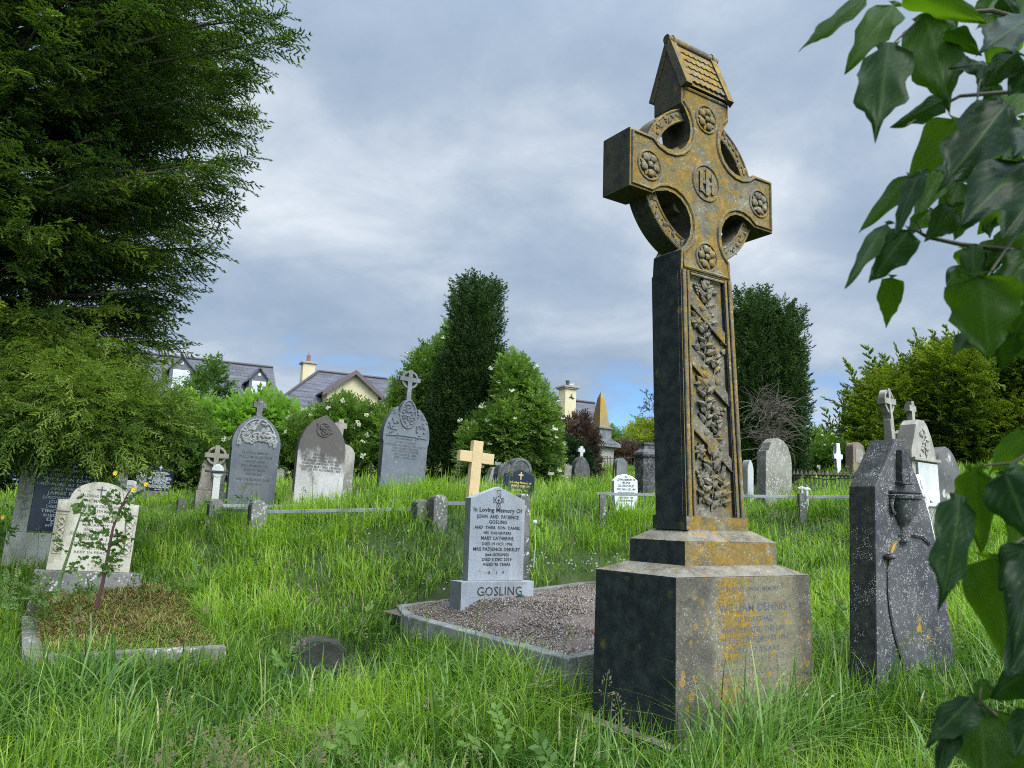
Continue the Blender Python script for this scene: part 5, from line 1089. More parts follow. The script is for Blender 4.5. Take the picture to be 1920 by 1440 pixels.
def bush(name, label, cat, px0, px1, ytop, ybot, D, mt, n, seed, size=.30, tw=None, flowers=0, fsize=.07, depth_=None, nl=7, base_tint=.5, group=None, bias=(0, -.15, .35), trunk_m=None, profile=None):
    """a shrub whose mass spans the given photo columns and rows, built as overlapping lobes round stems"""
    r = np.random.default_rng(seed); a = at(px0, ybot, D); b_ = at(px1, ybot, D); c = (a + b_) / 2; wd = abs(b_[0] - a[0]); c[2] = g1(c[0], c[1]); h = at((px0 + px1) / 2, ytop, D)[2] - c[2]; dp = depth_ or wd * .7
    T = thing(name, label, cat, c, 0, group); L = []
    for i in range(nl):
        fx = (i + .5) / nl * 2 - 1; top = h * (profile(fx) if profile else (1 - .35 * fx * fx) * r.uniform(.82, 1.0)); rx = wd / nl * r.uniform(.95, 1.35)
        for z in np.arange(top, 0, -max(.6, h * .33)):
            rz = max(.35, h * .26); L.append(((fx * wd * .5 * (1 - .12) + r.normal(0, .06 * wd / nl), r.uniform(-.35, .35) * dp, max(z - rz, rz * .5)), (rx * (1.0 if z < top else .8), dp * .38, rz)))
    p, nr, li = lobes_points(L, n, r)
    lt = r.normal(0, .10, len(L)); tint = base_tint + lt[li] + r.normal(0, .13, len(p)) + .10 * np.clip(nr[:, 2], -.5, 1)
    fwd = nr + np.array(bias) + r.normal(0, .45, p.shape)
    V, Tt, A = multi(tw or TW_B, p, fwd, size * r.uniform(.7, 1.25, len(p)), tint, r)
    np_mesh('foliage', V, Tt, mt, T, tint=A)
    pts = []
    b = MB(); rr = random.Random(seed)
    for i in range(5):
        x = rr.uniform(-.3, .3) * wd; e = L[rr.randrange(len(L))][0]; b.tube([(x * .3, 0, -.1), ((x * .3 + e[0]) * .5 + rr.uniform(-.1, .1), e[1] * .4, e[2] * .55), e], [.05, .035, .015], 6)
    b.build('stem', trunk_m or BARK, T, True)
    if flowers:
        fl = (nr[:, 1] < .25) & (p[:, 1] < np.median(p[:, 1]) + .3); k = r.choice(np.where(fl)[0], min(flowers, fl.sum()), replace=False); q_ = p[k] + nr[k] * size * 1.30
        t_ = []
        rf = random.Random(seed)
        for i in range(16):
            a_, ra = rf.uniform(0, 6.28), rf.uniform(0, .85); o = Vector((math.cos(a_) * ra, rf.uniform(-.12, .12), math.sin(a_) * ra)); d1 = Vector((rf.uniform(-1, 1), rf.uniform(-.5, .5), rf.uniform(-1, 1))).normalized() * .30; d2 = d1.cross(Vector((.2, 1, .1))).normalized() * .26
            t_ += [((o - d1, o + d2, o + d1), rf.uniform(-.3, .3)), ((o - d1, o + d1, o - d2), rf.uniform(-.3, .3))]
        f_ = np.tile(np.array([[0, -1.0, .55]]), (len(q_), 1)) + nr[k] * .6 + r.normal(0, .3, q_.shape)
        V, Tt, A = scatter(*tmpl(t_), q_, f_, fsize * r.uniform(.6, 1.3, len(q_)), np.full(len(q_), .5), r); np_mesh('blossom', V, Tt, F_FLOWER, T, tint=A)
    return T

def background_bushes():
    G = 'shrubs along the churchyard boundary'
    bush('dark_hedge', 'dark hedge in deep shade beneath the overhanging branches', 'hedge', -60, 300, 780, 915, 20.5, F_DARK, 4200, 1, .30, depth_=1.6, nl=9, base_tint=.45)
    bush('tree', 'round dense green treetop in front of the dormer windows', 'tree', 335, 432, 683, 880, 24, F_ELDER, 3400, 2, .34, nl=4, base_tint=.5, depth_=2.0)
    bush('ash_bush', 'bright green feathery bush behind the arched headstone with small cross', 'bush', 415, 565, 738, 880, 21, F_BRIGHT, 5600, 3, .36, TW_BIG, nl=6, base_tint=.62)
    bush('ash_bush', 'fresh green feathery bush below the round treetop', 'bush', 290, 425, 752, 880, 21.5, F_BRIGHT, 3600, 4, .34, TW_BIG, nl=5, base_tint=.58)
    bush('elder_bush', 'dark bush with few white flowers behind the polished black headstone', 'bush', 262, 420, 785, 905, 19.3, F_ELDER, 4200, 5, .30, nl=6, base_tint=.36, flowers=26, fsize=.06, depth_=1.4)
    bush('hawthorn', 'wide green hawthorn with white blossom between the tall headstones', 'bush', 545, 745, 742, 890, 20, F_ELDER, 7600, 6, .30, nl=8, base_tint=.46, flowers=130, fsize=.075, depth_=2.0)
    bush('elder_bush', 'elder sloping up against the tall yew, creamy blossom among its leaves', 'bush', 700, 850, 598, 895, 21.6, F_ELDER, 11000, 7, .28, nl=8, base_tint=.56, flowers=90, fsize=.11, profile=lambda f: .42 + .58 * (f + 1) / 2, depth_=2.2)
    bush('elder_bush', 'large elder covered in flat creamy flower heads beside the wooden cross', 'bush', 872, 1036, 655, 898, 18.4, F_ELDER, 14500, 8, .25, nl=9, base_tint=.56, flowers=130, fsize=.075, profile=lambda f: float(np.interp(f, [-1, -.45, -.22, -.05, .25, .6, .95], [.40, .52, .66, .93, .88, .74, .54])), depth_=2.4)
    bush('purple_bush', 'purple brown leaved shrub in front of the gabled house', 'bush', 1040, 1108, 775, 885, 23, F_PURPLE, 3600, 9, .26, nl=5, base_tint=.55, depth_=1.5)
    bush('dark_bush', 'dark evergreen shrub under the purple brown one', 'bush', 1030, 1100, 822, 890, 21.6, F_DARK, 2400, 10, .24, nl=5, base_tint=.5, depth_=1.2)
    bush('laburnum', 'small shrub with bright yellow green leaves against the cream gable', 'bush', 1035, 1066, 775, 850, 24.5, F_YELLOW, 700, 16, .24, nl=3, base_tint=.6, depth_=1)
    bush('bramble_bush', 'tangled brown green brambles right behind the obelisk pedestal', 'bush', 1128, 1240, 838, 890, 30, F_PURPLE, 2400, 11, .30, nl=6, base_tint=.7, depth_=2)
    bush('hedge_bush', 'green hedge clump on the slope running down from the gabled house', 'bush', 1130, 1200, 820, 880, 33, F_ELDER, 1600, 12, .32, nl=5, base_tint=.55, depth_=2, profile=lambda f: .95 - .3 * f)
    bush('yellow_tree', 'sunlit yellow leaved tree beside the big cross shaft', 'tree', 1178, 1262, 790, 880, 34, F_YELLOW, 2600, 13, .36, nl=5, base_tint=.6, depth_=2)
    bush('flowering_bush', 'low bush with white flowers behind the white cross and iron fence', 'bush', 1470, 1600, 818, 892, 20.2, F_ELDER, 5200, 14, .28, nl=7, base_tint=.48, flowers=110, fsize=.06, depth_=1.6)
    # sparse pine glimpsed behind the shaft
    p = at(1240, 850, 40); T = thing('pine_tree', 'thin dark pine glimpsed beside the big cross shaft', 'tree', p, 0); r = np.random.default_rng(3)
    trunk_mesh(T, [(0, 0, -1), (.1, 0, 1.5), (0, 0, 3.2)], [.14, .1, .05]); q_ = np.stack([r.normal(-.1, .42, 150), r.normal(0, .4, 150), r.uniform(1.3, 3.1, 150)], -1); V, Tt, A = multi(TW_Y, q_, r.normal(0, 1, q_.shape) + [0, 0, .3], r.uniform(.25, .5, 150), r.uniform(.3, .8, 150), r); np_mesh('crown', V, Tt, leafmat("pine needles", [(0, (.02, .02, .015)), (1, (.07, .06, .04))], .1), T, tint=A)
background_bushes()

def irish_yew(label, cols, D, seed, n_per, dead=False, size=.26):
    """bundle of upright shoots; cols = (photo column, top row, half width in px)"""
    r = np.random.default_rng(seed); c = at(np.mean([q_[0] for q_ in cols]), 880, D); c[2] = g1(c[0], c[1]); T = thing('irish_yew', label, 'tree', c, 0, 'columnar yews'); P_, N_, S_, TI = [], [], [], []
    stems = []
    for i, (px, yt, hwp) in enumerate(cols):
        dd = D + r.uniform(-.5, .5); b_ = at(px, yt, dd); h = b_[2] - c[2]; x = b_[0] - c[0]; y = dd - D; rad = hwp * D / F
        n = int(n_per * h * rad); z = h * r.random(n) ** .92; a = r.uniform(0, 6.283, n); ru = rad * np.where(z > h * .93, np.sqrt(np.clip((h - z) / (h * .07), .05, 1)), 1) * (1 + .16 * np.sin(z * 3.1 + i * 2) + .10 * np.sin(z * 7 + a * 2))
        ru = ru * (1 - np.abs(r.normal(0, .12, n))); P_.append(np.stack([x + np.cos(a) * ru, y + np.sin(a) * ru, z], -1))
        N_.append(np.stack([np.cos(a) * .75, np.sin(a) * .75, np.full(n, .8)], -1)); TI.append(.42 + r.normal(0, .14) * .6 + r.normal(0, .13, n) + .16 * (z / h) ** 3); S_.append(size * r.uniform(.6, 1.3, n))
        stems.append(([(x * .25, y * .3, -.1), (x * .7, y * .8, h * .3), (x * .95, y, h * .6)], [.06, .04, .015]))
    P_, N_, S_, TI = map(np.concatenate, (P_, N_, S_, TI))
    V, Tt, A = multi(TW_Y, P_, N_ + r.normal(0, .32, N_.shape), S_, TI, r); np_mesh('foliage', V, Tt, F_YEW, T, tint=A)
    trunk_mesh(T, [(0, 0, -.2), (0, 0, 1.0), (0, .1, 2.2)], [.25, .2, .12], stems)
    return T, c
def yews():
    cols = [(862, 532, 9), (870, 527, 10), (882, 524, 10), (893, 526, 10), (904, 527, 10), (915, 530, 10), (925, 533, 9), (932, 538, 8), (905, 540, 16), (880, 540, 16), (857, 560, 9), (890, 556, 22), (920, 556, 14),
            (846, 650, 20), (930, 660, 20), (868, 640, 26), (905, 640, 28), (835, 700, 22), (940, 715, 20), (822, 752, 20), (880, 690, 32), (855, 720, 26), (915, 710, 28), (808, 800, 16), (950, 765, 20), (838, 770, 24), (870, 780, 30), (905, 790, 30)]
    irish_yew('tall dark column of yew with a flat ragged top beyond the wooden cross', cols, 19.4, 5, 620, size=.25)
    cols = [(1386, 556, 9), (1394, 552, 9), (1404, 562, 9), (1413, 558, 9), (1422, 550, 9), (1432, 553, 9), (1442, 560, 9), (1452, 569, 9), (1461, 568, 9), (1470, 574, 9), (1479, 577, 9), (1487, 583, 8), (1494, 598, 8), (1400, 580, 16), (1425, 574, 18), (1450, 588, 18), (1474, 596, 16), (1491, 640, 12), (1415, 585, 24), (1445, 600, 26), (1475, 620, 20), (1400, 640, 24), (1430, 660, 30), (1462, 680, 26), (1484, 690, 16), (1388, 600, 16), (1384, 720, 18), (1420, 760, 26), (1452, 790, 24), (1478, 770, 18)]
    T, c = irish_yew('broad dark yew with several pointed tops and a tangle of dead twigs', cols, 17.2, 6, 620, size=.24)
    r = random.Random(4); b = MB(); o = at(1440, 860, 16.2) - c
    for i in range(190):
        p = Vector((o[0] + r.uniform(-.25, .25), o[1] - r.uniform(0, .3), r.uniform(.5, 1.6))); d = Vector((r.uniform(-1, 1), r.uniform(-.5, .1), r.uniform(-.1, 1))).normalized(); pts = [p]
        for k in range(7): d = (d + Vector((r.uniform(-.45, .45), r.uniform(-.25, .25), r.uniform(-.5, .3)))).normalized(); p = p + d * .085; pts.append(p)
        b.tube(pts, [.0065] * 4 + [.005] * 3 + [.003], 4)
    b.build('dead_twigs', TWIG, T)
    for px, py in ((1502, 600), (1510, 778)):                 # shoots sticking out of the side
        pass
    q_ = np.array([at(1496 + 5 * k, 612 - 12 * k, 17.2) - c for k in range(3)] + [at(1492 + 8 * k, 782 - 4 * k, 17.0) - c for k in range(4)]); rr = np.random.default_rng(2); q2 = np.repeat(q_, 9, 0) + rr.normal(0, .05, (len(q_) * 9, 3))
    V, Tt, A = multi(TW_Y, q2, rr.normal(0, .4, q2.shape) + [.6, 0, .7], np.full(len(q2), .17), np.full(len(q2), .4), rr); np_mesh('side_shoots', V, Tt, F_YEW, T, tint=A)
yews()

def golden_hedge():
    r = np.random.default_rng(12); D = 21; c = at(1780, 870, D); c[2] = g1(c[0], c[1]); T = thing('golden_cypress', 'big golden green cypress mass with feathery pointed tips on the slope', 'tree', c, 0); L = []
    tops = [(1585, 800, .55), (1605, 770, .7), (1630, 745, .9), (1660, 722, 1.0), (1690, 705, 1.1), (1720, 692, 1.1), (1750, 680, 1.1), (1785, 668, 1.2), (1820, 662, 1.2), (1860, 655, 1.2), (1900, 650, 1.2), (1950, 652, 1.4), (2010, 660, 1.5), (1570, 845, .45)]
    for px, yt, rx in tops:
        t_ = at(px, yt, D + r.uniform(-.6, .6)) - c
        z = t_[2]
        while z > .3: L.append(((t_[0] + r.normal(0, .15), t_[1] + r.uniform(-.9, .3), z - .55), (rx * .62, .8, .72))); z -= .8
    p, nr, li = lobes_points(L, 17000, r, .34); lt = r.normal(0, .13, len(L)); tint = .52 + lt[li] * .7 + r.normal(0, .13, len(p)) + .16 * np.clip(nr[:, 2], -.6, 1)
    fwd = nr * [1, 1, .4] + np.array([0, -.1, .35]) + r.normal(0, .35, p.shape); V, Tt, A = multi(TW_L, p, fwd, .42 * r.uniform(.6, 1.2, len(p)), tint, r)
    q_, f_, s_ = [], [], []
    for px, yt, rx in tops:
        for _ in range(13):
            a = at(px + r.uniform(-26, 26), yt + r.uniform(-8, 22), D + r.uniform(-.6, .2)) - c; q_.append(a); f_.append((r.normal(0, .22) - .12, r.normal(0, .15), 1)); s_.append(r.uniform(.35, 1.0) * r.uniform(.6, 1))
    for px, py in ((1592, 815), (1575, 870), (1600, 835), (1590, 770), (1620, 760)): a = at(px, py, D) - c; q_.append(a); f_.append((-.8, 0, .55)); s_.append(.7)
    V2, T2, A2 = multi(TW_L, np.array(q_), np.array(f_), np.array(s_), np.full(len(q_), .5), r); V, Tt, A = join([(V, Tt, A), (V2, T2, A2)])
    np_mesh('foliage', V, Tt, F_GOLD, T, tint=A); trunk_mesh(T, [(0, .5, -.2), (0, .5, 2), (.1, .5, 3.6)], [.3, .2, .06])
golden_hedge()

def cypress():
    """the big tree at the left: long level limbs hung with dense sprays"""
    r = np.random.default_rng(21); base = np.array([-6.9, 9.6, 0]); base[2] = g1(base[0], base[1]); T = thing('cypress_tree', 'huge dark cypress with level shaggy branches reaching over the graves', 'tree', base, 0)
    tips = [(560, 72, 8.6), (505, 20, 8.3), (500, 133, 8.8), (478, 210, 9.0), (485, 295, 9.0), (440, 345, 9.2), (438, 385, 9.1), (410, 462, 9.2), (405, 430, 9.0), (340, 572, 9.4), (318, 628, 9.5), (330, 600, 9.6), (300, 675, 9.5), (455, 170, 8.6), (470, 250, 9.4), (465, 320, 8.7), (380, 500, 9.5), (365, 540, 9.2), (350, 640, 9.8), (520, -40, 8.6), (540, 30, 9.0), (430, 300, 8.4), (290, 655, 9.0), (430, -60, 8)]
    S0 = []                                                   # limbs as polylines (root, mid, tip)
    for px, py, D in tips:
        e = at(px - 38, py, D) - base; S0.append((np.array([0, 0, e[2] - .15 - .10 * np.hypot(e[0], e[1])]), e))
    for i in range(520):                                      # the rest of the crown, all round the trunk
        z = r.uniform(2.3, 10.5) - base[2]; a = r.uniform(-2.9, .9); zz = z + base[2]; Rr = np.interp(zz, [2.0, 3.0, 3.5, 4.9, 6.0, 7.3, 10.5], [1.5, 1.9, 2.15, 2.75, 3.05, 3.3, 3.2]) * r.uniform(.55, .98)
        e = np.array([math.cos(a) * Rr, math.sin(a) * Rr * .95, z]); S0.append((np.array([0, 0, z - .1 - .12 * Rr]), e))
    P_, F_, S_, TI, limbs = [], [], [], [], []
    for k, (a, e) in enumerate(S0):
        m_ = (a + e) / 2 + np.array([0, 0, .12]); L = np.linalg.norm(e - a); lt = r.normal(0, .12); main = k < len(tips)
        n = int((66 if main else 62) * L / 3.5); f = np.clip(.18 + .84 * r.random(n) ** .75, 0, 1)
        q_ = (a * ((1 - f) ** 2)[:, None] + m_ * (2 * f * (1 - f))[:, None] + e * (f ** 2)[:, None]); ax = (e - a) / L; side = np.cross(ax, [0, 0, 1.0]); side /= np.linalg.norm(side)
        w_ = (1.04 - f) ** (1.0 if not main else 1.35) * (.95 if not main else .72) + .03; off = r.uniform(-1, 1, n) * w_; q_ = q_ + side[None] * off[:, None] * .62 + np.array([0, 0, 1.0])[None] * (r.normal(0, .13, n) * w_ - .05)[:, None]
        P_.append(q_); F_.append(ax[None] + side[None] * (np.sign(off) * r.uniform(.1, .7, n))[:, None] + np.stack([r.normal(0, .16, n), r.normal(0, .16, n), r.normal(-.20, .22, n)], -1)); S_.append(r.uniform(.28, .55, n) * np.where(f > .85, .85, 1)); TI.append(.34 + lt + r.normal(0, .11, n) + .10 * f)
        limbs.append(([a, m_, a * .04 + e * .96], [.045, .025, .006]))
        if main:                                              # tip sprays in line with the limb
            for g in (.88, .95, 1.0): P_.append((a * (1 - g) + e * g)[None]); F_.append((ax + r.normal(0, .06, 3) - [0, 0, .08])[None]); S_.append(np.array([.40])); TI.append(np.array([.36]))
    P_, F_, S_, TI = map(np.concatenate, (P_, F_, S_, TI))
    D_ = (P_ + base)[:, 1]; vx, vy = to_px(P_ + base); ok = (D_ > 4.2) & (P_[:, 1] < 2.6) & (vx > -1500) & (vy > -900) & (((vx > -130) & (vy > -130)) | (r.random(len(vx)) < .5)); S_ = np.where((vx > -130) & (vy > -130), S_, S_ * 1.35); P_, F_, S_, TI = P_[ok], F_[ok], S_[ok], TI[ok]
    V, Tt, A = multi(TW_N, P_, F_, S_, TI, r); np_mesh('foliage', V, Tt, F_CYP, T, tint=A)
    trunk_mesh(T, [(0, 0, -.3), (.05, 0, 2.5), (0, .1, 6), (0, 0, 10)], [.38, .30, .2, .08], limbs)
cypress()

def low_yew():
    r = np.random.default_rng(31); c = at(150, 900, 8.9); c[2] = g1(c[0], c[1]); c = c + np.array([-.8, .2, 0]); T = thing('yew_tree', 'low spreading yellow green yew hanging over the blue memorial tablet', 'tree', c, 0); L = []
    for px, py, rx, rz, D in ((20, 720, 60, 45, 8.6), (95, 715, 60, 45, 8.7), (150, 745, 65, 50, 8.6), (60, 790, 75, 45, 8.5), (215, 770, 60, 42, 8.8), (265, 775, 50, 36, 9.0), (298, 790, 38, 24, 9.2), (150, 772, 70, 34, 8.6), (240, 796, 42, 20, 8.8), (30, 775, 60, 24, 8.5), (165, 788, 50, 12, 8.6), (110, 786, 45, 12, 8.5), (222, 824, 26, 10, 8.7), (285, 808, 26, 12, 9.1), (-40, 760, 60, 70, 8.8), (188, 822, 22, 8, 8.7), (322, 778, 22, 16, 9.3), (60, 668, 60, 40, 8.9), (150, 690, 55, 40, 9.0), (205, 722, 45, 26, 9.1), (186, 838, 14, 12, 8.7), (238, 842, 16, 10, 8.8), (80, 818, 14, 12, 8.6)):
        L.append((at(px, py, D) - c, (rx * D / F, .42, rz * D / F)))
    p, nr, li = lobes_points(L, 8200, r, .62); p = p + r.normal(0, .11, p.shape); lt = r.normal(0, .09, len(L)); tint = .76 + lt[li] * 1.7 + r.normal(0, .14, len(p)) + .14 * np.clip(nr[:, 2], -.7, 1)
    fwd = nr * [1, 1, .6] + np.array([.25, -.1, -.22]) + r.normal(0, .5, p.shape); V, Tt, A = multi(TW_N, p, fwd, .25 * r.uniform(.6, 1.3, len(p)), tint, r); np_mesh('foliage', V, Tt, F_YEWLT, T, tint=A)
    rr = random.Random(3); lim = []
    for l in L: e = Vector(l[0]); lim.append(([Vector((-1.5, .2, .9)), Vector((-1.5, .2, .9)).lerp(e, .5) + Vector((0, 0, .12)), e + Vector((.1, -.1, -.05))], [.035, .02, .007]))
    trunk_mesh(T, [(-1.55, .2, -.3), (-1.5, .2, .9), (-1.5, .25, 1.9)], [.12, .1, .04], lim)
low_yew()

# ------------------------------------------------------------------ houses beyond the boundary
def roofmat(name, c1, c2):
    m, t = mat(name); co = t.n('ShaderNodeTexCoord').outputs['Object']
    br = t.n('ShaderNodeTexBrick'); t.put(br.inputs['Vector'], t.vmath('MULTIPLY', co, (1, 1, 1))); br.inputs['Scale'].default_value = 1.0; br.inputs['Brick Width'].default_value = .42; br.inputs['Row Height'].default_value = .20; br.inputs['Mortar Size'].default_value = .012
    X, Y, Z = t.sep(co); t.put(br.inputs['Vector'], t.comb(X, t.math('ADD', Z, 0), 0)); br.inputs['Color1'].default_value = tuple(c1) + (1,); br.inputs['Color2'].default_value = tuple(c2) + (1,); br.inputs['Mortar'].default_value = (.02, .02, .025, 1)
    c = t.mix(t.math('MULTIPLY', t.step(t.noise(t.comb(t.math('MULTIPLY', X, .5), Y, t.math('MULTIPLY', Z, 3)), 1.2, 5, .6), .4, .65), .6), br.outputs['Color'], [v * 1.7 for v in c2])
    t.put(t.b.inputs['Base Color'], c); t.b.inputs['Roughness'].default_value = .6; bump(t, br.outputs['Fac'], .5, .02); return m
SLATES = roofmat("roof slates", (.055, .055, .066), (.085, .085, .10))
RENDER_C = plain("cream render", (.60, .51, .30), (.66, .57, .36), .9, 2); RENDER_W = plain("white render", (.60, .60, .57), (.66, .66, .63), .9, 2)
FASCIA = plain("dark fascia", (.05, .045, .05), (.07, .06, .06), .6); GLASS = plain("window glass", (.30, .34, .37), (.36, .40, .43), .12, 1); CAPST = plain("chimney cap", (.30, .27, .22), (.36, .33, .27), .9); POTS = plain("chimney pot", (.22, .09, .06), (.28, .12, .08), .8)

def slab_quad(b, p, th=.12):
    """a thick sheet over four corners"""
    p = [Vector(q_) for q_ in p]; n = (p[1] - p[0]).cross(p[3] - p[0]).normalized() * th
    b.add([*p, *[q_ - n for q_ in p]], [(0, 1, 2, 3), (7, 6, 5, 4), (0, 4, 5, 1), (1, 5, 6, 2), (2, 6, 7, 3), (3, 7, 4, 0)])
def house_local(o, yaw):
    M = np.array([uvec(yaw), -nvec(yaw), [0, 0, 1]]); return lambda px, py, D=None, y=0.0: M @ (on_plane(px, py, o + (-nvec(yaw)) * y, nvec(yaw)) - o)
def houses():
    # long slate roof with two gabled dormers
    yaw = R(27); o = at(512, 690, 46); f = house_local(o, yaw); hr = o[2]; T = thing('house', 'long house with dark slate roof and two gabled dormer windows', 'house', o, yaw); xl = f(180, 650)[0]; run, drop = 3.6, 3.3
    MB().box(xl + .2, -.25, -run + .3, run - .3, -9, -drop - .06).build('wall', RENDER_W, T)
    b = MB(); slab_quad(b, [(xl, -run, -drop), (.0, -run, -drop), (.0, 0, 0), (xl, 0, 0)]); slab_quad(b, [(0, run, -drop), (xl, run, -drop), (xl, 0, -.0), (0, 0, -.0)]); b.add([(-.25, -run + .35, -drop - .0), (-.25, run - .35, -drop), (-.25, 0, -.2)], [(0, 1, 2)]); rf = b.build('roof', SLATES, T); b = MB(); b.tube([(xl, 0, .03), (0, 0, .03)], .09, 6); b.build('ridge', FASCIA, rf)
    for px, pt, pw in ((335, 676, 52), (472, 698, 46)):
        x = f(px, pt + 10)[0]; k = 46 / F; w2 = pw * k * .36; zt = f(px, pt)[2] - .12; yt = zt / drop * run; yf = yt - 2.0 + .0; zf = -drop * (-yf / run)
        ze = zt - .66; d = thing('dormer', None, None); d.parent = T
        b = MB(); b.add([(x - w2, yf, ze), (x + w2, yf, ze), (x, yf, zt), (x - w2, yf, ze - 1.6), (x + w2, yf, ze - 1.6), (x - w2, 0, ze), (x + w2, 0, ze), (x - w2, 0, ze - 1.6), (x + w2, 0, ze - 1.6)], [(0, 1, 2), (3, 4, 1, 0), (3, 0, 5, 7), (1, 4, 8, 6)]); b.build('front', plain("slate hung front", (.11, .115, .13), (.15, .155, .17), .7, 6), d)
        b = MB()
        for s in (-1, 1): slab_quad(b, [(x, yf - .15, zt + .05), (x + s * (w2 + .22), yf - .15, ze - .18), (x + s * (w2 + .22), yt + 1.2, ze - .18), (x, yt + .3, zt + .05)][::s], .07)
        b.build('roof', SLATES, d)
        wn = MB().box(x - w2 * .72, x + w2 * .72, yf - .07, yf - .005, ze - 1.5, ze - .1, bev=.01).build('window', PAINT_W, d)
        for s in (-1, 1): MB().box(x + s * w2 * .36 - w2 * .28, x + s * w2 * .36 + w2 * .28, yf - .085, yf - .071, ze - 1.4, ze - .2).build('pane', plain("pale blind", (.50, .52, .53), (.55, .57, .58), .2, 1), d)
        b = MB(); b.ball((x, yf - .03, ze + .26), .09, 2, (1, .3, 1)); b.build('vent', PAINT_W, d)
    # cream house with hipped slate roof, chimney and small gable
    yaw = R(27); o = at(597, 697, 47); f = house_local(o, yaw); T = thing('house', 'cream house with hipped slate roof, tall square chimney and little front gable', 'house', o, yaw); xr = f(760, 717)[0] + 1; run, drop = 4.3, 2.9; xh = -3.4
    MB().box(xh + .3, xr, -run + .35, run - .35, -9, -drop - .02).build('wall', RENDER_C, T)
    b = MB(); slab_quad(b, [(xh, -run, -drop), (xr, -run, -drop), (xr, 0, 0), (0, 0, 0)]); slab_quad(b, [(xr, run, -drop), (xh, run, -drop), (0, 0, -.0), (xr, 0, -.0)]); b.add([(xh, -run, -drop), (0, 0, .005), (xh, run, -drop), (xh, -run, -drop - .1), (xh, run, -drop - .1)], [(0, 1, 2), (0, 2, 4, 3)]); rf = b.build('roof', SLATES, T)
    b = MB(); b.tube([(0, 0, .04), (xr, 0, .04)], .09, 6); b.tube([(0, 0, .04), (xh, -run, -drop + .04)], .08, 6); b.build('ridge', FASCIA, rf); MB().box(xh - .05, xr, -run - .1, -run - .005, -drop - .22, -drop - .03).build('gutter', FASCIA, T)
    q_ = f(577, 690, y=1.0); b = MB(); k = 48 / F; b.box(q_[0] - .36, q_[0] + .36, .6, 1.3, -2.6, f(577, 683, y=.9)[2]); zc = f(577, 683, y=.9)[2]; ch = b.build('chimney', RENDER_C, T); MB().box(q_[0] - .46, q_[0] + .46, .5, 1.4, zc + .002, zc + .12, bev=.02).build('chimney_cap', CAPST, ch); b = MB(); b.lathe([(.13, zc + .121), (.11, zc + .5), (.13, zc + .52), (.1, zc + .56), (.0, zc + .57)], 10, (q_[0], .95, 0)); b.lathe([(.03, zc + .56), (.02, zc + .75)], 6, (q_[0], .95, 0)); b.build('chimney_pot', POTS, ch)
    q_ = f(645, 709, y=-1.9); x, zt = q_[0], q_[2]; w2 = 1.45; ze = zt - 1.15; yf = -run + .25
    d = thing('gable', None, None); d.parent = T
    MB().add([(x - w2, yf, ze), (x + w2, yf, ze), (x, yf, zt), (x - w2, yf, ze - 2.2), (x + w2, yf, ze - 2.2), (x - w2, 0, ze - 2.2), (x + w2, 0, ze - 2.2), (x - w2, 0, ze), (x + w2, 0, ze)], [(0, 1, 2), (3, 4, 1, 0), (3, 0, 7, 5), (1, 4, 6, 8)]).build('front', RENDER_C, d); b = MB()
    for s in (-1, 1): slab_quad(b, [(x, yf - .3, zt + .1), (x + s * (w2 + .3), yf - .3, ze - .1), (x + s * (w2 + .3), -.3, ze - .1), (x, -.3, zt + .1)][::s], .1)
    b.build('roof', SLATES, d); b = MB()
    for s in (-1, 1): b.prism([(x, zt - .14), (x + s * (w2 + .32), ze - .36), (x + s * (w2 + .32), ze - .10), (x, zt + .12)][::s], yf - .36, yf - .302)
    b.build('bargeboard', plain("brown bargeboard", (.10, .07, .07), (.13, .09, .09), .6), d); MB().box(x - .5, x + .5, yf - .03, yf - .002, ze - 1.6, ze - .4).build('window', GLASS, d)
    b = MB(); q_ = f(696, 737, y=-2.6); b.box(q_[0] - .25, q_[0] + .25, q_[1] - .2 - 2.6 * 0, q_[1] + .2, q_[2] - .1, q_[2] + .1); b.build('roof_light', PAINT_W, T)
    # gabled house at the right with broad chimney
    yaw = R(30); o = at(1115, 757, 44); f = house_local(o, yaw); T = thing('house', 'cream gabled house with white bargeboards and broad chimney behind the obelisk', 'house', o, yaw); xl = f(1000, 742)[0]; run, drop = 5.2, 4.9
    MB().box(xl, -.3, -run + .4, run - .4, -8, -drop - .05).build('wall', RENDER_C, T); b = MB(); slab_quad(b, [(xl, -run, -drop), (0, -run, -drop), (0, 0, 0), (xl, 0, 0)]); slab_quad(b, [(0, run, -drop), (xl, run, -drop), (xl, 0, -.0), (0, 0, -.0)]); b.add([(-.3, -run + .4, -drop), (-.3, run - .4, -drop), (-.3, 0, -.2)], [(0, 1, 2)]); rf = b.build('roof', SLATES, T)
    b = MB(); b.tube([(xl, 0, .04), (0, 0, .04)], .08, 6); b.build('ridge', FASCIA, rf)
    def gab(px, pt, w2, y0, rise, nm, wall=True):
        q_ = f(px, pt, y=y0); x, zt = q_[0], q_[2]; ze = zt - rise; d = thing(nm, None, None); d.parent = T
        MB().add([(x - w2, y0, ze), (x + w2, y0, ze), (x, y0, zt), (x - w2, y0, ze - 4), (x + w2, y0, ze - 4), (x - w2, 1, ze - 4), (x + w2, 1, ze - 4), (x - w2, 1, ze), (x + w2, 1, ze)], [(0, 1, 2), (3, 4, 1, 0), (3, 0, 7, 5), (1, 4, 6, 8)]).build('front', RENDER_C, d); b = MB()
        for s in (-1, 1): slab_quad(b, [(x, y0 - .2, zt + .08), (x + s * (w2 + .25), y0 - .2, ze - .12), (x + s * (w2 + .25), 1, ze - .12), (x, 1, zt + .08)][::s], .08)
        b.build('roof', SLATES, d); b = MB()
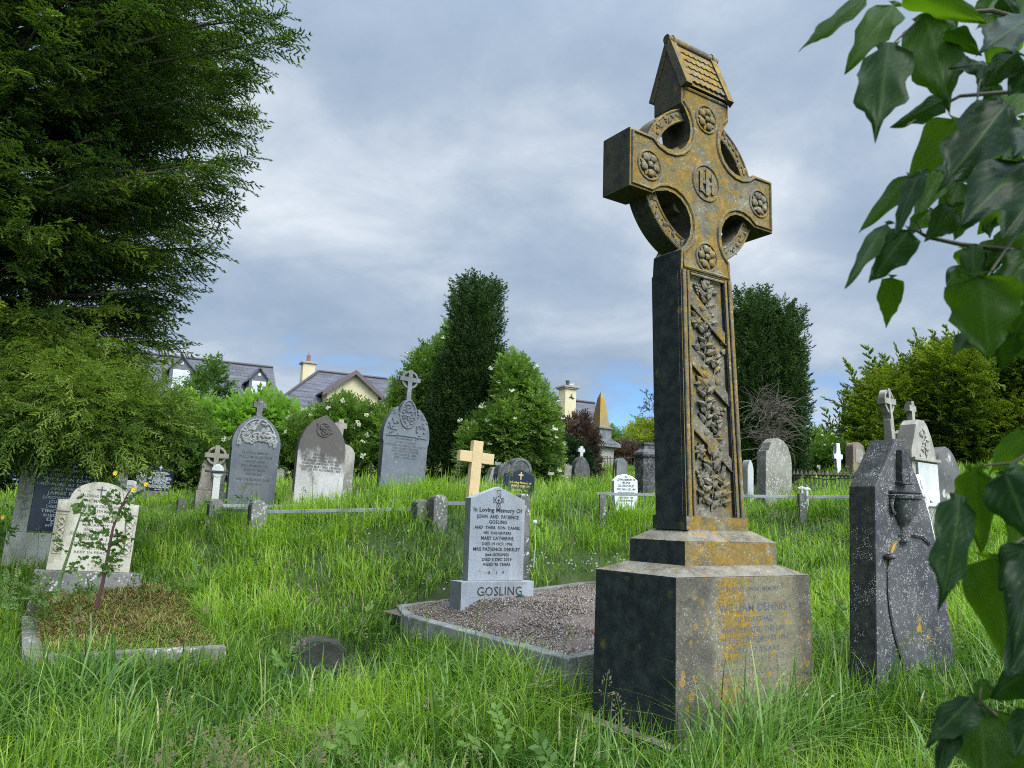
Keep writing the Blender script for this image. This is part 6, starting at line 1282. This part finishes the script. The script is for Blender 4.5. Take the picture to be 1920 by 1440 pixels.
        for s in (-1, 1): b.prism([(x, zt - .12), (x + s * (w2 + .27), ze - .34), (x + s * (w2 + .27), ze - .12), (x, zt + .09)][::s], y0 - .26, y0 - .202)
        b.build('bargeboard', PAINT_W, d)
    gab(1048, 746, 1.25, -2.2, 1.55, 'gable'); gab(1119, 777, .8, -3.0, 1.0, 'gable')
    q_ = f(1064, 733, y=-2.6); zc = f(1064, 731, y=-2.6)[2]; k = 42 / F; b = MB(); b.box(q_[0] - .33, q_[0] + .33, -2.9, -2.3, -5, zc, bev=.01); ch = b.build('chimney', RENDER_C, T); b = MB(); b.box(q_[0] - .40, q_[0] + .40, -2.98, -2.22, zc + .002, zc + .07); b.box(q_[0] - .46, q_[0] + .46, -3.04, -2.16, zc + .071, zc + .16, bev=.02); b.build('chimney_cap', CAPST, ch)
    b = MB(); b.lathe([(.09, zc + .161), (.09, zc + .42), (.11, zc + .43), (.11, zc + .47), (.0, zc + .475)], 10, (q_[0] - .0, -2.6, 0)); b.build('chimney_pot', FASCIA, ch)
    b = MB(); b.tube([(q_[0] - .1, -2.93, zc - .42), (q_[0] + .02, -2.93, zc - .38), (q_[0] + .12, -2.93, zc - .46), (q_[0] + .22, -2.93, zc - .44)], [.02, .05, .03, .015], 6); b.tube([(q_[0] + .02, -2.93, zc - .38), (q_[0] + .06, -2.93, zc - .22)], [.05, .01], 6); b.build('wall_ornament', FASCIA, ch)
    p = o + uvec(yaw) * (q_[0] + .26) + (-nvec(yaw)) * -2.6 + np.array([0, 0, zc + .17]); b = MB(); b.ball((0, 0, .10), .075, 2, (1.9, .9, .9)); b.ball((.13, 0, .17), .042, 2); b.tube([(-.08, 0, .11), (-.27, 0, .10)], [.05, .01], 6); b.tube([(.16, 0, .165), (.21, 0, .155)], [.015, .004], 5); b.tube([(.02, .02, .04), (.02, .02, -.01)], .008, 4); b.tube([(.02, -.02, .04), (.02, -.02, -.01)], .008, 4)
    g = b.build('gull', plain("gull plumage", (.35, .36, .38), (.6, .6, .6), .8, 12), None, True); g.location = p; g.rotation_euler = (0, 0, yaw + .4); tag(g, 'small grey gull standing on the broad cream chimney', 'bird')
    p = at(1183, 850, 60); T = thing('utility_pole', 'distant wooden utility pole with crossarm beyond the yellow tree', 'utility pole', p, R(10)); hz = at(1183, 806, 60)[2] - p[2]; MB().tube([(0, 0, -3), (0, 0, hz)], .12, 8).build('pole', FASCIA, T); MB().box(-.6, .6, -.05, .05, hz - .45, hz - .3).build('crossarm', FASCIA, T)
    # whitewashed boundary wall glimpsed through the branches
    a, b_ = at(110, 870, 22.5), at(270, 870, 22.5); T = MB().box(0, float(b_[0] - a[0]) + 3, 0, .3, -1.5, .55, bev=.01).build('boundary_wall', RENDER_W); T.location = a + np.array([-1, .0, .3]); tag(T, 'white boundary wall glimpsed between the low yew branches and dark hedge', 'wall')
houses()

# ------------------------------------------------------------------ ivy hanging close to the camera
def ivy():
    m, t = mat("ivy leaf"); at_ = t.n('ShaderNodeAttribute', attribute_name='vein').outputs['Fac']; tn = t.n('ShaderNodeAttribute', attribute_name='tint').outputs['Fac']; co, tc = objco(t)
    c = t.mix(t.step(t.noise(co, 14, 4, .6), .3, .7), t.ramp(tn, [(0, (.003, .012, .005)), (.5, (.010, .036, .004)), (1, (.034, .090, .006))]), t.ramp(tn, [(0, (.005, .018, .007)), (.5, (.018, .050, .005)), (1, (.050, .115, .008))]))
    c = t.mix(t.math('MULTIPLY', t.step(t.voro(co, 90), .16, .08), .5), c, (.09, .10, .03)); c = t.mix(t.math('MULTIPLY', at_, .35), c, (.07, .13, .03)); t.put(t.b.inputs['Base Color'], c); t.b.inputs['Roughness'].default_value = .36; t.b.inputs['Specular IOR Level'].default_value = .10
    bump(t, t.math('ADD', t.math('MULTIPLY', at_, 1.2), t.noise(co, 40, 3, .6)), .25, .002)
    tr = t.n('ShaderNodeBsdfTranslucent'); t.put(tr.inputs[0], t.mix(tn, (.02, .09, .004), (.15, .30, .006))); mx = t.n('ShaderNodeMixShader'); t.put(mx.inputs[0], t.math('ADD', .16, t.math('MULTIPLY', tn, .42)))
    t.t.links.new(t.b.outputs[0], mx.inputs[1]); t.t.links.new(tr.outputs[0], mx.inputs[2]); t.t.links.new(mx.outputs[0], t.out.inputs[0]); IV = m
    STEM = plain("ivy stem", (.045, .055, .02), (.075, .06, .03), .7, 60); rr = random.Random(17)
    # half outlines (x = half width, y = along the leaf)
    SH = {'z': [(0, 0), (.22, -.05), (.40, .02), (.47, .14), (.50, .30), (.40, .40), (.42, .50), (.48, .58), (.40, .66), (.27, .70), (.20, .78), (.13, .80), (.06, .90), (0, 1.0)], 'o': [(0, 0), (.30, -.035), (.47, .10), (.50, .24), (.44, .40), (.33, .58), (.22, .74), (.10, .90), (0, 1.0)],
          'l': [(0, 0), (.26, -.06), (.44, .04), (.50, .20), (.43, .33), (.47, .47), (.36, .56), (.25, .66), (.22, .77), (.09, .90), (0, 1.0)],
          'w': [(0, .02), (.22, -.03), (.42, .08), (.50, .30), (.49, .46), (.36, .56), (.33, .67), (.20, .74), (.13, .86), (.05, .95), (0, 1.02)]}
    def half(sh, v):                                         # half width at fraction v
        ys = [p[1] for p in SH[sh]]; xs = [p[0] for p in SH[sh]]; o = np.argsort(ys); return np.interp(v, np.array(ys)[o], np.array(xs)[o])
    def leaf(T, p1, p2, wpx, tint, sh='o', face=0.0, D1=1.0, D2=None, curl=.3, fold=.25):
        D2 = D2 or D1 + rr.uniform(-.05, .05); sh = rr.choice('lzw') if sh == 'o' and rr.random() < .45 else sh; A = at(*p1, D1); B = at(*p2, D2); ax = Vector(B - A); L = ax.length; ax.normalize(); view = Vector(EYE - (A + B) / 2).normalized(); sd_ = ax.cross(view).normalized(); nn = sd_.cross(ax).normalized(); Q = Matrix.Rotation(face, 3, ax); sd_ = Q @ sd_; nn = Q @ nn
        wd = wpx * .90 * D1 / F / max(.35, math.cos(face)); nu, nv = 8, 18; V, Vn, K = [], [], []; ph = rr.uniform(0, 6); v0 = min(p[1] for p in SH[sh])
        for j in range(nv + 1):
            fv = j / nv; v = v0 + (1.0 - v0) * fv
            for i in range(-nu, nu + 1):
                a = i / nu; hwv = half(sh, v) * (1 + .05 * math.sin(v * 11 + ph + (2 if a > 0 else 0))); x = a * hwv * wd; y = v * L; z = -fold * abs(x) - curl * L * (v - .25) ** 2 * .45 + .06 * wd * math.sin(a * 4 + v * 7 + ph) * abs(a) + .035 * wd * math.cos(v * 15 + ph) * abs(a)
                V.append(Vector(A) + sd_ * x + ax * y + nn * z); lat = abs(((abs(a) * .55 + (1 - v) * 1.0) * 5.0) % 1 - .5); Vn.append(max(1.0 if i == 0 else 0, .55 if lat < .09 and abs(i) < nu else 0)); K.append((i, j))
        st = 2 * nu + 1; T_ = [(j * st + i, j * st + i + 1, (j + 1) * st + i + 1, (j + 1) * st + i) for j in range(nv) for i in range(2 * nu)]
        V = np.array(V); o = T.location; o_ = np_mesh('leaf', V - np.array(o), np.array(T_), IV, T, True, vein=Vn, tint=np.full(len(V), tint)); return o_
    U_ = [((1622, -6), (1500, 86), 40, .55, 'o', .5, 1.0), ((1677, 6), (1588, 122), 80, .7, 'o', .3, 1.05), ((1665, 84), (1641, 250), 118, .35, 'z', .1, 1.0), ((1735, 30), (1782, 200), 122, .6, 'z', -.2, 1.02), ((1698, -20), (1850, 46), 80, .7, 'o', .3, 1.0),
          ((1770, 186), (1668, 238), 50, .35, 'l', .6, .98), ((1795, 225), (1702, 345), 100, .75, 'o', .2, 1.08), ((1888, 196), (1768, 352), 125, .12, 'o', -.15, .96), ((1925, 300), (1806, 412), 128, .10, 'w', .35, .93), ((1728, 318), (1670, 436), 42, .2, 'o', .7, 1.0),
          ((1708, 328), (1611, 432), 48, .7, 'o', .4, 1.06), ((1662, 418), (1582, 532), 42, .4, 'l', .6, 1.02), ((1704, 432), (1628, 530), 74, .25, 'l', .4, .98), ((1672, 518), (1660, 616), 52, .6, 'w', .2, 1.04), ((1794, 388), (1738, 452), 62, .35, 'o', -.4, 1.0), ((1765, 318), (1716, 402), 66, .85, 'o', .1, 1.1),
          ((1838, 518), (1853, 676), 150, .62, 'l', .05, .95), ((1905, 626), (1878, 698), 62, .2, 'o', -.5, .95), ((1880, 445), (1836, 520), 70, .75, 'o', .4, 1.05), ((1822, 458), (1823, 532), 46, .55, 'w', .3, 1.02), ((1935, 30), (1836, 96), 88, .1, 'o', .4, .94), ((1905, 96), (1838, 160), 70, .3, 'o', .6, .97), ((1925, -14), (1838, 46), 74, .8, 'o', .2, 1.05),
          ((1925, 220), (1880, 312), 84, .75, 'w', 0, 1.06), ((1935, 418), (1846, 500), 74, .85, 'l', .3, 1.03), ((1938, 470), (1866, 560), 80, .5, 'o', .1, 1.0), ((1940, 560), (1892, 640), 84, .45, 'w', .2, .98), ((1850, 120), (1790, 120), 44, .2, 'o', .7, 1.0), ((1860, 300), (1850, 372), 60, .7, 'o', 0, 1.1), ((1776, 60), (1840, 110), 50, .15, 'o', .6, .98), ((1925, 160), (1868, 232), 66, .85, 'o', .2, 1.08), ((1745, 392), (1700, 440), 44, .8, 'l', .2, 1.09), ((1800, 340), (1760, 420), 60, .6, 'o', .2, 1.1), ((1900, 520), (1850, 590), 60, .8, 'o', -.2, 1.1), ((1895, 60), (1850, 150), 74, .9, 'l', .1, 1.12), ((1940, 120), (1890, 180), 80, .2, 'o', .3, .96), ((1875, 250), (1905, 345), 78, .6, 'w', .1, 1.1), ((1945, 360), (1880, 440), 90, .3, 'o', .2, 1.0), ((1885, 380), (1832, 440), 60, .9, 'o', .2, 1.13), ((1820, 380), (1790, 450), 58, .5, 'l', -.2, 1.08), ((1950, 240), (1900, 290), 80, .1, 'w', .3, .92), ((1760, 0), (1790, 70), 60, .45, 'o', .3, 1.08), ((1860, -20), (1880, 70), 80, .55, 'l', .1, 1.1), ((1915, 590), (1935, 690), 80, .6, 'o', .1, 1.02), ((1850, 470), (1800, 500), 40, .8, 'w', .3, 1.1)]
    T = thing('ivy', 'glossy dark ivy hanging down against the sky close to the viewer', 'ivy', at(1920, 200, 1.02), 0)
    for _ in range(26):
        a = (rr.uniform(1800, 1935), rr.uniform(-10, 640)); L_ = rr.uniform(45, 85); an = rr.uniform(-.9, 1.1); U_.append((a, (a[0] - L_ * math.sin(an), a[1] + L_ * math.cos(an)), L_ * rr.uniform(.65, .95), rr.choice((.05, .15, .2, .35, .7, .85)), rr.choice('olzw'), rr.uniform(-.5, .6), rr.uniform(1.0, 1.16)))
    for p1, p2, w_, ti, sh, fc, D in U_: leaf(T, p1, p2, w_, ti, sh, fc, D, None, rr.uniform(.05, .5), rr.uniform(.05, .4))
    def stem(T, pts, r_):
        P_ = [Vector(at(x, y, D)) - T.location for x, y, D in pts]; MB().tube(P_, r_, 6).build('stem', STEM, T, True)
    stem(T, [(2010, 60, 1.0), (1860, 20, 1.02), (1735, 26, 1.03), (1668, 88, 1.02)], [.0035, .003, .002, .0015]); stem(T, [(2020, 160, 1.0), (1900, 172, 1.02), (1800, 180, 1.03), (1700, 235, 1.0)], [.004, .003, .0025, .0015])
    stem(T, [(2020, 470, 1.0), (1900, 470, 1.03), (1800, 458, 1.04), (1740, 445, 1.02), (1705, 425, 1.02)], [.0045, .004, .003, .0025, .0012]); stem(T, [(1730, 440, 1.02), (1716, 412, 1.02)], .0012); stem(T, [(1714, 432, 1.02), (1700, 480, 1.0)], .001); stem(T, [(1960, 380, 1.0), (1905, 440, 1.02), (1850, 520, .98), (1838, 526, .96)], [.003, .002, .0015, .001]); stem(T, [(1850, 120, 1.03), (1835, 160, 1.02), (1830, 210, 1.0)], .0012)
    Lw = [((1925, 815), (1846, 890), 58, .6, 'o', .35, .85), ((1842, 876), (1780, 985), 62, .65, 'w', .3, .9), ((1800, 936), (1772, 1142), 78, .22, 'o', -.35, .82), ((1826, 880), (1840, 1042), 78, .55, 'o', .2, .88), ((1882, 884), (1935, 1020), 105, .12, 'w', .2, .80), ((1866, 1045), (1888, 1250), 132, .6, 'o', .0, .84),
          ((1930, 1018), (1872, 1105), 84, .2, 'o', .4, .82), ((1940, 1040), (1905, 1225), 88, .08, 'o', -.2, .78), ((1826, 1304), (1732, 1398), 64, .2, 'w', .5, .82), ((1940, 1250), (1850, 1310), 84, .15, 'o', .4, .8), ((1838, 1330), (1845, 1475), 112, .62, 'o', .05, .85), ((1782, 1356), (1752, 1460), 44, .12, 'o', .6, .83), ((1905, 1338), (1880, 1470), 110, .5, 'w', .1, .84), ((1850, 1276), (1826, 1318), 40, .5, 'o', .7, .86), ((1945, 1180), (1885, 1270), 82, .10, 'o', .2, .8), ((1940, 880), (1850, 905), 46, .3, 'o', .6, .84), ((1945, 1330), (1900, 1420), 80, .2, 'o', .3, .8), ((1930, 950), (1890, 1040), 60, .7, 'o', .2, .9)]
    T = thing('ivy', 'dark green ivy leaves drooping low in front of the urn headstone', 'ivy', at(1930, 1100, .85), 0)
    for p1, p2, w_, ti, sh, fc, D in Lw: leaf(T, p1, p2, w_, ti, sh, fc, D, None, rr.uniform(.05, .6), rr.uniform(.05, .45))
    stem(T, [(2000, 800, .85), (1900, 868, .86), (1850, 872, .88), (1835, 882, .88)], [.003, .002, .0015, .001]); stem(T, [(2000, 1000, .83), (1920, 1010, .84), (1880, 1036, .84), (1868, 1048, .84)], [.003, .002, .0015, .001]); stem(T, [(2000, 1410, .83), (1900, 1370, .84), (1846, 1322, .84), (1826, 1304, .83)], [.003, .0025, .002, .001]); stem(T, [(1870, 1340, .84), (1835, 1320, .84), (1840, 1290, .85)], .001)
ivy()

# ------------------------------------------------------------------ weeds on the neglected grave
def weeds():
    ST1 = plain("green stem", (.07, .12, .03), (.10, .15, .05), .7, 60); ST2 = plain("purple stem", (.09, .02, .03), (.07, .035, .04), .6, 40); LF = leafmat("thistle leaves", [(0, (.03, .07, .015)), (.5, (.085, .155, .03)), (1, (.17, .25, .06))], .3); YL = plain("yellow petals", (.80, .52, .02), (.85, .62, .04), .6, 30)
    def plant(lb, D, st, pts, sides, fl, seed, rad):
        r = random.Random(seed); o = at(*pts[0], D); T = thing('weed_plant', lb, 'weed', o, 0); W = lambda px, py, dd=0: Vector(at(px, py, D + dd)) - T.location
        MB().tube([W(*p) for p in pts], [rad * (1 - .75 * i / (len(pts) - 1)) for i in range(len(pts))], 7).build('stem', st, T, True)
        V, Tt, A = [], [], []
        b = MB(); nb = 0
        for (p, q_) in sides:
            a, e = W(*p), W(*q_, r.uniform(-.1, .1)); m_ = (a + e) / 2 + Vector((0, 0, -.02)); b.tube([a, m_, e], [.004, .003, .002], 5); nb += 1
            for g in (.25, .4, .55, .7, .85, 1.0):
                c = a * (1 - g) ** 2 + m_ * 2 * g * (1 - g) + e * g * g
                for _ in range(2):
                    d = Vector((r.uniform(-1, 1), r.uniform(-1, .3), r.uniform(-.7, .5))).normalized(); s = d.cross(Vector((r.uniform(-.3, .3), 1, .4))).normalized(); L = r.uniform(.03, .075); w_ = L * .30; k = len(V)
                    V += [c, c + d * L * .3 + s * w_, c + d * L * .45 + s * w_ * .45, c + d * L * .7 + s * w_ * .8, c + d * L, c + d * L * .7 - s * w_ * .8, c + d * L * .45 - s * w_ * .45, c + d * L * .3 - s * w_]
                    Tt += [(k, k + 1, k + 7), (k + 1, k + 2, k + 6), (k + 1, k + 6, k + 7), (k + 2, k + 3, k + 5), (k + 2, k + 5, k + 6), (k + 3, k + 4, k + 5)]; A += [r.uniform(.2, .8)] * 8
        if nb: b.build('twig', st, T, True)
        np_mesh('leaves', V, Tt, LF, T, tint=A)
        for px, py in fl:
            c = W(px, py); b = MB()
            for k in range(9):
                a = k * .698; d = Vector((math.cos(a), -.5 + .2 * (k % 2), math.sin(a))).normalized(); s = d.cross(Vector((0, 1, .2))).normalized() * .010; b.face([c, c + d * .014 - s, c + d * .027, c + d * .014 + s])
            b.ball(c + Vector((0, -.008, 0)), .008, 1); b.build('flower', YL, T)
    plant('green stemmed thistly weed growing before the cream headstone', 7.2, ST1, [(108, 1105), (118, 1070), (130, 1035), (140, 1000), (152, 965), (163, 950)], [((120, 1065), (160, 1045)), ((128, 1042), (103, 1000)), ((135, 1020), (178, 1018)), ((140, 1000), (180, 1000)), ((148, 975), (182, 972)), ((155, 962), (180, 955)), ((158, 958), (155, 925)), ((152, 965), (145, 945)), ((118, 1072), (150, 1060))], [], 3, .016)
    plant('tall purple stemmed weed with yellow flowers before the cream headstone', 6.9, ST2, [(180, 1140), (190, 1105), (199, 1060), (205, 1025), (212, 990), (225, 955), (240, 925), (250, 912)], [((200, 1055), (235, 1030)), ((203, 1040), (182, 1000)), ((206, 1020), (232, 1010)), ((208, 1010), (190, 975)), ((210, 1000), (252, 1010)), ((213, 985), (208, 920)), ((220, 965), (235, 960)), ((226, 950), (256, 925)), ((208, 950), (200, 930)), ((205, 1030), (225, 1035)), ((197, 1075), (215, 1050)), ((195, 1080), (188, 1045))], [(251, 918)], 4, .018)
    plant('thin yellow flowered weed by the dark polished headstone', 7.4, ST1, [(232, 1040), (236, 980), (232, 930), (224, 890)], [((233, 940), (275, 912)), ((234, 960), (225, 930)), ((236, 985), (245, 955))], [(217, 887), (275, 908)], 5, .006)
    plant('small yellow flowered weed at the foot of the blue memorial', 8.6, ST1, [(22, 1040), (14, 1000), (6, 972)], [((18, 1020), (-10, 1000)), ((15, 1005), (30, 985)), ((10, 985), (-8, 975))], [(6, 970)], 6, .008)
    # leafy weeds round the foot of the cream stone
    r = np.random.default_rng(9); P_ = []
    for px, py, D, n, sp in ((75, 1115, 7.2, 45, .14), (60, 1140, 6.9, 30, .14), (150, 1115, 7.3, 25, .2), (355, 1085, 7.9, 16, .12), (5, 1095, 7.4, 60, .18), (250, 1085, 7.7, 25, .14)):
        c = at(px, py, D); P_.append(np.stack([c[0] + r.normal(0, sp, n), c[1] + r.normal(0, .2, n), c[2] + r.uniform(-.18, .10, n)], -1))
    P_ = np.concatenate(P_); V, Tt, A = multi(TW_B, P_, r.normal(0, .6, P_.shape) + [0, -.2, .7], r.uniform(.07, .15, len(P_)), r.uniform(.25, .75, len(P_)), r); tag(np_mesh('ground_weeds', V, Tt, LF, tint=A), 'leafy green weeds crowding round the foot of the cream headstone', 'weeds', kind='stuff')
weeds()
grow_grass()
